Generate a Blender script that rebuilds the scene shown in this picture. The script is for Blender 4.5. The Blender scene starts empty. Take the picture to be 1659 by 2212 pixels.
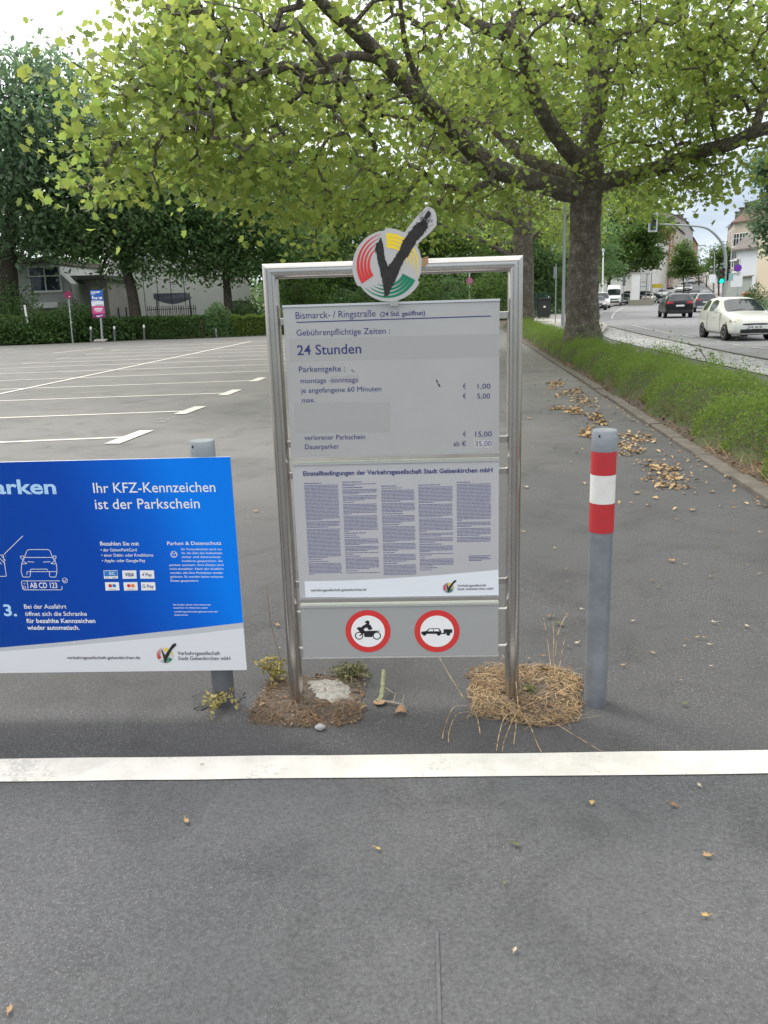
import bpy, bmesh, math, random
import numpy as np
from mathutils import Matrix, Vector
R = math.radians
random.seed(7); rng = np.random.default_rng(11)
scene = bpy.context.scene
col = scene.collection

# ------------------------------------------------------------------ camera
CAM_H = 1.6; FPX = 1790.0; PW, PH = 1659.0, 2212.0; CX, CY = PW/2, PH/2
PITCH, ROLL = R(14.4), R(1.8)
_c, _s = math.cos(PITCH), math.sin(PITCH)
FW = Vector((0, _c, -_s)); U0 = Vector((0, _s, _c)); R0 = Vector((1, 0, 0))
RT = R0*math.cos(ROLL) - U0*math.sin(ROLL); UP = U0*math.cos(ROLL) + R0*math.sin(ROLL)
cam_d = bpy.data.cameras.new('camera'); cam = bpy.data.objects.new('camera', cam_d); col.objects.link(cam)
cam_d.sensor_fit = 'HORIZONTAL'; cam_d.sensor_width = 36.0; cam_d.lens = 36.0*FPX/PW
cam_d.clip_start = 0.05; cam_d.clip_end = 2000
m = Matrix.Identity(4)
for i in range(3):
    m[i][0] = RT[i]; m[i][1] = UP[i]; m[i][2] = -FW[i]
m[2][3] = CAM_H
cam.matrix_world = m
scene.camera = cam

# ------------------------------------------------------------------ world, sun, exposure
SUN_EL, SUN_AZ = R(52), R(-48)          # azimuth measured from +Y, negative = left
world = bpy.data.worlds.new('World'); scene.world = world; world.use_nodes = True
wn = world.node_tree; wn.nodes.clear()
def wnode(t, **k):
    n = wn.nodes.new(t)
    for a, b in k.items(): setattr(n, a, b)
    return n
sky = wnode('ShaderNodeTexSky', sky_type='NISHITA', sun_disc=False, sun_elevation=SUN_EL, sun_rotation=SUN_AZ)
sky.dust_density = 2.0
tc = wnode('ShaderNodeTexCoord')
mp = wnode('ShaderNodeMapping'); mp.inputs['Scale'].default_value = (1.0, 1.0, 7.0)
n1 = wnode('ShaderNodeTexNoise'); n1.inputs['Scale'].default_value = 2.2; n1.inputs['Detail'].default_value = 7; n1.inputs['Roughness'].default_value = 0.55
r1 = wnode('ShaderNodeValToRGB'); r1.color_ramp.elements[0].position = 0.30; r1.color_ramp.elements[1].position = 0.62
r1.color_ramp.elements[0].color = (.72, .72, .72, 1); r1.color_ramp.elements[1].color = (1, 1, 1, 1)
# clouds are thicker and brighter towards the sun
sd = Vector((math.sin(SUN_AZ)*math.cos(SUN_EL), math.cos(SUN_AZ)*math.cos(SUN_EL), math.sin(SUN_EL)))
dot = wnode('ShaderNodeVectorMath', operation='DOT_PRODUCT'); dot.inputs[1].default_value = sd
mr = wnode('ShaderNodeMapRange'); mr.inputs['From Min'].default_value = 0.35; mr.inputs['From Max'].default_value = 0.9
mr.inputs['To Min'].default_value = 0.0; mr.inputs['To Max'].default_value = 1.0
cc = wnode('ShaderNodeMix', data_type='RGBA'); cc.inputs['A'].default_value = (3.1, 3.75, 4.6, 1); cc.inputs['B'].default_value = (12.5, 12.4, 12.1, 1)
sepz = wnode('ShaderNodeSeparateXYZ')
er_ = wnode('ShaderNodeMapRange'); er_.inputs['From Min'].default_value = .13; er_.inputs['From Max'].default_value = .42; er_.inputs['To Max'].default_value = .72
nz = wnode('ShaderNodeMapRange'); nz.inputs['From Min'].default_value = .38; nz.inputs['From Max'].default_value = .66; nz.inputs['To Min'].default_value = -.12; nz.inputs['To Max'].default_value = .30
mxx = wnode('ShaderNodeMath', operation='MAXIMUM'); adn = wnode('ShaderNodeMath', operation='ADD', use_clamp=True)
mx = wnode('ShaderNodeMix', data_type='RGBA')
bg = wnode('ShaderNodeBackground'); bg.inputs['Strength'].default_value = 0.1
wo = wnode('ShaderNodeOutputWorld')
L = wn.links.new
L(tc.outputs['Generated'], mp.inputs['Vector']); L(mp.outputs['Vector'], n1.inputs['Vector'])
L(n1.outputs['Fac'], r1.inputs['Fac']); L(tc.outputs['Generated'], dot.inputs[0]); L(dot.outputs['Value'], mr.inputs['Value'])
L(tc.outputs['Generated'], sepz.inputs[0]); L(sepz.outputs['Z'], er_.inputs['Value']); L(n1.outputs['Fac'], nz.inputs['Value']); L(er_.outputs['Result'], mxx.inputs[0]); L(mr.outputs['Result'], mxx.inputs[1]); L(mxx.outputs[0], adn.inputs[0]); L(nz.outputs['Result'], adn.inputs[1]); L(adn.outputs[0], cc.inputs['Factor']); L(r1.outputs['Color'], mx.inputs['Factor'])
L(sky.outputs['Color'], mx.inputs['A']); L(cc.outputs['Result'], mx.inputs['B'])
L(mx.outputs['Result'], bg.inputs['Color']); L(bg.outputs['Background'], wo.inputs['Surface'])

sun_d = bpy.data.lights.new('sun', 'SUN'); sun_d.energy = 1.1; sun_d.angle = R(18); sun_d.color = (1, .96, .9)
sun = bpy.data.objects.new('sun', sun_d); col.objects.link(sun)
sun.rotation_euler = (-sd).to_track_quat('-Z', 'Y').to_euler(); sun.location = (0, 0, 40)
vs = scene.view_settings; vs.view_transform = 'Standard'; vs.look = 'None'; vs.exposure = 0.9; vs.gamma = 1
scene.cycles.max_bounces = 6; scene.cycles.diffuse_bounces = 3; scene.cycles.glossy_bounces = 3
scene.cycles.transmission_bounces = 4; scene.cycles.transparent_max_bounces = 4
scene.cycles.use_denoising = True

# ------------------------------------------------------------------ photograph pixel (1659 x 2212) -> place
def ray(px, py): return FW + RT*((px-CX)/FPX) - UP*((py-CY)/FPX)
def AT(px, py, Y):
    r = ray(px, py); return Vector((0, 0, CAM_H)) + r*(Y/r.y)
K0 = Vector((2.92, 6.09, 0)); KD = Vector((.0877, .9961, 0)); KN = Vector((.9961, -.0877, 0))   # the kerb line of the planting bed
def sm(t): t = min(1, max(0, t)); return t*t*(3-2*t)
def zg(x, y):
    s = (x-K0.x)*KN.x + (y-K0.y)*KN.y
    z = -.2*sm((s-1)/5)
    if y > 120: t = y-120; z += .042*(t-8*(1-math.exp(-t/8)))
    return z
def G(px, py, z=None):
    r = ray(px, py)
    if z is not None:
        t = (z-CAM_H)/r.z; return Vector((r.x*t, r.y*t, z))
    t = 1.0
    for k in range(4000):
        p = r*t
        if CAM_H + p.z <= zg(p.x, p.y): break
        t *= 1.004
    lo, hi = t/1.004, t
    for k in range(30):
        md = (lo+hi)/2; p = r*md
        if CAM_H + p.z <= zg(p.x, p.y): hi = md
        else: lo = md
    return Vector((r.x*hi, r.y*hi, zg(r.x*hi, r.y*hi)))
def SP(s, y, dz=0):          # place by offset from the kerb line and y
    x = K0.x + (y-K0.y)*KD.x/KD.y + s/KN.x
    return Vector((x, y, zg(x, y)+dz))

# ------------------------------------------------------------------ materials
MATS = {}
def M(name, base=(.5,.5,.5), rough=.6, metal=0.0, var=None, bump=None, spec=None, coat=0.0, emit=None):
    """var = (scale, second colour, amount-lo, amount-hi); bump = (scale, strength)"""
    if name in MATS: return MATS[name]
    mt = bpy.data.materials.new(name); mt.use_nodes = True; nt = mt.node_tree
    b = nt.nodes['Principled BSDF']; b.inputs['Base Color'].default_value = (*base, 1)
    b.inputs['Roughness'].default_value = rough; b.inputs['Metallic'].default_value = metal
    if spec is not None: b.inputs['Specular IOR Level'].default_value = spec
    if coat: b.inputs['Coat Weight'].default_value = coat; b.inputs['Coat Roughness'].default_value = .05
    if emit: b.inputs['Emission Color'].default_value = (*emit[0], 1); b.inputs['Emission Strength'].default_value = emit[1]
    if var or bump:
        g = nt.nodes.new('ShaderNodeTexCoord')
    if var:
        n = nt.nodes.new('ShaderNodeTexNoise'); n.inputs['Scale'].default_value = var[0]; n.inputs['Detail'].default_value = 6; n.inputs['Roughness'].default_value = .65
        rp = nt.nodes.new('ShaderNodeValToRGB'); rp.color_ramp.elements[0].position = var[2]; rp.color_ramp.elements[1].position = var[3]
        rp.color_ramp.elements[0].color = (*base, 1); rp.color_ramp.elements[1].color = (*var[1], 1)
        nt.links.new(g.outputs['Object'], n.inputs['Vector']); nt.links.new(n.outputs['Fac'], rp.inputs['Fac']); nt.links.new(rp.outputs['Color'], b.inputs['Base Color'])
    if bump:
        n2 = nt.nodes.new('ShaderNodeTexNoise'); n2.inputs['Scale'].default_value = bump[0]; n2.inputs['Detail'].default_value = 5
        bp = nt.nodes.new('ShaderNodeBump'); bp.inputs['Strength'].default_value = bump[1]; bp.inputs['Distance'].default_value = .02
        nt.links.new(g.outputs['Object'], n2.inputs['Vector']); nt.links.new(n2.outputs['Fac'], bp.inputs['Height']); nt.links.new(bp.outputs['Normal'], b.inputs['Normal'])
    MATS[name] = mt; return mt

def asphalt(name, base, warm, speck, speckscale=260, bump=.35, specamt=1.0, near=None):
    mt = bpy.data.materials.new(name); mt.use_nodes = True; nt = mt.node_tree; N = nt.nodes.new; K = nt.links.new
    b = nt.nodes['Principled BSDF']; b.inputs['Roughness'].default_value = .82
    g = N('ShaderNodeNewGeometry')
    big = N('ShaderNodeTexNoise'); big.inputs['Scale'].default_value = .55; big.inputs['Detail'].default_value = 6; big.inputs['Roughness'].default_value = .6
    rb = N('ShaderNodeValToRGB'); rb.color_ramp.elements[0].position = .35; rb.color_ramp.elements[1].position = .68
    rb.color_ramp.elements[0].color = (*base, 1); rb.color_ramp.elements[1].color = (*warm, 1)
    fine = N('ShaderNodeTexNoise'); fine.inputs['Scale'].default_value = 90; fine.inputs['Detail'].default_value = 4
    rf = N('ShaderNodeMapRange'); rf.inputs['From Min'].default_value = .25; rf.inputs['From Max'].default_value = .75; rf.inputs['To Min'].default_value = .68; rf.inputs['To Max'].default_value = 1.32
    mul = N('ShaderNodeMix'); mul.data_type = 'RGBA'; mul.blend_type = 'MULTIPLY'; mul.inputs['Factor'].default_value = 1
    vo = N('ShaderNodeTexVoronoi'); vo.inputs['Scale'].default_value = speckscale
    # stones: a random shade per cell, the lightest ones become pale chips
    rs = N('ShaderNodeValToRGB'); rs.color_ramp.elements[0].position = .72; rs.color_ramp.elements[1].position = .95
    rs.color_ramp.elements[0].color = (0,0,0,1); rs.color_ramp.elements[1].color = (1,1,1,1)
    sep = N('ShaderNodeSeparateColor')
    dd = N('ShaderNodeMapRange'); dd.inputs['From Min'].default_value = .55; dd.inputs['From Max'].default_value = .25; dd.inputs['To Min'].default_value = 0; dd.inputs['To Max'].default_value = specamt
    mm = N('ShaderNodeMath'); mm.operation = 'MULTIPLY'
    msk = N('ShaderNodeTexNoise'); msk.inputs['Scale'].default_value = 1.3; msk.inputs['Detail'].default_value = 3
    rm = N('ShaderNodeMapRange'); rm.inputs['From Min'].default_value = .38; rm.inputs['From Max'].default_value = .62; rm.inputs['To Min'].default_value = .25; rm.inputs['To Max'].default_value = 1
    mm2 = N('ShaderNodeMath'); mm2.operation = 'MULTIPLY'
    mx2 = N('ShaderNodeMix'); mx2.data_type = 'RGBA'; mx2.inputs['B'].default_value = (*speck, 1)
    bp = N('ShaderNodeBump'); bp.inputs['Strength'].default_value = bump; bp.inputs['Distance'].default_value = .004
    for n in (big, fine, vo, msk): K(g.outputs['Position'], n.inputs['Vector'])
    K(big.outputs['Fac'], rb.inputs['Fac']); K(fine.outputs['Fac'], rf.inputs['Value'])
    src = rb.outputs['Color']
    if near:                                   # base colour gets darker towards the entry and the kerb, with an uneven boundary
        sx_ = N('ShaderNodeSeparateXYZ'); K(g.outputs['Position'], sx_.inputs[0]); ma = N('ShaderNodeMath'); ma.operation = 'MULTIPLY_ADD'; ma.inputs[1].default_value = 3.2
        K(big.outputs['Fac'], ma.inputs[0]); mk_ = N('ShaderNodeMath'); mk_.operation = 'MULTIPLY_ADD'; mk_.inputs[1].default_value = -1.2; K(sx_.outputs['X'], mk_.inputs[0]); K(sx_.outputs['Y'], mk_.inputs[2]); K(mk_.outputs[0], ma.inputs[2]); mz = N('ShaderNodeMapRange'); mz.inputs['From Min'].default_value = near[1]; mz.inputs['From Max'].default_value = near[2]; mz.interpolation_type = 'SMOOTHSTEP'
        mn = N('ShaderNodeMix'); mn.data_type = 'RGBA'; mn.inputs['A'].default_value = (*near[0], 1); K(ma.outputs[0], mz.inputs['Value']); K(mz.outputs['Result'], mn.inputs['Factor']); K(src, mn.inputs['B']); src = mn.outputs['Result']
    K(src, mul.inputs['A']); K(rf.outputs['Result'], mul.inputs['B'])
    K(vo.outputs['Color'], sep.inputs['Color']); K(sep.outputs['Red'], rs.inputs['Fac']); K(vo.outputs['Distance'], dd.inputs['Value'])
    K(rs.outputs['Color'], mm.inputs[0]); K(dd.outputs['Result'], mm.inputs[1]); K(msk.outputs['Fac'], rm.inputs['Value'])
    K(mm.outputs[0], mm2.inputs[0]); K(rm.outputs['Result'], mm2.inputs[1])
    stn = N('ShaderNodeTexNoise'); stn.inputs['Scale'].default_value = 1.7; stn.inputs['Detail'].default_value = 8; stn.inputs['Roughness'].default_value = .7; stn.inputs['Distortion'].default_value = .6
    rst = N('ShaderNodeMapRange'); rst.inputs['From Min'].default_value = .33; rst.inputs['From Max'].default_value = .50; rst.inputs['To Min'].default_value = .70; rst.inputs['To Max'].default_value = 1.0
    mst = N('ShaderNodeMix'); mst.data_type = 'RGBA'; mst.blend_type = 'MULTIPLY'; mst.inputs['Factor'].default_value = 1
    K(g.outputs['Position'], stn.inputs['Vector']); K(stn.outputs['Fac'], rst.inputs['Value']); K(mul.outputs['Result'], mst.inputs['A']); K(rst.outputs['Result'], mst.inputs['B'])
    K(mm2.outputs[0], mx2.inputs['Factor']); K(mst.outputs['Result'], mx2.inputs['A']); K(mx2.outputs['Result'], b.inputs['Base Color'])
    K(vo.outputs['Distance'], bp.inputs['Height']); K(bp.outputs['Normal'], b.inputs['Normal'])
    return mt

def leafmat(name, c1, c2, tr, trf=.45, rough=.55):
    """two-sided leaf: a hue per leaf between c1 and c2, part of the light passes through"""
    mt = bpy.data.materials.new(name); mt.use_nodes = True; nt = mt.node_tree; N = nt.nodes.new; K = nt.links.new
    b = nt.nodes['Principled BSDF']; b.inputs['Roughness'].default_value = rough; b.inputs['Specular IOR Level'].default_value = .3
    o = nt.nodes['Material Output']; g = N('ShaderNodeNewGeometry')
    rp = N('ShaderNodeValToRGB'); rp.color_ramp.elements[0].color = (*c1, 1); rp.color_ramp.elements[1].color = (*c2, 1)
    t = N('ShaderNodeBsdfTranslucent'); ms = N('ShaderNodeMixShader'); ms.inputs['Fac'].default_value = trf
    mu = N('ShaderNodeMix'); mu.data_type = 'RGBA'; mu.inputs['A'].default_value = (*tr, 1); mu.inputs['B'].default_value = (tr[0]*.55, tr[1]*.75, tr[2]*.8, 1)
    K(g.outputs['Random Per Island'], rp.inputs['Fac']); K(rp.outputs['Color'], b.inputs['Base Color'])
    K(g.outputs['Random Per Island'], mu.inputs['Factor']); K(mu.outputs['Result'], t.inputs['Color'])
    K(b.outputs['BSDF'], ms.inputs[1]); K(t.outputs['BSDF'], ms.inputs[2]); K(ms.outputs['Shader'], o.inputs['Surface'])
    return mt

# ------------------------------------------------------------------ objects
def tag(o, label=None, cat=None, group=None, kind=None):
    if label: o['label'] = label
    if cat: o['category'] = cat
    if group: o['group'] = group
    if kind: o['kind'] = kind
    return o
def empty(name, loc, label, cat, group=None, rz=0.0):
    o = bpy.data.objects.new(name, None); col.objects.link(o); o.location = loc; o.rotation_euler = (0, 0, rz)
    o.empty_display_size = .2
    return tag(o, label, cat, group)
def chain(o):
    mt = Matrix.Identity(4)
    while o is not None:
        mt = o.matrix_basis @ mt; o = o.parent
    return mt
def link_mesh(name, me, mats, parent=None, world=False, smooth=False):
    if not isinstance(mats, (list, tuple)): mats = [mats]
    for x in mats: me.materials.append(x)
    if smooth:
        me.polygons.foreach_set('use_smooth', [True]*len(me.polygons))
    if world and parent is not None: me.transform(chain(parent).inverted())
    o = bpy.data.objects.new(name, me); col.objects.link(o)
    if parent is not None: o.parent = parent
    return o
def copy_tree(o, parent=None):
    c = o.copy(); col.objects.link(c)
    if parent is not None: c.parent = parent
    for ch in list(o.children): copy_tree(ch, c)
    return c

class MB:
    def __init__(s): s.v = []; s.f = []; s.m = []; s.mi = 0
    def add(s, vs, fs):
        n = len(s.v); s.v += [tuple(v) for v in vs]; s.f += [tuple(i+n for i in f) for f in fs]; s.m += [s.mi]*len(fs)
    def box(s, c, d, rz=0.0, mtx=None):
        x, y, z = d[0]/2, d[1]/2, d[2]/2
        vs = [Vector((a*x, b*y, e*z)) for e in (-1,1) for b in (-1,1) for a in (-1,1)]
        if rz: mt = Matrix.Rotation(rz, 3, 'Z'); vs = [mt @ v for v in vs]
        if mtx is not None: vs = [mtx @ v for v in vs]
        s.add([v + Vector(c) for v in vs], [(0,2,3,1),(4,5,7,6),(0,1,5,4),(2,6,7,3),(0,4,6,2),(1,3,7,5)])
    def prism(s, pts, depth):              # pts: list of Vector, front outline; extruded by the vector depth
        n = len(pts); d = Vector(depth)
        s.add(list(pts) + [p+d for p in pts], [tuple(range(n)), tuple(reversed(range(n, 2*n)))] + [(i, n+i, n+(i+1)%n, (i+1)%n) for i in range(n)])
    def poly(s, pts): s.add(pts, [tuple(range(len(pts)))])
    def tube(s, pts, rad, n=8, cap=True, jit=0.0):
        pts = [Vector(p) for p in pts]
        if not isinstance(rad, (list, tuple)): rad = [rad]*len(pts)
        vs = []; ref = None
        for i, p in enumerate(pts):
            t = (pts[min(i+1, len(pts)-1)] - pts[max(i-1, 0)])
            t = t.normalized() if t.length > 1e-9 else Vector((0,0,1))
            if ref is None: ref = Vector((1,0,0)) if abs(t.x) < .8 else Vector((0,1,0))
            a = (ref - t*ref.dot(t)).normalized(); b = t.cross(a); ref = a
            for k in range(n):
                an = 2*math.pi*k/n; rr = rad[i]*(1+random.uniform(-jit, jit))
                vs.append(p + (a*math.cos(an) + b*math.sin(an))*rr)
        fs = [(i*n+k, i*n+(k+1)%n, (i+1)*n+(k+1)%n, (i+1)*n+k) for i in range(len(pts)-1) for k in range(n)]
        if cap: fs += [tuple(reversed(range(n))), tuple(range((len(pts)-1)*n, len(pts)*n))]
        s.add(vs, fs)
    def lathe(s, prof, c=(0,0,0), n=24, axis='Z'):
        vs = []
        for r_, h in prof:
            for k in range(n):
                an = 2*math.pi*k/n; a, b = r_*math.cos(an), r_*math.sin(an)
                v = (a, b, h) if axis == 'Z' else ((a, h, b) if axis == 'Y' else (h, a, b))
                vs.append(Vector(v)+Vector(c))
        fs = [(i*n+k, i*n+(k+1)%n, (i+1)*n+(k+1)%n, (i+1)*n+k) for i in range(len(prof)-1) for k in range(n)]
        fs += [tuple(reversed(range(n))), tuple(range((len(prof)-1)*n, len(prof)*n))]
        s.add(vs, fs)
    def mesh(s, name):
        me = bpy.data.meshes.new(name); me.from_pydata(s.v, [], s.f)
        if any(s.m): me.polygons.foreach_set('material_index', s.m)
        me.update(); return me
    def build(s, name, mats, parent=None, world=False, smooth=False, recalc=True, bevel=0):
        me = s.mesh(name)
        if recalc or bevel:
            bm = bmesh.new(); bm.from_mesh(me)
            if recalc: bmesh.ops.recalc_face_normals(bm, faces=bm.faces)
            if bevel: bmesh.ops.bevel(bm, geom=list(bm.edges), offset=bevel, segments=2, affect='EDGES', profile=.5)
            bm.to_mesh(me); bm.free()
        o = link_mesh(name, me, mats, parent, world, False)
        if smooth:
            me.polygons.foreach_set('use_smooth', [True]*len(me.polygons))
            try: me.set_sharp_from_angle(angle=R(40))
            except Exception: pass
        return o
def np_mesh(name, V, k):
    """V: (n, k, 3) array, n separate k-sided faces"""
    n = len(V); me = bpy.data.meshes.new(name)
    me.vertices.add(n*k); me.loops.add(n*k); me.polygons.add(n)
    me.vertices.foreach_set('co', np.ascontiguousarray(V, dtype=np.float32).ravel())
    me.loops.foreach_set('vertex_index', np.arange(n*k, dtype=np.int32))
    me.polygons.foreach_set('loop_start', np.arange(0, n*k, k, dtype=np.int32))
    me.update(calc_edges=True); return me
def strip(name, A, B, mt, off=0.0, across=3, step=2.0, **kw):
    """a sheet between two polylines (same number of points), following the ground"""
    mb = MB(); rows = []
    for i in range(len(A)-1):
        n = max(1, int(max((A[i+1]-A[i]).length, (B[i+1]-B[i]).length)/step))
        for j in range(n): t = j/n; rows.append((A[i].lerp(A[i+1], t), B[i].lerp(B[i+1], t)))
    rows.append((A[-1], B[-1])); vs = []
    for a, b in rows:
        for j in range(across+1):
            p = a.lerp(b, j/across); vs.append((p.x, p.y, zg(p.x, p.y)+off))
    w = across+1
    mb.add(vs, [(i*w+j, i*w+j+1, (i+1)*w+j+1, (i+1)*w+j) for i in range(len(rows)-1) for j in range(across)])
    o = mb.build(name, mt); tag(o, kind='structure')
    return o
def fix_up(o):
    me = o.data
    if sum(p.normal.z*p.area for p in me.polygons) < 0: me.flip_normals()
    return o
def smoothpath(pts, n=6):
    """Catmull-Rom through the points"""
    P = [Vector(p) for p in pts]; out = []
    for i in range(len(P)-1):
        a = P[max(i-1,0)]; b = P[i]; c = P[i+1]; d = P[min(i+2, len(P)-1)]
        for j in range(n):
            t = j/n
            out.append(.5*((2*b)+(c-a)*t+(2*a-5*b+4*c-d)*t*t+(3*b-a-3*c+d)*t**3))
    out.append(P[-1]); return out
_tc = {}
def text_mesh(s, bold=0.0):
    """outline of a string, cap height 1, starting at x = 0 on baseline 0: vertices and faces"""
    if (s, bold) in _tc: return _tc[(s, bold)]
    cu = bpy.data.curves.new('text', 'FONT'); cu.body = s; cu.size = 1; cu.resolution_u = 3; cu.offset = bold
    o = bpy.data.objects.new('text', cu); col.objects.link(o); bpy.context.view_layer.update()
    me = bpy.data.meshes.new_from_object(o.evaluated_get(bpy.context.evaluated_depsgraph_get()))
    vs = [v.co.copy() for v in me.vertices]; fs = [tuple(p.vertices) for p in me.polygons]
    bpy.data.objects.remove(o); bpy.data.curves.remove(cu); bpy.data.meshes.remove(me)
    _tc[(s, bold)] = (vs, fs); return vs, fs
_cap = max(v.y for v in text_mesh('H')[0])
# ================================================================== SETTING
white_paint_warm = None
earth = M('earth', (.06,.065,.03), .95, var=(.8,(.05,.08,.025),.4,.65), bump=(30,.4))
soil = M('soil', (.06,.046,.035), .95, var=(38,(.20,.155,.115),.36,.70), bump=(140,1.0))
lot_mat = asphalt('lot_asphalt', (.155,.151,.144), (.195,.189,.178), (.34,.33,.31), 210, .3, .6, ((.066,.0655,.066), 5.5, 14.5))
drive_mat = asphalt('driveway_asphalt', (.066,.068,.070), (.110,.111,.112), (.28,.28,.28), 200, .5, .6)
road_mat = asphalt('road_asphalt', (.19,.19,.195), (.23,.23,.235), (.3,.3,.3), 120, .2, .4)
path_mat = asphalt('path_asphalt', (.085,.085,.088), (.12,.12,.12), (.25,.25,.25), 150, .3, .6)
white_paint = M('white_paint', (.70,.675,.61), .7, var=(7,(.54,.515,.46),.40,.78), bump=(220,.25))
paint_worn = M('worn_white_paint', (.52,.52,.50), .75, var=(3,(.27,.27,.27),.42,.66), bump=(220,.25))
nt = white_paint.node_tree; pb = nt.nodes['Principled BSDF']; src = pb.inputs['Base Color'].links[0].from_socket      # paint worn through to the stones in places
N = nt.nodes.new; K = nt.links.new; gg = N('ShaderNodeNewGeometry'); n1_ = N('ShaderNodeTexNoise'); n1_.inputs['Scale'].default_value = 75; n1_.inputs['Detail'].default_value = 4; n2_ = N('ShaderNodeTexNoise'); n2_.inputs['Scale'].default_value = 3.2; n2_.inputs['Detail'].default_value = 5
ad_ = N('ShaderNodeMath'); ad_.operation = 'MULTIPLY_ADD'; ad_.inputs[1].default_value = .75; rw = N('ShaderNodeMapRange'); rw.inputs['From Min'].default_value = .99; rw.inputs['From Max'].default_value = 1.16; rw.inputs['To Max'].default_value = .38
mw = N('ShaderNodeMix'); mw.data_type = 'RGBA'; mw.inputs['B'].default_value = (.13,.13,.13,1)
K(gg.outputs['Position'], n1_.inputs['Vector']); K(gg.outputs['Position'], n2_.inputs['Vector']); K(n1_.outputs['Fac'], ad_.inputs[0]); K(n2_.outputs['Fac'], ad_.inputs[2]); K(ad_.outputs[0], rw.inputs['Value']); K(rw.outputs['Result'], mw.inputs['Factor']); K(src, mw.inputs['A']); K(mw.outputs['Result'], pb.inputs['Base Color'])
concrete = M('pale_concrete', (.42,.40,.37), .9, var=(3,(.33,.31,.28),.35,.7), bump=(80,.3))
kerb_mat = M('kerb_concrete', (.155,.137,.113), .9, var=(5,(.095,.082,.066),.35,.7), bump=(70,.5))

# ground: one sheet to the horizon, just under every paved surface
mb = MB(); xs = [-900,-400,-200,-120,-80,-60] + list(range(-50,81,3)) + [90,110,140,200,400,900]
ys = [-300,-100,-40,-20] + list(range(-10,131,4)) + [136,142,150,165,180,200,230,270,330,450,700,1000]
mb.add([(x, y, zg(x,y)-.06 if y < 320 else zg(0,320)-.06) for y in ys for x in xs],
       [(j*len(xs)+i, j*len(xs)+i+1, (j+1)*len(xs)+i+1, (j+1)*len(xs)+i) for j in range(len(ys)-1) for i in range(len(xs)-1)])
tag(mb.build('ground', earth, smooth=True), kind='structure')

def flat(name, pts, mt, z):
    mb = MB(); mb.poly([(p[0], p[1], z) for p in pts]); o = mb.build(name, mt); fix_up(o); return tag(o, kind='structure')
DR = 2.66                                                     # where the driveway's newer asphalt ends (under the white line)
def kx(y): return K0.x + (y-K0.y)*KD.x/KD.y
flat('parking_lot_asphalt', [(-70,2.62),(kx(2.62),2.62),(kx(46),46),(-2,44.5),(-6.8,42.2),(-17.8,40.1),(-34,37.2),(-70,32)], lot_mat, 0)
flat('driveway_asphalt', [(-70,-12),(12,-12),(12,1.9),(6.5,2.5),(1.6,2.56),(-1.6,2.68),(-70,4.2)], drive_mat, .004)
# the asphalt round the sign is dark like the driveway and fades out in an uneven edge
mb = MB(); n = 60
ring = []
for k in range(n):
    a = 2*math.pi*k/n; rr = 1+.12*math.sin(3*a+1)+.08*math.sin(7*a)+random.uniform(-.03,.03)
    ring.append((.1+2.6*rr*math.cos(a), 3.1+.62*rr*math.sin(a), .003))
# white line across the driveway entry
def L2(a, b, w, z, name='road_marking', mt=None, ragged=.004, taper=0):
    a, b = Vector((a[0],a[1],0)), Vector((b[0],b[1],0)); d = (b-a); n = Vector((-d.y, d.x, 0)).normalized()*w/2
    k = max(2, int(d.length/.22)); up_, lo_ = [], []
    for i in range(k+1):
        p = a + d*(i/k); up_.append(p+n*(1+random.uniform(-1,1)*ragged/w)); lo_.append(p-n*(1+random.uniform(-1,1)*ragged/w))
    mb = MB()
    mb.add([(p.x,p.y,zg(p.x,p.y)+z) for p in up_+lo_], [(i, i+1, k+2+i, k+1+i) for i in range(k)])
    o = mb.build(name, mt or white_paint); fix_up(o); return tag(o, kind='structure')
a0, a1 = G(0,1645,0), G(0,1690,0); b0, b1 = G(1659,1625,0), G(1659,1675,0)
lft, rgt = (a0+a1)/2, (b0+b1)/2; dd_ = rgt-lft
L2(lft-dd_*1.2, rgt+dd_*.9, .148, .008, 'white_entry_line', ragged=.005)
# seams sawn across the near asphalt
seam = M('seam_filler', (.115,.118,.124), .7, var=(25,(.085,.087,.09),.4,.65), bump=(90,.4))
L2(G(944,2016,0), G(936,2215,0)+Vector((0,-.3,0)), .010, .008, 'asphalt_seam', seam, .003)

# bay lines of the lot: long cross lines with a bar at the end, and one line along the row
def dz(zx, zy): return zx/2.880, zy/2.880+518.4              # from the enlarged view of the lot
bays = [((0,1260),(775,1228)), ((0,1108),(1160,1065)), ((0,1002),(1410,953)), ((0,930),(1575,875))]
for p, q in bays:
    a, b = G(*dz(*p),0), G(*dz(*q),0); d = (b-a).normalized()
    L2(a-d*14, b, .10, .005, 'bay_line')
bars = [((683,1273),(925,1186)), ((1375,970),(1488,931)), ((1105,1088),(1262,1036)), ((1562,884),(1645,856))]
for p, q in bars: L2(G(*dz(p[0]+12,p[1]-2),0), G(*dz(q[0]-12,q[1]+2),0), .20, .0095, 'bay_end_bar')
a, b = G(*dz(-2,960),0), G(*dz(1560,633),0); d = (b-a).normalized()
L2(a-d*9, b, .12, .0095, 'bay_line')
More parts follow.
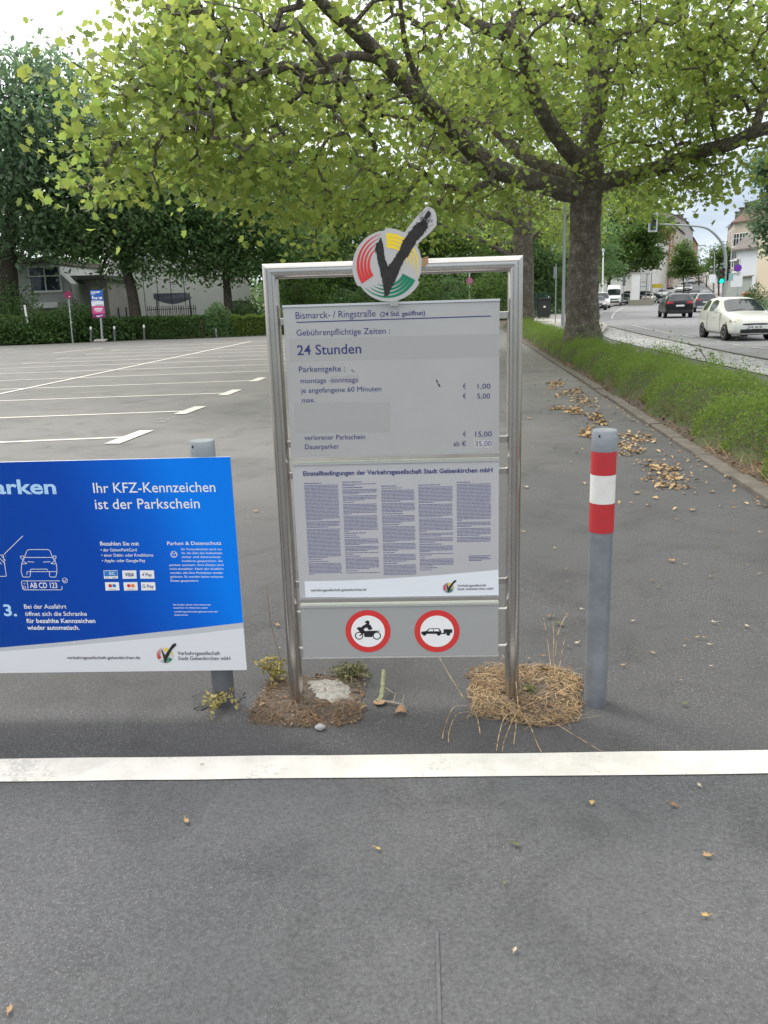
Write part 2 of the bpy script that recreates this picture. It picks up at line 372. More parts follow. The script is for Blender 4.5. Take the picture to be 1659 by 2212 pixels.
# the far rows; they carry on to the right behind the sign
for p, q in [((0,876),(1659,815)), ((0,833),(1659,775)), ((0,800),(1659,742)), ((240,765),(1659,716)), ((440,737),(1659,693)), ((605,708),(1659,675)), ((750,685),(1659,657)), ((880,662),(1659,633))]:
    a, b = G(*dz(*p),0), G(*dz(*q),0); d = (b-a).normalized()
    L2(a - (d*14 if p[0]==0 else d*0), b + d*(5 if p[1]>720 else 3), .10, .005, 'bay_line')
for p, q in [((325,706),(640,674)), ((133,772),(238,765)), ((352,743),(438,735)), ((532,714),(604,708)), ((688,690),(748,684))]:
    L2(G(*dz(*p),0), G(*dz(*q),0), .14, .0095, 'bay_end_bar')
for p, q in [((960,1118),(1010,1110)), ((1065,1108),(1085,1103)), ((1040,1120),(1055,1116)), ((990,1134),(1030,1131))]:
    L2(G(*dz(*p),0), G(*dz(*q),0), .05, .006, 'worn_line_trace', paint_worn, .03)
L2(G(*dz(150,967),0), G(*dz(730,940),0), .02, .006, 'worn_line_trace', paint_worn, .02)

# planting bed along the lot with its worn concrete edging
ysb = [-8,2,6,10,16,24,34,48,62]
strip('planting_bed', [SP(.13,y) for y in ysb], [SP(1.6,y) for y in ysb], soil, .015, 6, .6)
mb = MB(); y = -6.0
while y < 58:
    a, b = SP(.0,y), SP(.0,y+.985); h = .035+random.uniform(-.008,.012); jx = random.uniform(-.012,.012)
    for (o0, o1, hz) in ((0,.15,h),):
        p = [SP(o0+jx,y+.004), SP(o1+jx,y+.004), SP(o1+jx,y+.99), SP(o0+jx,y+.99)]
        mb.prism([Vector((q.x,q.y,-.05)) for q in p], (0,0,.05+hz))
    y += 1.0
o = mb.build('kerb_edging', kerb_mat, bevel=.012); tag(o, kind='structure')

# street: asphalt, footpath, cobbled strip, kerb line, pavements
def onz(pts, z): return [G(px,py,z) for px,py in pts]
cob_l = [(1659+160,850),(1659,812),(1574,793),(1468,771),(1366,747),(1317,734),(1296,721)]
cob_r = [(1659+160,808),(1659,780),(1574,764),(1456,739),(1385,723.7),(1330,710),(1300,703)]
CL, CR = onz(cob_l,-.1), onz(cob_r,-.19)
rl = [Vector((14,-8,0))]+[Vector((11.5,6,0))]+[c+Vector((-.25,-.05,0)) for c in CR[1:]] + [AT(1277,690,52), AT(1279,682,66), AT(1283,675,90), AT(1330,663,112), AT(1372,652,130), AT(1405,640,150), AT(1430,630,200), AT(1448,620,300)]
rr_ = [Vector((34,-8,0)),Vector((30,6,0)),Vector((27,18,0)),Vector((25,22,0)),Vector((23.5,28,0)),Vector((23,33,0)),Vector((22.8,40,0)),Vector((23,46,0))] + [Vector((24.2,56,0)), Vector((27.5,68,0)), AT(1535,655,90), AT(1538,650,112), AT(1541,645,130), AT(1543,640,150), AT(1520,630,200), AT(1515,620,300)]
RL, RR = rl, rr_
strip('road', RL, RR, road_mat, 0.0, 10, 3)
cob = bpy.data.materials.new('cobbles'); cob.use_nodes = True; nt = cob.node_tree; N = nt.nodes.new; K = nt.links.new
b = nt.nodes['Principled BSDF']; b.inputs['Roughness'].default_value = .75
g = N('ShaderNodeNewGeometry'); vo = N('ShaderNodeTexVoronoi'); vo.inputs['Scale'].default_value = 7.5; vo.inputs['Randomness'].default_value = .55
ve = N('ShaderNodeTexVoronoi'); ve.feature = 'DISTANCE_TO_EDGE'; ve.inputs['Scale'].default_value = 7.5; ve.inputs['Randomness'].default_value = .55
se = N('ShaderNodeSeparateColor'); rp = N('ShaderNodeValToRGB'); rp.color_ramp.elements[0].color = (.30,.30,.30,1); rp.color_ramp.elements[1].color = (.62,.61,.60,1)
ed = N('ShaderNodeMapRange'); ed.inputs['From Max'].default_value = .1; ed.inputs['To Min'].default_value = .3
mu = N('ShaderNodeMix'); mu.data_type = 'RGBA'; mu.blend_type = 'MULTIPLY'; mu.inputs['Factor'].default_value = 1
bp = N('ShaderNodeBump'); bp.inputs['Strength'].default_value = .8; bp.inputs['Distance'].default_value = .05
K(g.outputs['Position'], vo.inputs['Vector']); K(g.outputs['Position'], ve.inputs['Vector']); K(vo.outputs['Color'], se.inputs['Color']); K(se.outputs['Green'], rp.inputs['Fac'])
K(ve.outputs['Distance'], ed.inputs['Value']); K(rp.outputs['Color'], mu.inputs['A']); K(ed.outputs['Result'], mu.inputs['B']); K(mu.outputs['Result'], b.inputs['Base Color'])
K(ed.outputs['Result'], bp.inputs['Height']); K(bp.outputs['Normal'], b.inputs['Normal'])
yy = [-6,4,10,14,18,22,27,33,42]
strip('footpath', [SP(1.25,y) for y in (-6,3,7,11,16,21,26,31,38)], [Vector((11.5,-6,0)),Vector((9.6,3,0))]+[c+Vector((.2,0,0)) for c in CL], path_mat, .012, 4, 1.0)
strip('cobbled_strip', CL, [c+Vector((.02,0,0)) for c in CR], cob, .03, 4, 1.0)
# pale kerb stones between cobbles and road
mb = MB(); kp = smoothpath(CR, 8)
for i in range(len(kp)-1):
    a, b2 = kp[i], kp[i+1]; d = (b2-a); n = Vector((-d.y,d.x,0)).normalized()*.03
    q = [a+n, a-n, b2-n, b2+n]; mb.prism([Vector((v.x,v.y,zg(v.x,v.y)-.04)) for v in q], (0,0,.1))
tag(mb.build('kerb', kerb_mat), kind='structure')
# concrete pavement behind the trees, and the pavement at the left of the street
flat('pavement', [G(*p,-.02) for p in [(1147,671),(1216,671),(1290,690),(1313,704),(1300,722),(1221,722),(1146,700)]], concrete, .02)
strip('pavement', [AT(1277,690,50)+Vector((-5,0,0)), AT(1279,682,66)+Vector((-5,0,0)), AT(1283,675,90)+Vector((-6,0,0)), AT(1330,663,112)+Vector((-5,0,0)), AT(1372,652,130)+Vector((-5,1,0)), AT(1405,640,150)+Vector((-6,0,0)), AT(1430,630,200)+Vector((-6,0,0))],
      [v+Vector((-.05,0,0)) for v in (AT(1277,690,50),AT(1279,682,66),AT(1283,675,90),AT(1330,663,112),AT(1372,652,130),AT(1405,640,150),AT(1430,630,200))], concrete, .12, 2, 4)
sand = M('dry_verge', (.26,.21,.13), .95, var=(1.2,(.16,.16,.07),.4,.7), bump=(20,.5))
strip('verge', [v+Vector((.1,0,0)) for v in RR[:11]], [v+Vector((18,0,0)) for v in RR[:11]], sand, .1, 4, 3)
strip('pavement', [v+Vector((.05,0,0)) for v in RR[10:]], [v+Vector((6,0,0)) for v in RR[10:]], concrete, .12, 2, 5)
# painted lines in the road
def z5(x, y): return 1094.5+x*.3403, 403.2+y*.3403
def roadline(pts, w, name='road_marking'):
    P = [G(*z5(*p)) for p in pts]; P = smoothpath(P, 4) if len(P) > 2 else P
    mb = MB(); L_, R_ = [], []
    for i, p in enumerate(P):
        d = (P[min(i+1,len(P)-1)]-P[max(i-1,0)]); n = Vector((-d.y,d.x,0)).normalized()*w/2
        for q, l in ((p+n, L_), (p-n, R_)): l.append((q.x,q.y,zg(q.x,q.y)+.012))
    k = len(P); mb.add(L_+R_, [(i,i+1,k+i+1,k+i) for i in range(k-1)])
    o = mb.build(name, paint_worn); fix_up(o); tag(o, kind='structure')
for seg in [[(790,880),(900,905),(1062,937)], [(1120,946),(1190,958)], [(1240,967),(1290,976)], [(1330,984),(1388,993)], [(1440,1003),(1505,1013)], [(1562,1022),(1655,1034)]]: roadline(seg, .12)
for seg in [[(570,845),(672,842)], [(672,840),(672,822),(700,790),(770,756),(850,738)], [(690,835),(845,826)], [(565,822),(610,795)], [(670,772),(705,758)]]: roadline(seg, .12)

# ================================================================== THE INFORMATION SIGN
steel = M('brushed_steel', (.60,.575,.545), .24, .96, var=(4,(.50,.475,.45),.35,.7))
nt = steel.node_tree; bb = nt.nodes['Principled BSDF']
_n = nt.nodes.new('ShaderNodeTexNoise'); _n.inputs['Scale'].default_value = 40; _g = nt.nodes.new('ShaderNodeTexCoord'); _m = nt.nodes.new('ShaderNodeMapping'); _m.inputs['Scale'].default_value = (40, 40, .6)
_b = nt.nodes.new('ShaderNodeBump'); _b.inputs['Strength'].default_value = .06; _b.inputs['Distance'].default_value = .002
nt.links.new(_g.outputs['Object'], _m.inputs['Vector']); nt.links.new(_m.outputs['Vector'], _n.inputs['Vector']); nt.links.new(_n.outputs['Fac'], _b.inputs['Height']); nt.links.new(_b.outputs['Normal'], bb.inputs['Normal'])
panel_grey = M('silver_sign_paint', (.515,.508,.50), .34, .35, var=(1.6,(.455,.45,.445),.35,.7))
panel_dark = M('grey_sign_paint', (.36,.365,.36), .5, .15)
patch_grey = M('sticker_grey', (.395,.39,.382), .5, .2)
patch_lt = M('sticker_pale', (.56,.55,.54), .5, .15)
alu = M('aluminium_edge', (.75,.75,.75), .3, .8)
navy = M('navy_print', (.022,.03,.16), .5); blackp = M('black_print', (.012,.012,.014), .5)
inkblue = M('body_text_print', (.085,.09,.25), .5); white_s = M('white_sign_film', (.74,.77,.82), .4); pure_white = M('white_film', (.82,.82,.82), .4)
red_s = M('red_film', (.62,.035,.035), .45); yellow_s = M('yellow_film', (.85,.62,.02), .45); green_s = M('green_film', (.0,.19,.10), .45); thin_g = M('dark_green_film', (.05,.10,.08), .5)
brush_black = M('brush_black', (.014,.013,.013), .75, var=(60,(.03,.028,.028),.4,.7))

PL0, PR0 = G(645,1515,0), G(1110,1510,0)
SYAW = math.atan2(PR0.y-PL0.y, PR0.x-PL0.x); SMID = (PL0+PR0)/2
SU = Vector((math.cos(SYAW), math.sin(SYAW), 0)); SNV = Vector((math.sin(SYAW), -math.cos(SYAW), 0))    # right, and towards the viewer
def onplane(org, u, nrm, px, py, d=0.0):
    r = ray(px,py); o = Vector((0,0,CAM_H)); t = ((org+nrm*d)-o).dot(nrm)/r.dot(nrm); p = o+r*t
    return (p-org).dot(u), p.z
def S(px, py, d=.012): return onplane(SMID, SU, SNV, px, py, d)
# local frame of the sign: x = right, y = away, z = up
sign = empty('information_sign', SMID, 'steel framed silver parking tariff sign with a round tick emblem on top', 'information sign', rz=SYAW)
def loc(uv, d): return Vector((uv[0], -d, uv[1]))
class Flat:
    """flat print on a plane: everything is drawn in pixel places of the photograph's panel and becomes real size there"""
    def __init__(s, fn, d): s.fn = fn; s.d = d; s.mb = MB()
    def P(s, px, py): return loc(s.fn(px,py), s.d)
    def poly(s, pts): s.mb.poly([s.P(*p) for p in pts])
    def line(s, a, b, w):
        a = s.P(*a); b = s.P(*b); d = (b-a).normalized(); n = Vector((-d.z,0,d.x))*w/2; s.mb.poly([a-n,b-n,b+n,a+n])
    def polyline(s, pts, w, close=False):
        pts = list(pts)+([pts[0]] if close else [])
        for a, b in zip(pts, pts[1:]): s.line(a,b,w)
    def text(s, t, x0, y0, x1, cap, bold=0.0, y1=None):
        """baseline from (x0,y0) to (x1,y1); cap height in pixels"""
        a = s.P(x0,y0); b = s.P(x1, y0 if y1 is None else y1); h = (s.P(x0,y0-cap)-a).length
        vs, fs = text_mesh(t, bold); w0 = min(v.x for v in vs); w1 = max(v.x for v in vs)
        ex = (b-a); kx_ = 1/(w1-w0); kz = h/_cap
        up_ = Vector((0,0,1))
        s.mb.add([a+ex*((v.x-w0)*kx_)+up_*(v.y*kz) for v in vs], fs)
    def circle(s, c, rad, n=40, inner=None, squash=1.0):
        c = s.P(*c)
        pt = lambda r_, k: c+Vector((r_*math.cos(2*math.pi*k/n),0,r_*squash*math.sin(2*math.pi*k/n)))
        if inner is None: s.mb.poly([pt(rad,k) for k in range(n)])
        else:
            for k in range(n): s.mb.poly([pt(rad,k),pt(rad,k+1),pt(inner,k+1),pt(inner,k)])
    def build(s, name, mt, parent):
        o = s.mb.build(name, mt, parent, recalc=False); me = o.data
        fl = [p.index for p in me.polygons if p.normal.y > 0]
        if fl:
            bm = bmesh.new(); bm.from_mesh(me); bm.faces.ensure_lookup_table(); bmesh.ops.reverse_faces(bm, faces=[bm.faces[i] for i in fl]); bm.to_mesh(me); bm.free()
        return o

# frame: fluted steel profile with mitred corners
XL, XR = S(563,570,.03)[0], S(1132,551,.03)[0]; ZT = S(848,560,.03)[1]; WD = .054
prof = [(0,-.018),(0,.010),(.0025,.018),(.007,.0245),(.013,.029),(.019,.0305),(.0205,.0275),(.0225,.0275),(.024,.031),(.031,.0315),(.038,.0305),(.0395,.0272),(.0415,.0272),(.043,.0285),(.049,.024),(.054,.0165),(.0575,.008),(.060,-.002),(.060,-.018),(.052,-.026),(.008,-.026)]
def member(kind):
    mb = MB(); n = len(prof); ra, rb = [], []
    for a, d in prof:
        a *= .9; d *= .9
        if kind == 'l': ra.append((XL+a,-d,-.05)); rb.append((XL+a,-d,ZT-a))
        elif kind == 'r': ra.append((XR-a,-d,-.05)); rb.append((XR-a,-d,ZT-a))
        else: ra.append((XL+a,-d,ZT-a)); rb.append((XR-a,-d,ZT-a))
    mb.add(ra+rb, [(i,(i+1)%n,n+(i+1)%n,n+i) for i in range(n)]+[tuple(range(n)),tuple(range(n,2*n))])
    return mb
member('l').build('post', steel, sign, smooth=True); member('r').build('post', steel, sign, smooth=True); member('t').build('top_rail', steel, sign, smooth=True)

def panel(x0, x1, zt, zb, mt, name='panel', label=None, lip=True):
    mb = MB(); mb.box(((x0+x1)/2, -.002, (zt+zb)/2), (x1-x0, .028, zt-zb)); o = mb.build(name, mt, sign, bevel=.002)
    if label: o['label'] = label
    if lip:
        e = MB(); e.box(((x0+x1)/2, -.004, zt+.004), (x1-x0+.002, .034, .008)); e.build('edge_strip', alu, o)
        e = MB(); e.box(((x0+x1)/2, -.003, zb-.003), (x1-x0+.002, .031, .006)); e.build('edge_strip', alu, o)
    return o
F0 = .0170     # prints sit just in front of the panel face (which is at d = .016)
def Sf(px, py): return S(px, py, .016)
x0, x1 = Sf(622,800)[0]-.006, Sf(1079,800)[0]
p1 = panel(x0, x1, Sf(850,657)[1], Sf(860,980)[1], panel_grey, label='silver panel with the parking tariffs in blue letters')
p2 = panel(x0, x1, Sf(860,1000)[1], Sf(868,1288)[1], M('lavender_sign_paint', (.535,.53,.545), .4, .2, var=(2.2,(.49,.485,.50),.35,.7)), label='panel with five columns of small blue print')
p3 = panel(x0, x1, Sf(868,1309)[1], Sf(870,1417)[1], panel_dark, label='narrow grey panel with two round red prohibition discs')
# brackets between posts and panels
mb = MB()
for py in (688, 956, 1025, 1262):
    for (a, b2) in ((XL+WD-.004, x0+.012), (x1-.012, XR-WD+.004)):
        z = Sf(850,py)[1]; m2 = MB(); m2.box(((a+b2)/2, .006, z), (abs(b2-a), .012, .026)); m2.build('bracket', steel, sign, bevel=.002)
for py in (1322, 1401):
    for (a, b2) in ((XL+WD-.004, x0+.008), (x1-.008, XR-WD+.004)):
        z = Sf(850,py)[1]; m2 = MB(); m2.box(((a+b2)/2, .002, z), (abs(b2-a), .010, .008)); m2.build('bracket', alu, sign, bevel=.0015)

def q3(x, y): return 553+x*.3611, 432+y*.3611
def q4(x, y): return 553+x*.3611, 967.7+y*.3611
# --- tariff panel
f = Flat(Sf, F0-.0006)
f.poly([q3(198,832),q3(1453,800),q3(1453,937),q3(204,966)]); f.poly([q3(226,1212),q3(800,1212),q3(800,1388),q3(238,1390)]); f.poly([q3(445,1052),q3(616,1050),q3(617,1092),q3(446,1094)])
f.build('cover_sticker', patch_grey, p1)
f = Flat(Sf, F0-.0004); f.poly([q3(1306,1438),q3(1410,1438),q3(1410,1480),q3(1306,1481)]); f.build('price_sticker', patch_lt, p1)
f = Flat(Sf, F0)
T = lambda t,x,y,x2,y2,c,b=0.0: f.text(t, *q3(x,y), q3(x2,y2)[0], c*.3611, b, q3(x2,y2)[1])
T('Bismarck- / Ringstraße',238,711,716,697,40); T('(24 Std. geöffnet)',744,697,1012,688,27,.012)
f.line(q3(241,732), q3(1405,694), .0035)
T('Gebührenpflichtige Zeiten :',243,812,802,799,36); T('24 Stunden',248,928,630,917,58,.008)
T('Parkentgelte :',258,1030,533,1024,34); T('montags -sonntags',268,1096,610,1088,29); T('je angefangene 60 Minuten',270,1154,750,1143,29); T('max.',275,1212,353,1208,28)
T('€',1238,1128,1256,1128,28); T('1,00',1326,1129,1402,1128,30); T('€',1238,1187,1256,1187,28); T('5,00',1323,1188,1400,1187,30)
T('verlorener Parkschein',290,1436,652,1430,29); T('Dauerparker',294,1491,497,1487,29)
T('€',1239,1415,1256,1415,28); T('15,00',1312,1415,1410,1414,30); T('ab €',1181,1472,1256,1471,28); T('35,00',1311,1473,1408,1472,30)
f.build('lettering', navy, p1)
f = Flat(Sf, F0)
for pts in ([(1074,1076),(1080,1074),(1090,1090),(1084,1094)], [(1086,1094),(1096,1100),(1104,1116),(1096,1118),(1090,1106)], [(570,1014),(578,1014),(578,1022),(571,1021)], [(581,1022),(588,1022),(588,1030),(582,1029)]): f.poly([q3(*p) for p in pts])
f.build('scratch_mark', blackp, p1)
# --- conditions panel
f = Flat(Sf, F0); f.text('Einstellbedingungen der Verkehrsgesellschaft Stadt Gelsenkirchen mbH', *q4(283,166), q4(1415,144)[0], 26*.3611, .022, q4(1415,144)[1]); f.build('headline', navy, p2)
f = Flat(Sf, F0); rs_ = random.Random(3)
cols = [(288,492,212,765,16),(515,722,204,750,6),(748,950,228,762,16),(970,1178,222,732,10),(1200,1408,205,566,-4)]
zt = Sf(*q4(850,90))[1]
for (cx0,cx1,cy0,cy1,dr) in cols:
    ua, _ = Sf(*q4(cx0,cy0)); ub, _ = Sf(*q4(cx1,cy0)); _, za = Sf(*q4((cx0+cx1)/2,cy0)); _, zb = Sf(*q4((cx0+cx1)/2,cy1))
    z = za; head = True
    while z > zb:
        r = rs_.random(); hgt = .0020
        if head: u_end = ua+(ub-ua)*rs_.uniform(.3,.7); hgt = .0026
        elif r < .16: u_end = ua+(ub-ua)*rs_.uniform(.1,.75)
        else: u_end = ub-rs_.uniform(0,.004)
        u = ua
        while u < u_end-.002:
            w = min(rs_.uniform(.006,.024), u_end-u)
            f.mb.poly([Vector((u,-F0,z)),Vector((u+w,-F0,z)),Vector((u+w,-F0,z+hgt)),Vector((u,-F0,z+hgt))]); u += w+.0016
        step = .00545
        if head: step = .008; head = False
        elif r < .16: step = .0085; head = rs_.random() < .28
        z -= step
for k in range(4):
    a = q4(1272,648+k*9); u0, z = Sf(*a); u1 = u0+(Sf(*q4(1406,a[1]))[0]-u0)*(1,.95,.98,.6)[k]
    u1 = Sf(*q4((1405,1390,1404,1350)[k],650))[0]; f.mb.poly([Vector((u0,-F0,z)),Vector((u1,-F0,z)),Vector((u1,-F0,z+.0022)),Vector((u0,-F0,z+.0022))])
f.build('small_print', inkblue, p2)
wv = [(290+ (1450-290)*t, 797-12*math.sin(math.pi*t)*0 - 70*t**1.7 + 0*t) for t in [i/16 for i in range(17)]]
f = Flat(Sf, F0-.0004); f.poly([q4(*p) for p in wv]+[q4(1452,888),q4(296,893)]); f.build('white_band', white_s, p2)
f = Flat(Sf, F0+.0004); f.text('verkehrsgesellschaft-gelsenkirchen.de', *q4(328,858), q4(660,853)[0], 15*.3611, .006, q4(660,853)[1])
f.text('Verkehrsgesellschaft', *q4(1205,830), q4(1376,827)[0], 14*.3611, .006, q4(1376,827)[1]); f.text('Stadt Gelsenkirchen mbH', *q4(1205,850), q4(1418,847)[0], 14*.3611, .006, q4(1418,847)[1]); f.build('lettering', blackp, p2)

# --- emblem drawing (unit disc); reused on the boards
def bands(a0, sweep, r0=.50, r1=.925, n=4):
    """four crescents that start full at a0 and taper away clockwise"""
    out = []; w = (r1-r0)/n
    for k in range(n):
        ri = r0+w*k; pts_o, pts_i = [], []; sw = sweep*(1-.05*(n-1-k)) ; m_ = 18
        for i in range(m_+1):
            t = i/m_; a = a0-sw*t; th = (w*.96)*(1-t)**.75 + .006
            ro = ri+w
            pts_o.append((ro*math.cos(a), ro*math.sin(a))); pts_i.append(((ro-th)*math.cos(a), (ro-th)*math.sin(a)))
        out += [[pts_o[i],pts_o[i+1],pts_i[i+1],pts_i[i]] for i in range(m_)]
    return out
def uz(zx, zy): return ((zx-685)/497.0, -(zy-935)/497.0)
CHK = [uz(*p) for p in [(592,540),(612,560),(640,770),(665,870),(690,950),(760,870),(830,780),(880,680),(930,590),(1010,470),(1075,405),(1130,360),(1200,335),(1270,320),(1278,350),(1288,415),(1245,470),(1200,530),(1130,600),(1085,665),(1030,750),(985,810),(940,850),(895,930),(860,1000),(815,1110),(770,1200),(730,1270),(690,1340),(680,1370),(625,1365),(612,1250),(600,1150),(580,1030),(560,930),(540,830),(520,720),(512,690),(525,620),(560,590)]]
SMALLCHK = [uz(*p) for p in [(560,560),(690,920),(900,620),(1180,260),(1370,180),(1400,230),(1390,330),(1150,560),(960,860),(690,1370),(620,1370),(520,620)]]
def rough(pts, j, n=3, rnd=random.Random(5)):
    out = []
    for a, b in zip(pts, pts[1:]+pts[:1]):
        for i in range(n):
            t = i/n; out.append((a[0]+(b[0]-a[0])*t+rnd.uniform(-j,j), a[1]+(b[1]-a[1])*t+rnd.uniform(-j,j)))
    return out
def emblem_layers(put, parent, small=False):
    """put(points, layer) -> a flat polygon's corners; builds the print of the emblem as children of parent"""
    for nm, a0, mt in (('red_print', 212, red_s), ('yellow_print', 91, yellow_s), ('green_print', 332, green_s)):
        mb = MB()
        for q in bands(R(a0), R(112)): mb.poly([put(p,0) for p in q])
        mb.build(nm, mt, parent)
    mb = MB()
    mb.poly([put(p,1) for p in (SMALLCHK if small else rough(CHK,.016))])
    if not small:
        rnd = random.Random(9)
        for k in range(150):                                   # dry brush marks towards the tip and along the stroke's edge
            t = rnd.random()
            if t < .6: c = uz(1250+rnd.gauss(0,55), 300+rnd.gauss(0,55)); l = rnd.uniform(.02,.09)
            else:
                i = rnd.randrange(len(CHK)); c = (CHK[i][0]+rnd.gauss(0,.02), CHK[i][1]+rnd.gauss(0,.02)); l = rnd.uniform(.02,.06)
            a = R(45)+rnd.gauss(0,.5); w = rnd.uniform(.002,.010)
            d = (math.cos(a)*l, math.sin(a)*l); n_ = (-math.sin(a)*w, math.cos(a)*w)
            mb.poly([put(p,2+.1*(k%7)) for p in ((c[0]-d[0],c[1]-d[1]),(c[0]+n_[0],c[1]+n_[1]),(c[0]+d[0],c[1]+d[1]),(c[0]-n_[0],c[1]-n_[1]))])
        for (zx,zy,rr2) in ((1300,215,.055),(1285,255,.06),(1262,275,.05),(1310,240,.04),(1225,330,.05)):
            c = uz(zx,zy); mb.poly([put(p,3+.1*len(mb.f)%1) for p in rough([(c[0]+rr2*math.cos(a)*1.1, c[1]+rr2*math.sin(a)) for a in [i*.7 for i in range(9)]], .022)])
    mb.build('tick_mark', brush_black, parent)
def e8(zx, zy): return (1280+zx*.2532)/1.736, (760+zy*.2532)/1.736
DE = .046
def Se(px, py): return S(px, py, DE)
ec = Se(*e8(685,935)); er = (Se(*e8(1182,935))[0]-Se(*e8(187,935))[0])/2
def eput(p, lay): return Vector((ec[0]+p[0]*er, -(DE+.0008+.0006*lay), ec[1]+p[1]*er))
edge = []
for k in range(121):                                           # plate outline: three sectors, each a little larger where it starts
    a = R(91 - 360*k/120)
    deg = (91-360*k/120)
    t = ((91-deg) % 120)/120
    edge.append(((1.07-.075*t)*math.cos(a), (1.07-.075*t)*math.sin(a)))
plate = [p for p in edge[:-1] if not (p[0] > .45 and p[1] > .42 and True)]
arm = [uz(*p) for p in [(945,475),(1040,360),(1140,250),(1235,155),(1275,135),(1325,138),(1380,170),(1412,230),(1420,300),(1412,395),(1340,470),(1265,535),(1190,590),(1120,660)]]
i0 = next(i for i, p in enumerate(edge) if p[0] > .45 and p[1] > .42); i1 = max(i for i, p in enumerate(edge[:-1]) if p[0] > .45 and p[1] > .42)
outline = edge[:i0] + arm + edge[i1+1:-1]
mb = MB(); mb.prism([Vector((ec[0]+p[0]*er, -DE, ec[1]+p[1]*er)) for p in outline], (0,.012,0))
emb = mb.build('emblem', M('emblem_grey', (.50,.49,.485), .4, .25), sign, bevel=0)
emblem_layers(eput, emb)
mb = MB(); mb.box((ec[0],-.034,ZT-.03),(.05,.008,.05)); mb.build('bracket', steel, sign)
mb = MB(); mb.box((ec[0]+.02,-.036,ec[1]-er*1.04),(.03,.014,.03)); mb.build('bracket', steel, sign)
# chip of wood jammed behind the emblem on the rail
wood = M('splintered_wood', (.42,.27,.14), .8, var=(18,(.28,.16,.08),.35,.7), bump=(40,.5))
mb = MB(); pts = [e8(1178,850),e8(1215,815),e8(1285,792),e8(1290,870),e8(1240,940),e8(1190,965)]
mb.prism([SMID + SU*S(*p,.033)[0] + SNV*.034 + Vector((0,0,S(*p,.033)[1])) for p in pts], -SNV*-.01)
tag(mb.build('wood_chip', wood), 'splintered tan wood chip wedged beside the round emblem on the steel rail', 'wood chip')

# --- the two prohibition discs
for (cx_, kind) in ((670,'motorcycle'),(1083,'trailer')):
    c = q4(cx_,1096); rad = (Sf(*q4(cx_+135,1096))[0]-Sf(*q4(cx_-135,1096))[0])/2; rin = rad*.745
    f = Flat(Sf, F0); f.circle(c, rad, 64); disc = f.build('prohibition_disc', red_s, p3)
    disc['label'] = 'red ringed disc with a black motorcycle' if kind == 'motorcycle' else 'red ringed disc with a black car and trailer'
    f = Flat(Sf, F0+.0005); f.circle(c, rin, 64); f.build('white_field', pure_white, disc)
    f = Flat(Sf, F0+.001)
    if kind == 'motorcycle':
        for wx in (617,723): f.circle(q4(wx,1122), (Sf(*q4(wx+25,1122))[0]-Sf(*q4(wx,1122))[0]), 28, inner=(Sf(*q4(wx+19,1122))[0]-Sf(*q4(wx,1122))[0]))
        for pts in ([(602,1078),(612,1070),(640,1072),(650,1094),(690,1092),(712,1092),(740,1092),(742,1096),(722,1098),(700,1112),(696,1130),(650,1130),(644,1106),(626,1104),(620,1098)],
                    [(632,1068),(660,1050),(684,1056),(698,1082),(676,1090),(664,1072),(642,1082)],
                    [(652,1042),(658,1032),(670,1031),(678,1036),(680,1046),(674,1056),(662,1054),(661,1047),(653,1046)],
                    [(644,1096),(652,1100),(624,1124),(616,1122)]): f.poly([q4(*p) for p in pts])
    else:
        for wx, wy in ((1007,1111),(1093,1111),(1150,1111)): f.circle(q4(wx,wy), (Sf(*q4(wx+12,wy))[0]-Sf(*q4(wx,wy))[0]), 24)
        f.poly([q4(*p) for p in [(988,1104),(990,1098),(1018,1094),(1018,1100),(1105,1100),(1112,1104),(1112,1111),(988,1111)]])
        f.poly([q4(*p) for p in [(1018,1094),(1036,1078),(1094,1077),(1108,1094),(1108,1100),(1018,1100)]])
        f.poly([q4(*p) for p in [(1122,1083),(1174,1083),(1174,1105),(1122,1105)]]); f.poly([q4(*p) for p in [(1110,1105),(1134,1105),(1134,1112),(1110,1112)]])
    f.build('pictogram', blackp, disc)
    if kind == 'trailer':
        f = Flat(Sf, F0+.0015)
        for pts in ([(1026,1095),(1040,1082),(1060,1082),(1060,1095)], [(1064,1082),(1090,1081),(1098,1095),(1064,1095)]): f.poly([q4(*p) for p in pts])
        f.build('window_cutout', pure_white, disc)
# small emblem on the conditions panel
lc = Sf(*q4(1151,836)); lr = (Sf(*q4(1184,836))[0]-Sf(*q4(1118,836))[0])/2
emb2 = MB(); emb2.poly([Vector((lc[0]+lr*math.cos(a), -F0-.0003, lc[1]+lr*math.sin(a))) for a in [i*.2618 for i in range(24)]]); emb2 = emb2.build('emblem_print', panel_grey, p2)
emblem_layers(lambda p,l: Vector((lc[0]+p[0]*lr, -(F0+.0006+.0004*l), lc[1]+p[1]*lr)), emb2, small=True)

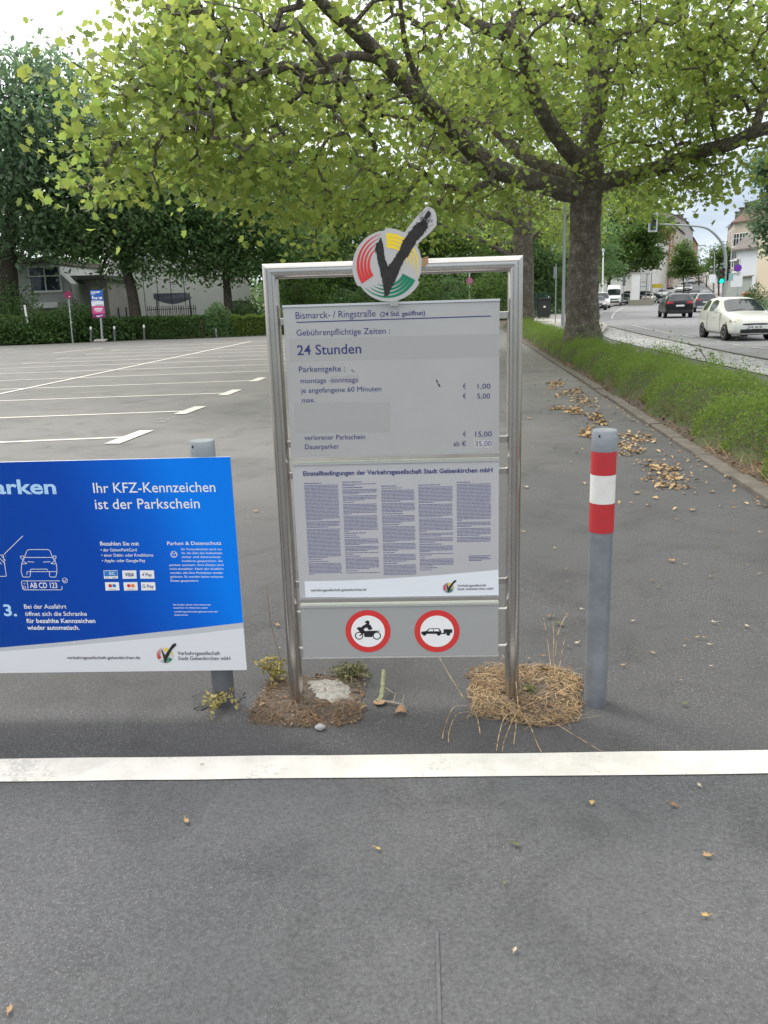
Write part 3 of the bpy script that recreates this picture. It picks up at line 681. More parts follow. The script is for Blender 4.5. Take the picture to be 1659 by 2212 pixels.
# ================================================================== BOLLARDS
galv = M('galvanised_steel', (.30,.325,.35), .48, .55, var=(7,(.20,.22,.245),.35,.68), bump=(35,.08))
galv2 = M('dark_galvanised_steel', (.17,.18,.195), .5, .5, var=(7,(.125,.13,.145),.35,.68))
red_b = M('red_reflective_film', (.47,.028,.035), .4, var=(14,(.38,.035,.04),.45,.75)); white_b = M('white_reflective_film', (.70,.69,.66), .4, var=(25,(.6,.58,.54),.5,.8))
def bollard(base, ztop, label, bands_=None, mt=galv):
    r_ = .0445; o = empty('bollard', base, label, 'bollard')
    mb = MB(); mb.lathe([(r_,-.05),(r_,ztop-.075)], n=40); mb.build('tube', mt, o, smooth=True)
    mb = MB(); mb.lathe([(r_+.0025,ztop-.078),(r_+.0025,ztop-.006),(r_-.001,ztop),(0.001,ztop+.001)], n=40); c = mb.build('cap', galv, o, smooth=True)
    mb = MB(); mb.lathe([(.006,0),(.006,.003)], c=(-.026,-r_*.84-.002,ztop-.018), n=12, axis='Y'); mb.build('screw_hole', blackp, c)
    for (za, zb, m_) in bands_ or []:
        mb = MB(); mb.lathe([(r_+.0005,zb),(r_+.0022,zb+.0006),(r_+.0022,za-.0006),(r_+.0005,za)], n=40); b = mb.build('reflective_band', m_, o, smooth=True)
    return o
bR = G(1285,1518,0); zt_ = lambda px,py: AT(px,py,bR.y-.04).z
zs = [zt_(1303,962), zt_(1300,1028), zt_(1298,1090), zt_(1295,1153)]
bollard(bR, AT(1307,928,bR.y).z, 'grey steel bollard banded red, white and red, right of the tariff sign', [(zs[0],zs[1],red_b),(zs[1],zs[2],white_b),(zs[2],zs[3],red_b)])
bL = G(485,1519,0)
bollard(bL, AT(440,951,bL.y).z, 'plain grey steel bollard carrying the blue information board', mt=galv2)
# ================================================================== BLUE BOARD
bluem = bpy.data.materials.new('blue_print'); bluem.use_nodes = True; nt = bluem.node_tree; b = nt.nodes['Principled BSDF']; b.inputs['Roughness'].default_value = .4; b.inputs['Specular IOR Level'].default_value = .22
g = nt.nodes.new('ShaderNodeTexCoord'); sx = nt.nodes.new('ShaderNodeSeparateXYZ'); ad = nt.nodes.new('ShaderNodeMath'); ad.operation = 'MULTIPLY_ADD'; ad.inputs[1].default_value = .35
rp = nt.nodes.new('ShaderNodeValToRGB'); e = rp.color_ramp.elements
e[0].position = 0; e[0].color = (.0015,.045,.27,1); e[1].position = 1; e[1].color = (.0,.20,.83,1); q = e.new(.62); q.color = (.0015,.06,.40,1); q = e.new(.85); q.color = (.001,.12,.62,1)
mr2 = nt.nodes.new('ShaderNodeMapRange'); mr2.inputs['From Min'].default_value = -.95; mr2.inputs['From Max'].default_value = .24
nt.links.new(g.outputs['Object'], sx.inputs[0]); nt.links.new(sx.outputs['Z'], ad.inputs[0]); nt.links.new(sx.outputs['X'], ad.inputs[2]); nt.links.new(ad.outputs[0], mr2.inputs['Value'])
nt.links.new(mr2.outputs['Result'], rp.inputs['Fac']); nt.links.new(rp.outputs['Color'], b.inputs['Base Color'])
BO = Vector((bL.x, bL.y-.058, 0)); BU = SU; BN = SNV
def Bf(px, py): return onplane(BO, BU, BN, px, py, 0.0)
board = empty('information_board', BO, 'blue parking information board with white lettering mounted on a grey bollard', 'information board', rz=SYAW)
xr = (Bf(499,987)[0]+Bf(532,1451)[0])/2; ztb, zbb = Bf(400,989)[1], Bf(300,1450)[1]; xl = Bf(0,1200)[0]-1.05
sheet_g = M('board_back', (.55,.56,.57), .4, .4)
mb = MB(); mb.box(((xl+xr)/2, .0045, (ztb+zbb)/2), (xr-xl, .007, ztb-zbb)); sh = mb.build('sheet', sheet_g, board, bevel=.0012)
def q2(x, y): return x*.3333, 950.5+y*.3333
D1 = .0008
def Bw(px,py):
    return Bf(px,py)
mb = MB(); wave = lambda x: None
def bl(x, z, d): return Vector((x,-d,z))
wpts = [q2(1575,1183),q2(1300,1215),q2(1000,1247),q2(700,1280),q2(400,1310),q2(0,1345)]
wloc = [Bf(*p) for p in wpts]; wlow = [Bf(*p) for p in [q2(1580,1218),q2(1300,1252),q2(1000,1283),q2(700,1310),q2(400,1338),q2(0,1370)]]
ext = lambda l: [(xr,l[0][1])]+l[1:]+[(xl, l[-1][1]-.035)]
wu, wl2 = ext(wloc), ext(wlow)
mb.poly([bl(xl,ztb,D1), bl(xr,ztb,D1)]+[bl(x,z,D1) for x,z in wu]); mb.build('blue_field', bluem, sh)
mb = MB()
for i in range(len(wu)-1): mb.poly([bl(*wu[i],D1),bl(*wu[i+1],D1),bl(*wl2[i+1],D1),bl(*wl2[i],D1)])
mb.build('grey_wave', M('grey_wave', (.50,.52,.55), .4), sh)
mb = MB()
for i in range(len(wu)-1): mb.poly([bl(*wl2[i],D1),bl(*wl2[i+1],D1),bl(wl2[i+1][0],zbb,D1),bl(wl2[i][0],zbb,D1)])
mb.build('white_band', M('white_band', (.70,.71,.74), .4), sh)
pale_blue = M('pale_blue_print', (.42,.66,.90), .4)
f = Flat(Bf, .0018)
t_ = lambda s_,x,y,x2,y2,c,b=0.0: f.text(s_, *q2(x,y), q2(x2,y2)[0], c*.3333, b, q2(x2,y2)[1])
t_('Parken',-118,347,368,347,88,.024); t_('3.',30,1137,113,1139,70,.024); f.build('heading', pale_blue, sh)
f = Flat(Bf, .0018)
t_('Ihr KFZ-Kennzeichen',608,342,1398,335,64,.004); t_('ist der Parkschein',620,447,1297,441,64,.004)
t_('Bezahlen Sie mit',651,682,903,683,24,.012); t_('• der GelsenParkCard',655,721,888,720,19,.006); t_('• einer Debit- oder Kreditkarte',659,755,995,754,19,.006); t_('• Apple- oder Google-Pay',663,790,943,790,19,.006)
t_('Bei der Ausfahrt',159,1092,433,1091,27,.006); t_('öffnet sich die Schranke',166,1139,565,1138,27,.006); t_('für bezahlte Kennzeichen',174,1184,620,1184,27,.016); t_('wieder automatisch.',180,1228,517,1228,27,.016)
t_('Parken & Datenschutz',1085,680,1436,678,22,.008)
par = [('Ihr Parkaufenthalt wird nur',1176,1440,713),('für die Zeit des Aufenthalts',1178,1442,738),('sicher und datenschutz-',1180,1436,763),('konform gespeichert. Sie',1182,1445,789),('parken anonym. Ihre Daten sind',1100,1449,815),('nicht einsehbar. Nach der Ausfahrt',1101,1450,840),('werden alle Ihre Parkdaten wieder',1103,1449,866),('gelöscht. Es werden keine weiteren',1105,1447,891),('Daten gespeichert.',1107,1290,917)]
for s_, xa, xb, y in par: t_(s_, xa, y, xb, y, 13, .004)
for s_, xa, xb, y in [('Sie finden diese Informationen',1124,1367,1071),('natürlich im Internet unter',1125,1348,1091),('verkehrsgesellschaft-gelsenkirchen.de/',1128,1413,1116),('datenschutz',1130,1218,1137)]: t_(s_, xa, y, xb, y, 10, .004)
f.build('lettering', pure_white, sh)
# line drawings: barrier, car seen from behind, number plate, padlock
f = Flat(Bf, .0018); W_ = .0022
q = lambda *p: [q2(*a) for a in p]
f.line(*q((26,742),(150,620)), W_); f.polyline(q((-60,745),(22,745),(43,882),(-60,884)), W_)
for a in range(-60,40,24): f.line(*q((max(a,-40),752),(min(a+48,38),752+ (min(a+48,38)-max(a,-40))*1.1)), W_)
f.polyline(q((160,760),(176,716),(190,709),(312,709),(326,718),(342,760)), W_); f.polyline(q((160,760),(142,800),(138,850),(148,883),(152,887),(190,887),(198,880),(198,852)), W_); f.polyline(q((342,760),(366,800),(371,850),(364,883),(360,887),(330,887),(322,880),(322,852)), W_)
f.polyline(q((132,752),(152,750),(158,768),(140,770)), W_, True); f.polyline(q((343,768),(348,750),(366,752),(362,770)), W_, True); f.line(*q((160,760),(342,760)), W_)
f.polyline(q((146,778),(176,800),(142,802)), W_); f.polyline(q((362,778),(330,800),(368,802)), W_); f.line(*q((180,788),(222,790)), W_); f.line(*q((280,790),(326,788)), W_)
f.polyline(q((178,852),(196,852),(202,836),(306,836),(314,852),(370,852)), W_); f.line(*q((176,852),(176,872)), W_); f.line(*q((196,852),(310,852)), W_)
f.polyline(q((388,912),(146,912),(140,920),(148,962),(156,970),(398,970),(405,962),(402,945)), W_); f.line(*q((178,914),(184,968)), W_)
f.circle(q2(422,909), .0110*1.0, 36, inner=.0092); f.polyline(q((410,908),(419,918),(434,899)), W_)
f.text('AB CD 123', *q2(197,958), q2(374,957)[0], 34*.3333, .012); f.text('D', *q2(153,964), q2(171,964)[0], 18*.3333, .004); f.circle(q2(160,930), .0032, 20, inner=.0022)
f.circle(q2(1128,740), .0135, 40, inner=.0118); f.polyline(q((1113,734),(1143,734),(1146,754),(1112,754)), W_*.8, True); f.polyline(q((1118,734),(1118,724),(1127,717),(1137,724),(1138,734)), W_*.8); f.line(*q((1128,740),(1128,750)), W_*.8)
for p in ((357,338),(101,1130),(480,1309)): f.circle(q2(*p), .0032, 16)
f.build('line_drawing', pure_white, sh)
f = Flat(Bf, .0018); f.text('verkehrsgesellschaft-gelsenkirchen.de', *q2(436,1419), q2(910,1419)[0], 20*.3333, .006); f.text('Verkehrsgesellschaft', *q2(1152,1392), q2(1427,1391)[0], 23*.3333, .006); f.text('Stadt Gelsenkirchen mbH', *q2(1156,1425), q2(1494,1424)[0], 23*.3333, .006); f.build('lettering', blackp, sh)
# payment marks
f = Flat(Bf, .0018)
cards = [((672,845),(763,843),(766,897),(676,899)),((793,845),(884,844),(887,897),(796,899)),((907,844),(998,844),(1002,897),(911,898)),((681,921),(771,920),(776,973),(686,975)),((800,921),(891,920),(895,973),(806,975)),((914,921),(1006,921),(1010,972),(918,974))]
for c in cards: f.poly(q(*c))
f.build('payment_card', pure_white, sh)
f = Flat(Bf, .0024); f.poly(q((676,848),(762,846),(763,880),(678,882))); f.circle(q2(742,943), .0072, 28); f.build('payment_mark', M('card_blue', (.02,.20,.55), .4), sh)
f = Flat(Bf, .0028); f.circle(q2(716,943), .0072, 28); f.circle(q2(836,943), .0072, 28); f.build('payment_mark', red_s, sh)
f = Flat(Bf, .0026); f.circle(q2(862,943), .0072, 28); f.build('payment_mark', M('card_orange', (.80,.22,.02), .4), sh)
f = Flat(Bf, .0030); f.text('VISA', *q2(812,882), q2(872,882)[0], 22*.3333, .02); f.text('Pay', *q2(946,881), q2(986,881)[0], 20*.3333, .008); f.text('G Pay', *q2(924,956), q2(998,956)[0], 20*.3333, .008)
f.circle(q2(929,872), .0034, 20); f.poly(q((929,862),(933,857),(936,858),(932,864))); f.line(*q((705,967),(752,966)), .001); f.line(*q((824,967),(873,966)), .001); f.line(*q((684,893),(706,892)), .0018); f.line(*q((728,892),(758,891)), .0018); f.build('payment_lettering', navy, sh)
f = Flat(Bf, .0030); f.text('EC', *q2(712,872), q2(748,871)[0], 18*.3333, .01); f.build('payment_lettering', pure_white, sh)
lc2 = Bf(*q2(1070,1395)); lr2 = (Bf(*q2(1125,1395))[0]-Bf(*q2(1013,1395))[0])/2
e2 = MB(); e2.poly([Vector((lc2[0]+lr2*math.cos(a), -.0016, lc2[1]+lr2*math.sin(a))) for a in [i*.2618 for i in range(24)]]); e2 = e2.build('emblem_print', M('emblem_pale', (.62,.63,.64), .4), sh)
emblem_layers(lambda p,l: Vector((lc2[0]+p[0]*lr2, -(.0022+.0005*l), lc2[1]+p[1]*lr2)), e2, small=True)
for px, py in ((485,1080),(485,1370)):
    z = Bf(470,py)[1]; mb = MB(); mb.box((0,.012,z),(.11,.012,.03)); mb.build('clamp', galv2, board)
# ================================================================== TREES AND PLANTS
LEAF = np.array([(0,-.46),(.22,-.33),(.47,-.30),(.37,-.05),(.55,.16),(.27,.25),(.10,.56),(-.24,.27),(-.52,.20),(-.38,-.03),(-.50,-.26),(-.20,-.35)])
RHOMB = np.array([(0,-.5),(.26,0),(0,.5),(-.26,0)])
OVAL = np.array([(0,-.5),(.2,-.25),(.25,.05),(0,.5),(-.25,.05),(-.2,-.25)])
def leaves(centres, size, shape, droop=.35, up=.5, fold=.22, rg=rng):
    n = len(centres); k = len(shape)
    nrm = rg.normal(size=(n,3)); nrm[:,2] = np.abs(nrm[:,2])*.8+up; nrm /= np.linalg.norm(nrm,axis=1,keepdims=True)
    ax = rg.normal(size=(n,3)); ax[:,2] -= droop*2; ax -= nrm*np.sum(ax*nrm,1,keepdims=True); ax /= np.linalg.norm(ax,axis=1,keepdims=True)+1e-9
    sd_ = np.cross(ax,nrm); sz = size*rg.uniform(.6,1.25,size=(n,1))
    V = np.empty((n,k,3))
    for i,(a,b) in enumerate(shape): V[:,i,:] = centres + (sd_*a + ax*b)*sz + nrm*(abs(a)*fold)*sz
    return V
def grow(skel, clusters, tip=.006, thick=.0075, jit=.12):
    """skel: list of (points, radii). every cluster is joined to the nearest wood by a bent twig; returns twig polylines with radii"""
    P = []; fixed = []; par = []
    for pts, rad in skel:
        for p in pts: P.append(tuple(p)); fixed.append(1); par.append(-1)
    ns = len(P); C = np.array(clusters); S_ = np.array(P)
    d0 = np.array([np.min(np.sum((S_-c)**2,1)) for c in C]); order = np.argsort(d0)
    cap = len(P)+len(C)*3; A = np.zeros((cap,3)); A[:ns] = S_; n = ns; cnt = np.zeros(cap); br = []
    for ci in order:
        c = C[ci]; dd2 = np.sum((A[:n]-c)**2,1); j = int(np.argmin(dd2)); p = A[j]; L_ = math.sqrt(dd2[j])
        ids = [j]
        for t in (.38,.72):
            q = p+(c-p)*t + rng.normal(size=3)*jit*L_*.6; q[2] += .10*L_*math.sin(math.pi*t)
            A[n] = q; par.append(ids[-1]); ids.append(n); n += 1
        A[n] = c; par.append(ids[-1]); ids.append(n); n += 1
        br.append(ids); k = ids[-1]
        while k >= ns: cnt[k] += 1; k = par[k]
    out = []
    for ids in br:
        pts = [A[i] for i in ids]; rr2 = [min(.11, tip+thick*math.sqrt(max(cnt[i],1)-1+.15)) for i in ids]
        rr2[0] = rr2[1]*1.1; out.append((pts, rr2))
    return out
def tree(name, label, base, skel, clusters, per, spread, size, shape, lm, bm_, cat='tree', group=None, droop=.35, up=.5, twig_sides=5, trunk_sides=14, tip=.006, thick=.0075, twigs=True, jitter=.05):
    o = empty(name, base, label, cat, group); B = np.array(base)
    mb = MB()
    for pts, rad in skel: mb.tube(pts, rad, trunk_sides if rad[0] > .12 else 9, jit=jitter)
    t_o = mb.build('trunk', bm_, o, world=True, smooth=True)
    if twigs:
        mb = MB()
        for pts, rad in grow(skel, clusters, tip, thick): mb.tube(pts, rad, twig_sides, cap=False)
        mb.build('branches', bm_, o, world=True, smooth=True, recalc=False)
    C = np.repeat(np.array(clusters), per, axis=0) if not hasattr(per, '__len__') else np.repeat(np.array(clusters), per, axis=0)
    C = C + rng.normal(size=C.shape)*np.array(spread)
    me = np_mesh('crown', leaves(C, size, shape, droop, up), len(shape))
    link_mesh('crown', me, lm, o, world=True)
    return o
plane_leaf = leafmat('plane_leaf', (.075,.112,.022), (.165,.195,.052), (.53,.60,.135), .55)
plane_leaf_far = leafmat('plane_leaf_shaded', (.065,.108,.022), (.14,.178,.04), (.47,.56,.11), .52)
dark_leaf = leafmat('dark_leaf', (.062,.115,.052), (.12,.18,.078), (.32,.48,.16), .46)
mid_leaf = leafmat('mid_leaf', (.045,.095,.026), (.095,.145,.04), (.24,.36,.07), .42)
grey_leaf = leafmat('grey_green_leaf', (.078,.125,.085), (.14,.19,.12), (.34,.48,.24), .46)
bark = M('plane_bark', (.175,.148,.118), .9, var=(5,(.36,.33,.275),.46,.70), bump=(28,1.0))
for nm in ('plane_bark',):
    nt = MATS[nm].node_tree; N = nt.nodes.new; K = nt.links.new; pb = nt.nodes['Principled BSDF']
    g = N('ShaderNodeNewGeometry'); mpn = N('ShaderNodeMapping'); mpn.inputs['Scale'].default_value = (15, 15, 3.2); vr = N('ShaderNodeTexVoronoi'); vr.feature = 'DISTANCE_TO_EDGE'; vr.inputs['Scale'].default_value = 1.0
    nz_ = N('ShaderNodeTexNoise'); nz_.inputs['Scale'].default_value = 4; nz_.inputs['Detail'].default_value = 5; mxn = N('ShaderNodeVectorMath'); mxn.operation = 'MULTIPLY_ADD'; mxn.inputs[1].default_value = (.5,.5,.8)
    mr_ = N('ShaderNodeMapRange'); mr_.inputs['From Max'].default_value = .30; mr_.inputs['To Min'].default_value = .50; ml_ = N('ShaderNodeMix'); ml_.data_type = 'RGBA'; ml_.blend_type = 'MULTIPLY'; ml_.inputs['Factor'].default_value = 1
    K(g.outputs['Position'], nz_.inputs['Vector']); K(nz_.outputs['Color'], mxn.inputs[0]); K(g.outputs['Position'], mxn.inputs[2]); K(mxn.outputs[0], mpn.inputs['Vector']); K(mpn.outputs['Vector'], vr.inputs['Vector']); K(vr.outputs['Distance'], mr_.inputs['Value'])
    src = pb.inputs['Base Color'].links[0].from_socket; K(src, ml_.inputs['A']); K(mr_.outputs['Result'], ml_.inputs['B']); K(ml_.outputs['Result'], pb.inputs['Base Color'])
    for n in nt.nodes:
        if n.type == 'BUMP': n.inputs['Distance'].default_value = .05; K(mr_.outputs['Result'], n.inputs['Height'])
dbark = M('dark_bark', (.045,.038,.03), .95, var=(6,(.09,.075,.06),.4,.7), bump=(30,.8))

# ---- the big plane tree at the kerb
def sk(pts, rads, n=5):
    """pts: (pixel x, pixel y, distance); rads at the points"""
    P = [AT(*p) for p in pts]; out = smoothpath(P, n); rr2 = []
    for i in range(len(pts)-1):
        for j in range(n): rr2.append(rads[i]+(rads[i+1]-rads[i])*j/n)
    rr2.append(rads[-1]); return out, [q*.9 for q in rr2]
Y1 = 23.0
tb = AT(1257,742,Y1); tb.z = zg(tb.x,tb.y)
trunk1 = smoothpath([Vector((tb.x,tb.y,-.2)), AT(1257,735,Y1), AT(1258,700,Y1), AT(1258,640,Y1), AT(1262,560,Y1), AT(1265,480,Y1), AT(1266,430,Y1), AT(1268,390,Y1), AT(1270,355,Y1)], 3)
tr1 = np.interp(np.linspace(0,1,len(trunk1)), [0,.12,.25,.4,.6,.8,.9,1], [.58,.55,.47,.42,.405,.41,.44,.40])
skel1 = [(trunk1, list(tr1)),
 sk([(1262,405,22.9),(1224,412,22.8),(1180,398,22.4),(1130,385,21.8),(1080,368,21.2),(1030,335,20.4),(980,280,19.6),(930,235,18.9),(880,185,18.2),(830,132,17.5),(770,70,16.6),(700,10,15.6),(640,-60,14.8)], [.34,.31,.28,.27,.26,.24,.22,.20,.18,.165,.14,.11,.08]),
 sk([(1268,390,23),(1272,360,23),(1273,300,23.1),(1279,225,23.2),(1287,158,23.3),(1292,75,23.4),(1297,0,23.5),(1300,-120,23.5),(1290,-260,23.6)], [.36,.31,.26,.23,.21,.19,.16,.12,.06]),
 sk([(1262,385,22.8),(1255,350,22.6),(1224,320,22.2),(1190,270,21.8),(1155,210,21.4),(1138,150,21),(1126,108,20.7),(1090,75,20.2),(1020,50,19.4),(950,0,18.4),(880,-70,17.4)], [.34,.28,.24,.22,.20,.18,.17,.15,.13,.10,.06]),
 sk([(1272,400,22.9),(1300,395,22.8),(1355,382,22.5),(1430,360,22),(1505,330,21.4),(1580,310,20.8),(1630,285,20.3),(1690,268,19.8),(1790,240,19)], [.30,.25,.22,.20,.19,.175,.165,.15,.10]),
 sk([(1266,395,23.2),(1230,380,23.6),(1155,350,24.2),(1110,320,24.8),(1070,280,25.4),(1040,265,26),(995,260,26.6),(930,260,27.2),(830,248,28)], [.22,.2,.18,.17,.16,.15,.12,.09,.05]),
 sk([(1280,300,23.1),(1300,230,23.4),(1312,120,23.8),(1340,75,24.2),(1392,55,24.6),(1455,20,25.2),(1520,-40,26)], [.17,.15,.14,.12,.11,.09,.05]),
 sk([(1130,385,21.8),(1070,375,22.6),(1000,345,23.6),(960,330,24.4),(880,300,25.6)], [.14,.12,.10,.08,.05]),
 sk([(1630,285,20.3),(1645,230,20.6),(1660,190,20.9),(1690,110,21.4)], [.12,.10,.08,.05]),
 sk([(1273,150,23.3),(1215,142,22.8),(1190,138,22.4),(1150,160,21.9)], [.09,.08,.06,.04]),
 sk([(930,235,18.9),(885,130,18.4),(870,60,18),(862,-40,17.6)], [.09,.07,.06,.04]),
 sk([(830,132,17.5),(760,120,16.6),(680,140,15.8),(590,150,15.1),(520,180,14.6)], [.10,.085,.07,.05,.03]),
]
# crown: a wide umbrella, hollow under its leaf shell; it reaches out over the lot
def crown_pts(n, c, rx, ry, zlow, ztop, shell, rg=rng, cond=None):
    out = []
    while len(out) < n:
        a = rg.uniform(0,2*math.pi); q = math.sqrt(rg.uniform(0,1)); x, y = c[0]+q*rx*math.cos(a), c[1]+q*ry*math.sin(a)
        lo = zlow(x,y,q); hi = ztop*math.sqrt(max(0,1-q*q))+lo*.35+2.2
        if hi <= lo: hi = lo+.6
        z = lo+(hi-lo)*rg.uniform(0,1)**1.25
        if shell(x,y,z,q) < rg.uniform(): continue
        if cond and not cond(x,y,z): continue
        out.append((x,y,z))
    return out
def zlow1(x,y,q):
    wob = .45*math.sin(x*1.7+y*.9)+.35*math.sin(y*1.3-x*.6)
    left = sm((1-x)/6)                      # droops on the lot side
    front = sm((21-y)/8)
    near_ = sm((19-y)/5); return 5.95 - .6*left + 1.15*sm((y-20.5)/4) + .35*front*(1-left) - (.1+.5*near_)*sm((q-.7)/.3)*left + wob*.6
def shell1(x,y,z,q):
    d = math.hypot(x-tb.x, y-tb.y)
    if z > 8.6: return .16
    if d < 2.6 and z < 9: return .04
    if d < 5 and y < tb.y+1 and z < 8: return .42
    if q < .5 and z > 8: return .25
    s_ = 1.0
    if y < tb.y-.3 and -3.2 < x < 9 and z < 9.5: s_ = .10 if z < 7.6 else .3
    elif y > tb.y+.5: s_ = .72
    if x > 7.5: s_ = min(s_,.5)
    return s_
c1 = crown_pts(1230, (4.3,21.0), 9.4, 10.2, zlow1, 9.5, shell1, cond=lambda x,y,z: y > 9.5 and x > -.25*y+.5*math.sin(z*2.3+y) )
# hanging sprays on the lot side
def spray(px, py, Y, n, sx=.9, sz=.5):
    p = AT(px,py,Y); return [(p.x+rng.normal()*sx, p.y+rng.normal()*sx, p.z+rng.normal()*sz) for k in range(n)]
for a in [(262,350,14.8,9,.4,.3),(225,300,14.2,6,.35,.25),(345,250,14.6,22,.7,.45),(415,150,15.2,26,.8,.5),(490,60,15.6,30,.9,.5),(520,360,15.6,26,.9,.35),(600,430,17,10,.6,.25),(660,455,18,12,.7,.3),(720,410,18.6,22,1.1,.4),(760,460,19,14,.7,.3),(450,300,15.4,34,1,.5),(600,300,17,44,1.3,.6),(700,200,18,40,1.5,.7),(860,440,21,22,1.0,.4),(950,330,23.5,30,1.3,.6),
          (820,330,20.5,34,1.4,.6),(1000,430,21,36,1,.4),(1450,370,21.8,14,.6,.25),(1535,385,21.4,6,.4,.15),(1500,385,21.5,16,.6,.2),(1400,330,22,36,1,.5),(1540,225,21,22,.8,.45),(1600,110,20.5,26,1,.5),(1480,200,22,40,1.2,.6),(1380,120,22.5,50,1.4,.8),(1180,250,26,40,1.3,.8),(1050,180,25,40,1.4,.8),(1000,60,16,20,1.5,.6),(1200,60,26,40,1.5,.9),(1330,30,20,40,1.4,.9),(1500,60,20,34,1.3,.9)]: c1 += spray(*a)
tree('plane_tree', 'big plane tree with thick trunk growing from the hedge beside the street', (tb.x,tb.y,0), skel1, c1, 21, (.44,.44,.28), .15, LEAF, plane_leaf, bark, group='plane trees along the kerb', droop=.45, up=.35, tip=.007, thick=.0085)

# ---- the next plane trees of the row
def plane(px, py, Y, sc, label, limbs, n, seed):
    b = AT(px,py,Y); b.z = zg(b.x,b.y)
    sk_ = limbs(b); rg = np.random.default_rng(seed)
    lows = lambda x,y,q: (5.7-.7*sm((q-.55)/.45)+.9*sm((b.x-1.5-x)/4)+.5*math.sin(x*1.3+seed)+.4*math.sin(y*1.1+x))*sc
    sh = lambda x,y,z,q: (.12 if math.hypot(x-b.x,y-b.y) < 2.2 and z < 7 else (.3 if q < .4 and z > 8 else 1))
    cl = crown_pts(n, (b.x-.2,b.y-.5), 7.0*sc, 7.6*sc, lows, 9.0*sc, sh, rg)
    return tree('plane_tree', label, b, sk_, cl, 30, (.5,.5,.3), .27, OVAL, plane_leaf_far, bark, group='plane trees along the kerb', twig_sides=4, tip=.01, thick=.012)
def limbs2(b):
    return [(smoothpath([Vector((b.x,b.y,-.2)), AT(1130,690,43), AT(1131,600,43), AT(1130,520,43), AT(1129,465,43)],3), [.62]*2+[.55]*3+[.50]*3+[.47]*3+[.46]*2),
      sk([(1128,480,43),(1100,440,42.5),(1070,400,42),(1040,372,41.5),(1000,340,40.5),(940,330,39.5)], [.34,.28,.25,.22,.18,.1]),
      sk([(1120,488,43),(1095,470,42.6),(1060,465,42),(1030,463,41.5),(970,448,40.5),(930,430,39.5),(870,425,38.5)], [.28,.26,.24,.22,.18,.14,.08]),
      sk([(1132,475,43),(1150,455,43.3),(1175,420,43.8),(1188,398,44.2),(1215,350,45)], [.30,.26,.22,.2,.12]),
      sk([(1129,465,43),(1130,425,43.1),(1135,370,43.2),(1140,300,43.4),(1150,225,43.6),(1160,120,44)], [.38,.34,.3,.26,.2,.1]),
      sk([(1125,560,42.8),(1090,545,42.4),(1040,520,42),(980,500,41.4),(930,470,40.8)], [.14,.12,.1,.08,.05])]
plane(1130,694,43,1.0,'second plane tree in the row, pale limbs spreading behind the sign frame', limbs2, 330, 3)
def limbs3(Y, px, h):
    def f(b):
        T = [Vector((b.x,b.y,-.2)), Vector((b.x,b.y,2)), Vector((b.x+.05,b.y,h))]
        out = [(smoothpath(T,3), [.5,.48,.46,.45,.44,.42,.4])]
        for k in range(6):
            a = k*1.05+.3; q = Vector((math.cos(a),math.sin(a),0))
            out.append((smoothpath([T[2]-Vector((0,0,.3)), T[2]+q*1.5+Vector((0,0,1.2)), T[2]+q*3.6+Vector((0,0,3)), T[2]+q*5+Vector((0,0,5.2))],3), list(np.linspace(.24,.05,10))))
        return out
    return f
plane(1108,676,66,.95,'third plane tree of the row, farthest from the sign, half hidden by nearer crowns', limbs3(66,1108,4.4), 230, 5)

# ---- trees at the far side of the lot and along the street
def lobes(spec, rg):
    """spec: list of (centre, radii, n)"""
    out = []
    for c, r_, n in spec:
        for k in range(n):
            d = rg.normal(size=3); d /= np.linalg.norm(d); q = rg.uniform(.35,1)**.5
            out.append((c[0]+d[0]*r_[0]*q, c[1]+d[1]*r_[1]*q, c[2]+d[2]*r_[2]*q))
    return out
def broad(label, px, py, Y, trunk_px, blobs, lm, size, per, r0=.25, name='broadleaf_tree', shape=RHOMB, group='trees beyond the parking lot', seed=1, spread=.55, bk=None):
    """trunk_px: pixel path of the trunk; blobs: (px, py, rx, rz in metres, n, [dy])"""
    rg = np.random.default_rng(seed); b = G(px,py) if Y is None else AT(px,py,Y); b.z = zg(b.x,b.y)
    path = [Vector((b.x,b.y,b.z-.2))]+[AT(x,y,b.y) for x, y in trunk_px]; k = len(path)
    trk = (smoothpath(path,3), list(np.linspace(r0, r0*.45, (k-1)*3+1))); sk_ = [trk]; spec = []
    for bb_ in blobs:
        c = AT(bb_[0],bb_[1],b.y+(bb_[5] if len(bb_) > 5 else 0)); spec.append((c,(bb_[2],bb_[2],bb_[3]),bb_[4]))
        st = trk[0][int(len(trk[0])*.72)]; md = st.lerp(c,.5)+Vector((0,0,.4)); sk_.append((smoothpath([st,md,c],3), list(np.linspace(r0*.42,r0*.12,7))))
    cl = lobes(spec, rg); cl = [c for c in cl if c[2] > (3.3 if 'dark' in label and b.y < 50 else b.z+3.4 if b.y > 108 else 1.2)]; per = int(per*1.7); size = size*1.45
    return tree(name, label, b, sk_, cl, per, (spread,spread,spread*.75), size, shape, lm, bk or dbark, group=group, twig_sides=3, trunk_sides=10, tip=.012, thick=.014, droop=.6)
dl, ml, gl = dark_leaf, mid_leaf, grey_leaf
broad('tall grey-green tree with thick brown trunks at the left edge of the lot', 22,700,48, [(18,600),(20,500),(40,380)], [(40,330,4.6,3.0,60),(125,300,3.8,2.8,56),(50,215,3.0,2.0,34),(95,165,2.0,1.0,12),(-60,320,5,4.2,60),(150,420,4,2.6,46),(20,480,3.6,2.2,36),(110,500,2.6,1.6,20),(220,330,3.4,3.2,40),(-160,370,6,5,60)], gl, .26, 36, .62, seed=2, spread=.7)
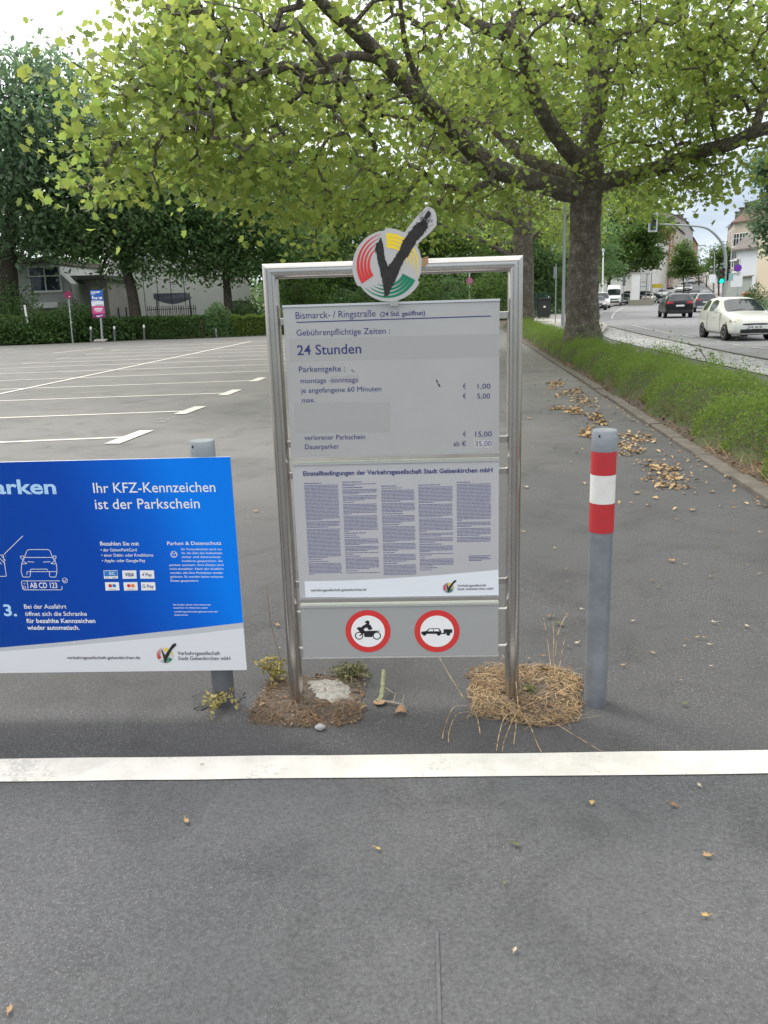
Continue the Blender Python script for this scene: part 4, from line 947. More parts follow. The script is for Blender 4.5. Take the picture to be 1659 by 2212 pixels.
broad('dark leaning tree in front of the white building, boughs over the house', 295,706,48, [(287,640),(272,580),(257,525),(240,450)], [(230,500,3,1.6,40),(150,505,2.6,1.0,24),(180,470,3.2,2.0,40),(300,440,3,2.4,40),(260,390,3.4,2.4,40),(300,590,1.6,1.0,16),(330,540,1.9,1.4,18),(215,600,1.0,.5,5),(350,470,2.2,2,26),(320,370,2.4,1.8,22),(290,640,1.3,.9,12)], dl, .21, 42, .36, seed=3)
broad('round dark green tree with a grey trunk behind the trimmed bush', 494,703,49.5, [(492,650),(488,590),(486,540)], [(440,520,2.8,2.0,42),(350,500,2.2,1.2,22),(545,620,1.6,.8,16),(530,510,2.8,2.2,44),(480,440,3.2,2.6,54),(400,440,2.4,2,30),(560,430,2.6,2.4,36),(500,360,2.6,2,28),(410,590,1.5,.8,14),(560,580,1.9,1.1,20),(430,360,2.2,1.6,18),(620,500,2.2,2.2,30)], dl, .21, 42, .3, seed=4)
broad('tall slender tree behind the steel frame of the sign, pale trunk', 640,690,56, [(636,600),(634,500),(632,420)], [(630,560,2.4,1.8,30),(660,480,2.6,2.4,40),(610,420,2.4,2.4,34),(690,560,2.2,2,28),(650,620,2.2,1.1,22),(640,350,2.2,2,20)], ml, .22, 40, .22, seed=5)
broad('bushy green tree behind the emblem of the sign', 720,690,60, [(722,620),(724,540),(726,470)], [(720,540,3,2.2,44),(780,500,3,2.6,46),(740,440,2.8,2.4,36),(700,620,3,1.5,34),(800,610,2.6,1.4,30),(770,380,2.4,2,22)], dl, .24, 40, .25, seed=6)
broad('tree with sunlit yellow-green sprays between the emblem and the plane trees', 905,690,64, [(904,620),(902,540),(900,480)], [(870,560,2.8,2.2,40),(940,540,3,2.4,44),(900,470,3,2.4,36),(1000,580,2.8,2.2,40),(850,630,2.6,1.3,26),(960,630,3,1.3,34)], ml, .25, 40, .26, seed=7)
broad('tall dark tree far behind the second plane tree', 1050,684,72, [(1050,600),(1052,500)], [(1040,560,3.4,2.6,44),(1090,600,3.2,2.2,40),(1060,480,3.2,2.8,36),(1150,600,3,2.4,34),(1190,560,3,3,36),(1190,640,2.6,1.5,24)], dl, .28, 38, .28, seed=8)
broad('yellow-green tree just left of the big plane trunk, street side', 1185,676,80, [(1186,600),(1188,520)], [(1180,520,3.6,3,44),(1195,440,3.6,3,36),(1160,600,3,1.8,28),(1210,600,3,2.4,34)], ml, .30, 38, .28, seed=9, group='trees along the left side of the street')
broad('dark tree beside the street lamp, left of the parked white van', 1312,655,130, [(1316,600),(1318,540),(1322,480)], [(1320,520,4.4,4.4,60),(1340,460,4.8,4.4,60),(1300,440,4.8,4.4,54),(1366,510,3.6,3.2,40),(1296,570,3.6,3.0,38),(1335,570,3.2,1.9,26),(1366,430,3.6,3.2,32)], ml, .32, 40, .3, seed=10, group='trees along the left side of the street')
broad('dark round tree behind the parked cars at the left kerb', 1268,660,112, [(1284,600),(1286,560)], [(1284,570,3.8,3.0,46),(1270,510,4,4,46)], dl, .3, 38, .26, seed=11, group='trees along the left side of the street')
broad('feathery pale green tree drooping over the white wall', 1372,650,122, [(1374,590),(1376,540)], [(1385,540,3.2,2.6,40),(1405,500,2.8,2.2,28),(1375,490,3.2,2.6,30),(1410,555,2,1.6,16),(1352,545,3,2.2,26)], ml, .34, 36, .26, seed=12, group='trees along the left side of the street')
broad('young cone shaped street tree between the parked cars and the grey house', 1478,624,150, [(1477,600),(1477,570)], [(1478,580,2.4,1.9,26),(1477,560,1.9,2,20),(1479,540,1.1,1.6,12),(1466,590,2,1.2,14),(1490,590,2,1.2,14)], ml, .34, 34, .14, seed=13, group='trees along the street')
broad('bare brownish treetop behind the young street tree', 1510,622,190, [(1509,590),(1508,560)], [(1505,560,1.8,2.8,8),(1516,575,2,2,8)], gl, .3, 12, .2, seed=14, group='trees along the street')
broad('small green tree at the end of the street', 1526,626,180, [(1526,610),(1526,595)], [(1522,598,3,2,26),(1536,590,2.6,2.2,24),(1512,606,2.4,1.4,14)], ml, .36, 32, .16, seed=15, group='trees along the street')
broad('thin tree behind the mast of the traffic lights', 1553,632,140, [(1553,600),(1553,560)], [(1552,570,2,2.6,24),(1556,545,1.4,1.8,12),(1549,600,1.6,1.6,12)], ml, .32, 30, .15, seed=16, group='trees along the street')
broad('tall grey-green street tree at the right edge of the photo', 1735,690,36, [(1735,600),(1722,480),(1715,400)], [(1680,450,.95,1.5,36),(1668,360,.7,.7,14),(1700,330,1.2,1.2,30),(1740,400,1.6,1.6,44),(1672,520,.5,.4,8),(1760,300,1.6,1.4,40)], gl, .15, 40, .2, seed=17, group='trees along the street', spread=.28)
# wooded ground far behind: reads as one dark mass
rg = np.random.default_rng(21); C = []
for k in range(3200):
    x = rg.uniform(-75,14); y = rg.uniform(78,100)+abs(x)*.05; C.append((x,y,rg.uniform(0,1)**.8*(8.5+2.5*math.sin(x*.35)+1.6*math.sin(x*.9))))
C = np.repeat(np.array(C),16,axis=0); C += rg.normal(size=C.shape)*.9
o = link_mesh('distant_woods', np_mesh('distant_woods', leaves(C,.5,RHOMB,.5), 4), dark_leaf); tag(o, kind='stuff')

# ---- hedges and bushes
def hedge_mesh(pts_fn, n, size, rg, up=.4):
    C = np.array([pts_fn(rg) for k in range(n)]); return np_mesh('foliage', leaves(C,size,OVAL,0,up,rg=rg), 6)
hedge_leaf = leafmat('hedge_leaf', (.068,.118,.020), (.17,.225,.05), (.36,.48,.08), .44)
hedge_core = M('hedge_core', (.055,.075,.025), .95, var=(14,(.08,.075,.035),.4,.7), bump=(40,1))
# low clipped evergreen strip in the planting bed
def bedtop(s, y):
    h = (.50+.08*math.sin(y*1.9)+.05*math.sin(y*4.3+s*3)+.055*math.sin(s*9+y*7)+.04*math.sin(y*13-s*6))
    h *= 1-.22*sm((y-12)/9)
    e = min(1, max(0,(s-.36-.10*math.sin(y*2.7)-.07*math.sin(y*6.1))/.34))*min(1, max(0,(1.50+.10*math.sin(y*3.3)+.05*math.sin(y*8)-s)/.26))*min(1,max(0,(s-.2)/.12))
    return h*math.sqrt(max(0,e))
hb = empty('hedge', SP(1.5,14), 'long low evergreen hedge filling the planting bed beside the lot', 'hedge')
mb = MB(); ysn = list(np.arange(2.5,44,.45)); ssn = list(np.arange(.16,1.72,.12)); vs = []
for y in ysn:
    for s_ in ssn: vs.append(SP(s_,y,bedtop(s_,y)*.70-.01))
w = len(ssn); mb.add(vs, [(i*w+j,i*w+j+1,(i+1)*w+j+1,(i+1)*w+j) for i in range(len(ysn)-1) for j in range(w-1)])
mb.build('core', hedge_core, hb, world=True, smooth=True)
def hp(rg):
    while True:
        y = 2.5+40*rg.uniform()**2.2; s_ = rg.uniform(.26,1.66); t = bedtop(s_,y)
        if t < .03: continue
        z = t*(1-.28*rg.uniform()**2)+(rg.exponential(.03) if rg.uniform() < .6 else rg.exponential(.075)*(math.sin(y*9.7+s_*14)*math.sin(y*23-s_*31) > .1))
        if s_ < 1.0 and rg.uniform() < .5: z = t*rg.uniform(.15,1)
        p = SP(s_-.05*rg.uniform(),y); return (p.x,p.y,p.z+z)
rg = np.random.default_rng(31)
link_mesh('foliage', hedge_mesh(hp, 180000, .033, rg, .2), hedge_leaf, hb, world=True)
C = []
rg = np.random.default_rng(33)
while len(C) < 260:
    y = 3+22*rg.uniform()**1.7; s_ = rg.uniform(.4,1.5); t = bedtop(s_,y)
    if t > .1: p = SP(s_,y); C.append((p.x,p.y,p.z+t+rg.uniform(-.03,.02)))
o = link_mesh('leaf_litter', np_mesh('leaf_litter', leaves(np.array(C),.034,OVAL,0,.6), 6), leafmat('bleached_leaf', (.30,.22,.12), (.62,.54,.40), (.3,.25,.15), .1)); tag(o, 'bleached dead leaves caught on top of the low hedge', 'leaf litter', None, 'stuff')
mb = MB()
for k in range(260):
    y = 3+12*random.random()**1.5; s_ = .35+random.random()*.5; p = SP(s_,y,.02); q = SP(s_-random.uniform(.0,.25),y+random.uniform(-.2,.2),random.uniform(.04,.3)); mb.tube([p,p.lerp(q,.5)+Vector((0,0,.05)),q],[.004,.003,.0015],4,cap=False)
mb.build('twigs', M('dry_twig', (.21,.14,.08), .9), hb, world=True)
# ragged shrubs and clipped hedge at the lot's far edge
fx0, fx1 = Vector((-34,37.2,0)), Vector((-17.84,39.95,0)); fx2 = Vector((-6.82,42.05,0)); fx3 = Vector((-1.5,43.6,0)); fx4 = Vector((5.6,45.6,0))
shrub_leaf = leafmat('shrub_leaf', (.034,.080,.022), (.075,.135,.035), (.12,.21,.04), .3)
def blob_plant(name, label, cat, c, r_, hgt, n, size, lm, group=None, seed=1, rag=.25, flat_top=False):
    rg = np.random.default_rng(seed); o = empty(name, c, label, cat, group); C = []
    while len(C) < n:
        d = rg.normal(size=3); d /= np.linalg.norm(d); d[2] = abs(d[2]); q = rg.uniform(.55,1.0)
        w = 1+rag*(math.sin(d[0]*5+seed)+math.sin(d[1]*6+2*seed)+math.sin(d[2]*7+d[0]*4))*.5
        C.append((c[0]+d[0]*r_[0]*q*w, c[1]+d[1]*r_[1]*q*w, c[2]+d[2]*hgt*q*w))
    mb = MB()
    for k in range(9):
        a = random.uniform(0,6.28); mb.tube([Vector(c)+Vector((0,0,-.05)), Vector(c)+Vector((math.cos(a)*r_[0]*.3,math.sin(a)*r_[1]*.3,hgt*.45)), Vector(c)+Vector((math.cos(a)*r_[0]*.7,math.sin(a)*r_[1]*.7,hgt*.8))], [.03,.02,.008], 5)
    mb.build('stems', dbark, o, world=True)
    link_mesh('foliage', np_mesh('foliage', leaves(np.array(C),size,OVAL,.2,.4,rg=rg), 6), lm, o, world=True); return o
sh = [(-15,700,2.2,1.35,'ragged green shrub at the left edge below the brown trunks'),(38,706,1.3,1.2,'low green shrub at the foot of the leaning white pole'),(82,700,1.5,1.45,'light green shrub beside the leaning white pole'),(118,700,1.5,1.9,'tallest green shrub in front of the garage door'),(160,706,1.3,1.5,'green shrub behind the round no-stopping sign'),(196,712,1.2,1.25,'green shrub under the blue and pink board'),(232,716,1.1,1.05,'dark shrub right of the blue and pink board')]
for i,(px,py,r_,h,lb) in enumerate(sh):
    p = AT(px,py,42.3 if i < 3 else 43.4); blob_plant('shrub', lb, 'shrub', (p.x,p.y+1.0,0), (r_*1.15,r_*.9), h, int(2600*r_), .16, shrub_leaf, 'ragged shrubs at the far side of the lot', 40+i)
def clipped(label, a, b, wd, h, n, size, lm, seed):
    rg = np.random.default_rng(seed); o = empty('hedge', a.lerp(b,.5), label, 'hedge'); d = (b-a); nn = Vector((-d.y,d.x,0)).normalized()
    mb = MB(); mb.prism([a+nn*.08, b+nn*.08, b+nn*(wd-.08), a+nn*(wd-.08)], (0,0,h-.08)); mb.build('core', hedge_core, o, world=True)
    C = []
    for k in range(n):
        t = rg.uniform(); q = rg.uniform()
        if q < .5: p = a+d*t+nn*rg.uniform(-.03,.14)+Vector((0,0,rg.uniform(.02,h)))
        else: p = a+d*t+nn*rg.uniform(0,wd)+Vector((0,0,h+rg.normal()*.035+.05*math.sin(t*40)))
        C.append(tuple(p))
    link_mesh('foliage', np_mesh('foliage', leaves(np.array(C),size,OVAL,0,.3,rg=rg), 6), lm, o, world=True)
h1a, h1b = G(252,731,0), G(428,731,0); clipped('clipped box hedge in front of the white building, left of the round bush', h1a+Vector((0,.3,0)), h1b+Vector((0,.6,0)), 1.1, .98, 9000, .13, shrub_leaf, 51)
h2a, h2b = G(498,728,0), G(572,725,0); clipped('clipped hedge running from the round bush towards the sign frame', h2a+Vector((0,.6,0)), h2b+Vector((3.5,1.6,0)), 1.1, .95, 7000, .13, hedge_leaf, 52)
p = G(466,729,0); blob_plant('bush', 'large round dark bush clipped to a dome at the far hedge', 'bush', (p.x,p.y+.9,0), (.95,.95), 1.72, 5200, .12, dark_leaf, None, 53, .06)
h3a = Vector((-1.6,44.6,0)); clipped('hedge behind the tariff panel at the far end of the lot', h3a, Vector((5.6,46.6,0)), 1.2, 1.25, 6000, .14, shrub_leaf, 54)
for i,(px,py,Y,r_,h,lb) in enumerate([(15,690,47,1.9,3.2,'dark evergreen bush beneath the tree at the left edge'),(640,690,52,2.4,3.6,'loose green bush seen through the sign frame, left of the emblem'),(790,692,54,2.4,2.9,'green bush seen below the emblem in the sign frame'),(900,690,54,2.2,3.0,'green bush seen through the frame right of the emblem'),(965,690,55,2.0,3.3,'leafy bush left of the far round sign in the frame'),(1060,688,57,2.2,3.4,'yellowish bush at the right inside the sign frame'),(1165,668,70,2.4,3.4,'dense bush behind the green bin enclosure'),(528,690,50,1.3,1.8,'small dark bush between the hedge and the violet wall')]):
    p = AT(px,py,Y); blob_plant('bush', lb, 'bush', (p.x,p.y,0), (r_,r_*.8), h, int(1500*r_), .22, ml if i in (1,3,5) else dl, 'bushes behind the lot', 60+i)
# evergreen bush at the right, beyond the road
p = AT(1625,664,47); blob_plant('bush', 'wide light green bush on the bank right of the traffic lights', 'bush', (p.x,p.y,zg(p.x,p.y)), (1.15,1.2), 1.8, 5200, .11, shrub_leaf, None, 71, .2)
p = AT(1668,690,40); blob_plant('bush', 'bush with small grey-green leaves at the right edge behind the white hatchback', 'bush', (p.x,p.y,zg(p.x,p.y)), (1.0,1.0), 1.35, 4200, .09, grey_leaf, None, 72, .2)
# ivy at the foot of the big plane trunk
rg = np.random.default_rng(77); C = []
for k in range(900):
    h = rg.exponential(.22); a = rg.uniform(-2.4,-.2); rr2 = .56-.1*min(h,1)+rg.uniform(0,.05); C.append((tb.x+rr2*math.cos(a), tb.y+rr2*math.sin(a), h))
o = link_mesh('ivy', np_mesh('ivy', leaves(np.array(C),.06,OVAL,.6,0,rg=rg), 6), dark_leaf); tag(o, 'dark ivy climbing the foot of the big plane trunk', 'ivy')
# a bare bramble shoot standing up out of the hedge in front of the cobbles
mb = MB(); sp_ = [(1528,792,13.2),(1522,770,13.2),(1505,752,13.2),(1484,743,13.2)]
P = smoothpath([AT(*p) for p in sp_],4); mb.tube(P,[.008]*3+[.006]*5+[.004]*5,5)
for a,b in (((1522,770),(1536,764)),((1520,768),(1510,776)),((1505,752),(1504,760)),((1495,747),(1490,741))): mb.tube([AT(*a,13.2),AT(*b,13.2)],[.004,.002],4)
br = empty('bramble_shoot', SP(1.4,13.2), 'dark bramble shoot arching out of the hedge before the cobbles', 'bramble'); mb.build('stem', M('bramble_stem',(.05,.035,.03),.8), br, world=True)
C = np.array([tuple(AT(x+random.uniform(-6,6),y+random.uniform(-5,5),13.2)) for x,y in [(1473,736),(1470,752),(1513,750),(1510,752),(1536,764),(1540,768),(1508,778),(1504,762),(1516,757),(1490,741)] for k in range(4)])
link_mesh('leaves', np_mesh('leaves', leaves(C,.06,OVAL,.2,.3), 6), dark_leaf, br, world=True)
# ================================================================== BUILDINGS AND FENCES
plaster = M('white_plaster', (.80,.80,.79), .9, var=(.5,(.70,.70,.69),.35,.7)); plaster_g = M('grey_plaster', (.42,.43,.42), .9, var=(.6,(.36,.37,.36),.35,.7))
cream = M('cream_plaster', (.62,.54,.42), .9); brown_f = M('russet_render', (.30,.14,.075), .9); sand_f = M('sand_render', (.50,.44,.36), .9, var=(.5,(.42,.37,.31),.4,.7)); grey_f = M('warm_grey_render', (.40,.38,.36), .9, var=(.5,(.33,.32,.31),.4,.7))
pale_blue_w = M('pale_bluish_plaster', (.60,.63,.68), .9, var=(.4,(.54,.57,.62),.4,.7))
roof_g = M('grey_roof_tiles', (.13,.115,.105), .85, var=(2,(.19,.165,.15),.35,.7)); roof_r = M('red_brown_roof_tiles', (.22,.085,.055), .85, var=(2,(.14,.07,.05),.35,.7))
glass = M('window_glass', (.035,.045,.055), .08, spec=.6); frame_w = M('white_window_frame', (.74,.74,.73), .5); shutter = M('brown_shutter', (.13,.115,.105), .6); darkwall = M('dark_grey_wall', (.12,.12,.13), .85, var=(1,(.16,.16,.165),.4,.7))
violet = M('violet_grey_wall', (.20,.20,.27), .8); black_m = M('black_metal', (.02,.02,.022), .5); green_m = M('dark_green_metal', (.012,.045,.035), .5); galv_l = M('light_galvanised', (.50,.52,.54), .45, .5)
def window(parent, c, ux, w, h, frame=frame_w, bars=(1,1), depth=.08):
    """a window in a wall: c centre on the wall face, ux unit vector along the wall, outward normal = ux x up"""
    ux = Vector(ux).normalized(); n = ux.cross(Vector((0,0,1))); rz = math.atan2(ux.y,ux.x); c = Vector(c)
    mb = MB(); t = .07
    for dx, dz_, sx_, sz_ in ((0,h/2,w+2*t,t),(0,-h/2,w+2*t,t),(-w/2-t/2,0,t,h-t),(w/2+t/2,0,t,h-t)):
        mb.box(c+ux*dx+Vector((0,0,dz_))+n*.03, (sx_,.08,sz_), rz)
    for k in range(bars[0]): mb.box(c+ux*(-w/2+w*(k+1)/(bars[0]+1))+n*.035, (.06,.06,h-t), rz)
    for k in range(bars[1]): mb.box(c+Vector((0,0,-h/2+h*(.62 if bars[1] == 1 else (k+1)/(bars[1]+1))))+n*.033, (w,.05,.055), rz)
    f = mb.build('window', frame, parent, world=True)
    mb = MB(); mb.box(c+n*.012, (w,.012,h-t), rz); mb.build('pane', glass, f, world=True)
    mb = MB(); mb.box(c+Vector((0,0,-h/2-t))+n*.07, (w+.3,.16,.05), rz); mb.build('sill', frame_w, f, world=True)
    return f
def house(label, a, b, depth, h, roofh, wall, roof, rows, cols, win=(1.1,1.5), group=None, z0=None, gable='side', side=None, base_h=1.4, name='house', winframe=frame_w, dormers=0, chimneys=1):
    """a, b: ground ends of the wall that faces the viewer, left to right; the house stands behind it. gable 'front': the viewer sees a gable"""
    a = Vector(a); b = Vector(b); z = min(zg(a.x,a.y),zg(b.x,b.y)) if z0 is None else z0; a.z = b.z = z-.3; u = (b-a); Lw = u.length; u /= Lw; n = Vector((0,0,1)).cross(u); n.normalize()
    o = empty(name, (a.lerp(b,.5)[0],a.lerp(b,.5)[1],z), label, 'house', group); H_ = h+.3
    mb = MB(); mb.prism([a, b, b+n*depth, a+n*depth], (0,0,H_)); up_ = Vector((0,0,1))
    if gable == 'front':
        for q in (a, a+n*(depth-.05)): mb.prism([q+up_*H_, q+u*Lw+up_*H_, q+u*(Lw/2)+up_*(H_+roofh)], n*.05)
    elif roofh > 0:
        for q in (a, a+u*(Lw-.05)): mb.prism([q+up_*H_, q+n*depth+up_*H_, q+n*depth/2+up_*(H_+roofh)], u*.05)
    w_o = mb.build('wall', wall, o, world=True)
    mb = MB(); e = .35
    if roofh > 0:
        if gable == 'front':
            r0, r1 = a+u*(Lw/2)+up_*(H_+roofh+.12)-n*e, a+u*(Lw/2)+up_*(H_+roofh+.12)+n*(depth+e)
            for s_ in (-1,1):
                q0 = a+u*(Lw/2+s_*(Lw/2+e))+up_*(H_-.12)-n*e; q1 = q0+n*(depth+2*e); mb.prism([r0,r1,q1,q0],(0,0,.14))
        else:
            r0, r1 = a+n*depth/2+up_*(H_+roofh+.12)-u*e, b+n*depth/2+up_*(H_+roofh+.12)+u*e
            for s_ in (-1,1):
                q0 = a+n*(depth/2+s_*(depth/2+e))+up_*(H_-.12)-u*e; q1 = q0+u*(Lw+2*e); mb.prism([r0,r1,q1,q0],(0,0,.14))
    else: mb.prism([a+up_*H_-u*.15-n*.15, b+up_*H_+u*.15-n*.15, b+up_*H_+u*.15+n*(depth+.15), a+up_*H_-u*.15+n*(depth+.15)], (0,0,.25))
    r_o = mb.build('roof', roof, o, world=True)
    rz = math.atan2(u.y,u.x)
    for k in range(chimneys):
        mb = MB(); p = a+u*Lw*(.3+.4*k)+n*depth*.45+up_*(H_+roofh*.9); mb.box(p+up_*.3,(.6,.6,1.5),rz); mb.box(p+up_*1.1,(.7,.7,.12),rz); mb.build('chimney', brown_f, r_o, world=True)
    for k in range(dormers):
        p = a+u*Lw*((k+.5)/dormers)+n*depth*.16+up_*(H_+roofh*.42); mb = MB(); mb.box(p,(1.5,1.6,1.3),rz); mb.box(p+up_*.7,(1.8,1.9,.1),rz); d_o = mb.build('dormer', roof_g, r_o, world=True); mb = MB(); mb.box(p-n*.82,(1.0,.05,.8),rz); mb.build('pane', glass, d_o, world=True)
    for r_ in range(rows):
        for c in range(cols):
            p = a+u*Lw*((c+.5)/cols)+up_*(.3+base_h+1.1+r_*(h-base_h-.6)/max(rows,1)); window(o, p, u, *win, frame=winframe)
    if side:                      # the end wall that shows: 'l' or 'r'
        rows2, cols2 = side[1:]
        for r_ in range(rows2):
            for c in range(cols2):
                zz = up_*(.3+base_h+1.1+r_*(h-base_h-.6)/max(rows2,1))
                if side[0] == 'r': window(o, b+n*depth*((c+.5)/cols2)+zz, n, *win, frame=winframe)
                else: window(o, a+n*depth*(1-(c+.5)/cols2)+zz, -n, *win, frame=winframe)
    return o
# ---- the house at the far left, behind the lot
Yh = 51.0
def zl(x, y): return x*.1667, 547.2+y*.1667           # enlarged view of the house
hA, hB = AT(*zl(352,905),Yh), AT(*zl(985,905),Yh); hA.z = hB.z = 0; hl = (hB-hA).length; ztop = AT(*zl(860,120),Yh).z
o = empty('house', hA.lerp(hB,.5), 'pale grey plastered house with a wide window above a brown garage door, behind the shrubs', 'house'); up_ = Vector((0,0,1))
HL = hA+Vector((-6,0,0)); mb = MB()
mb.prism([HL-up_*.3, hB-up_*.3, hB+up_*(ztop-1.2), hB-Vector((1.2,0,0))+up_*ztop, HL+up_*ztop], (0,9,0)); mb.build('wall', plaster_g, o, world=True)
mb = MB(); mb.prism([HL+up_*ztop+Vector((-.3,-.3,0)), hB+up_*ztop+Vector((-1.0,-.3,0)), hB+up_*ztop+Vector((-1.0,9.3,0)), HL+up_*ztop+Vector((-.3,9.3,0))], (0,0,.3)); mb.build('roof', roof_g, o, world=True)
wa, wb = AT(*zl(415,495),Yh), AT(*zl(770,270),Yh); zt2 = AT(*zl(570,175),Yh).z
mid = (wa+wb)/2; window(o, (mid.x, Yh-.001, (wa.z+zt2)/2), (1,0,0), wb.x-wa.x, zt2-wa.z, bars=(1,1))
ga, gb = AT(*zl(490,880),Yh), AT(*zl(758,712),Yh)
mb = MB(); mb.box(((ga.x+gb.x)/2,Yh-.02,gb.z/2),(gb.x-ga.x,.06,gb.z)); 
for k in range(9): mb.box(((ga.x+gb.x)/2,Yh-.055,.15+k*gb.z/9),(gb.x-ga.x,.012,.05))
mb.build('garage_door', shutter, o, world=True)
mb = MB(); mb.box(((ga.x+gb.x)/2,Yh-.09,gb.z+.2),(gb.x-ga.x+.1,.2,.34)); mb.build('shutter_box', plaster, o, world=True)
mb = MB(); mb.tube([Vector((hB.x-.06,Yh-.06,-.2)),Vector((hB.x-.06,Yh-.06,ztop-1.4))],.05,8); mb.build('downpipe', galv, o, world=True)
# recessed grey annex with a dark fence
aA, aB = AT(*zl(1000,900),Yh+2.5), AT(*zl(1440,900),Yh+2.5); za = AT(*zl(1200,345),Yh+2.5).z
o = empty('annex', ((aA.x+aB.x)/2,Yh+2.5,0), 'dark grey recessed annex building between the house and the white hall', 'annex')
mb = MB(); mb.prism([Vector((aA.x,Yh+2.5,-.3)),Vector((aB.x,Yh+2.5,-.3)),Vector((aB.x,Yh+9,-.3)),Vector((aA.x,Yh+9,-.3))],(0,0,za+.3)); mb.build('wall', grey_f, o, world=True)
mb = MB(); mb.box(((aA.x+aB.x)/2,Yh+5,za+.12),(aB.x-aA.x+.5,7.4,.25)); mb.build('roof', darkwall, o, world=True)
p = AT(*zl(1065,690),Yh+2.5); window(o,(p.x,Yh+2.499,p.z+.9),(1,0,0),.5,.6,bars=(0,0))
p = AT(*zl(1050,560),Yh+2.5); mb = MB(); mb.lathe([(.16,0),(.12,.12),(.02,.2)],c=(p.x,Yh+2.5-.2,p.z),n=16,axis='Y'); mb.build('wall_lamp', darkwall, o, world=True)
fA, fB = AT(*zl(1045,860),Yh+.6), AT(*zl(1440,860),Yh+.6); zf1 = AT(*zl(1100,735),Yh+.6).z; zf2 = AT(*zl(1300,840),Yh+.6).z
o = empty('board_fence', ((fA.x+fB.x)/2,Yh+.6,0), 'dark grey board fence in front of the annex', 'fence'); mb = MB()
k = 0; x = fA.x
while x < fB.x: mb.box((x+.09,Yh+.6,(zf1 if x < fA.x+1.4 else zf2)/2),(.17,.03,(zf1 if x < fA.x+1.4 else zf2))); x += .185
mb.build('boards', darkwall, o, world=True); mb = MB()
for x in (fA.x,(fA.x+fB.x)/2,fB.x): mb.box((x,Yh+.66,zf2/2),(.09,.09,zf2+.1))
mb.build('post', black_m, o, world=True)
# ---- white hall with flat roof, behind the dark trees
wA, wB = AT(246,700,58), AT(545,700,61); wA.z = wB.z = 0
o = house('long white flat-roofed hall glimpsed between the dark trees', wA, wB, 14, 6.6, 0, plaster, darkwall, 0, 0, chimneys=0, name='hall')
for px in ():
    p = AT(px,640,58+ (px-246)/299*3); window(o, (p.x,p.y-.001,4.4), (wB-wA).normalized(), 1.9, 1.0, bars=(2,0))
# violet-grey low wall with a canopy of curved top
def z1(x, y): return x/2.880, 312.5+y/2.880+0
vA, vB = AT(333,655,54), AT(415,655,54.6); o = empty('violet_awning', ((vA.x+vB.x)/2,54.3,0), 'violet-grey awning panel with a curved lower edge beside the white hall', 'awning')
z0_, z1_ = AT(370,657,54).z, AT(370,633,54).z; pts = [Vector((vA.x,54,z1_)),Vector((vB.x-.3,54.6,z1_))]+[Vector((vB.x+(vA.x-vB.x)*t, 54.6-.6*t, z0_+.35-.35*math.sin(math.pi*t))) for t in [i/8 for i in range(9)]]
mb = MB(); mb.prism(pts,(0,.12,0)); mb.build('panel', violet, o, world=True); mb = MB()
for x,y in ((vA.x+.15,54.1),(vB.x-.15,54.65)): mb.tube([Vector((x,y,-.1)),Vector((x,y,z1_))],.05,8)
mb.build('post', darkwall, o, world=True)
p = AT(518,655,56); o = empty('container', (p.x,56,0), 'small violet-grey container right of the dark trunk at the far hedge', 'container'); mb = MB(); mb.box((p.x,56.5,.85),(1.0,1.0,1.7)); mb.build('body', violet, o, world=True, bevel=.03); mb = MB(); mb.box((p.x,56.5,1.74),(1.1,1.1,.08)); mb.build('lid', darkwall, o, world=True)
# tall black bar fence before the hall
fa, fb = AT(318,700,53), AT(425,700,53.5); o = empty('bar_fence', (fa.lerp(fb,.5).x,53,0), 'black vertical bar fence with tall thin bars in front of the white hall', 'fence')
n = 26
for k in range(n+1):
    p = fa.lerp(fb,k/n); hgt = 1.55+.1*random.random() if k%7 else 4.2; mb = MB(); mb.tube([Vector((p.x,p.y,0)),Vector((p.x+random.uniform(-.03,.03),p.y,hgt))],.022,6); mb.build('bar', black_m, o, world=True)
mb = MB(); mb.tube([Vector((fa.x,fa.y,.35)),Vector((fb.x,fb.y,.35))],.02,6); mb.tube([Vector((fa.x,fa.y,1.4)),Vector((fb.x,fb.y,1.4))],.02,6); mb.build('rail', black_m, o, world=True)
# wire mesh fence at the hall, left
fa, fb = AT(243,700,55), AT(292,700,55); o = empty('wire_fence', (fa.lerp(fb,.5).x,55,0), 'low grey wire fence with dark posts in front of the white hall', 'fence')
for k in range(4): p = fa.lerp(fb,k/3); mb = MB(); mb.box((p.x,p.y,.8),(.07,.07,1.6)); mb.build('post', black_m, o, world=True)
mb = MB()
for k in range(8): z = .1+k*.19; mb.tube([Vector((fa.x,fa.y,z)),Vector((fb.x,fb.y,z))],.008,4)
for k in range(24): p = fa.lerp(fb,k/23); mb.tube([Vector((p.x,p.y,.05)),Vector((p.x,p.y,1.45))],.006,4)
mb.build('mesh', galv_l, o, world=True)
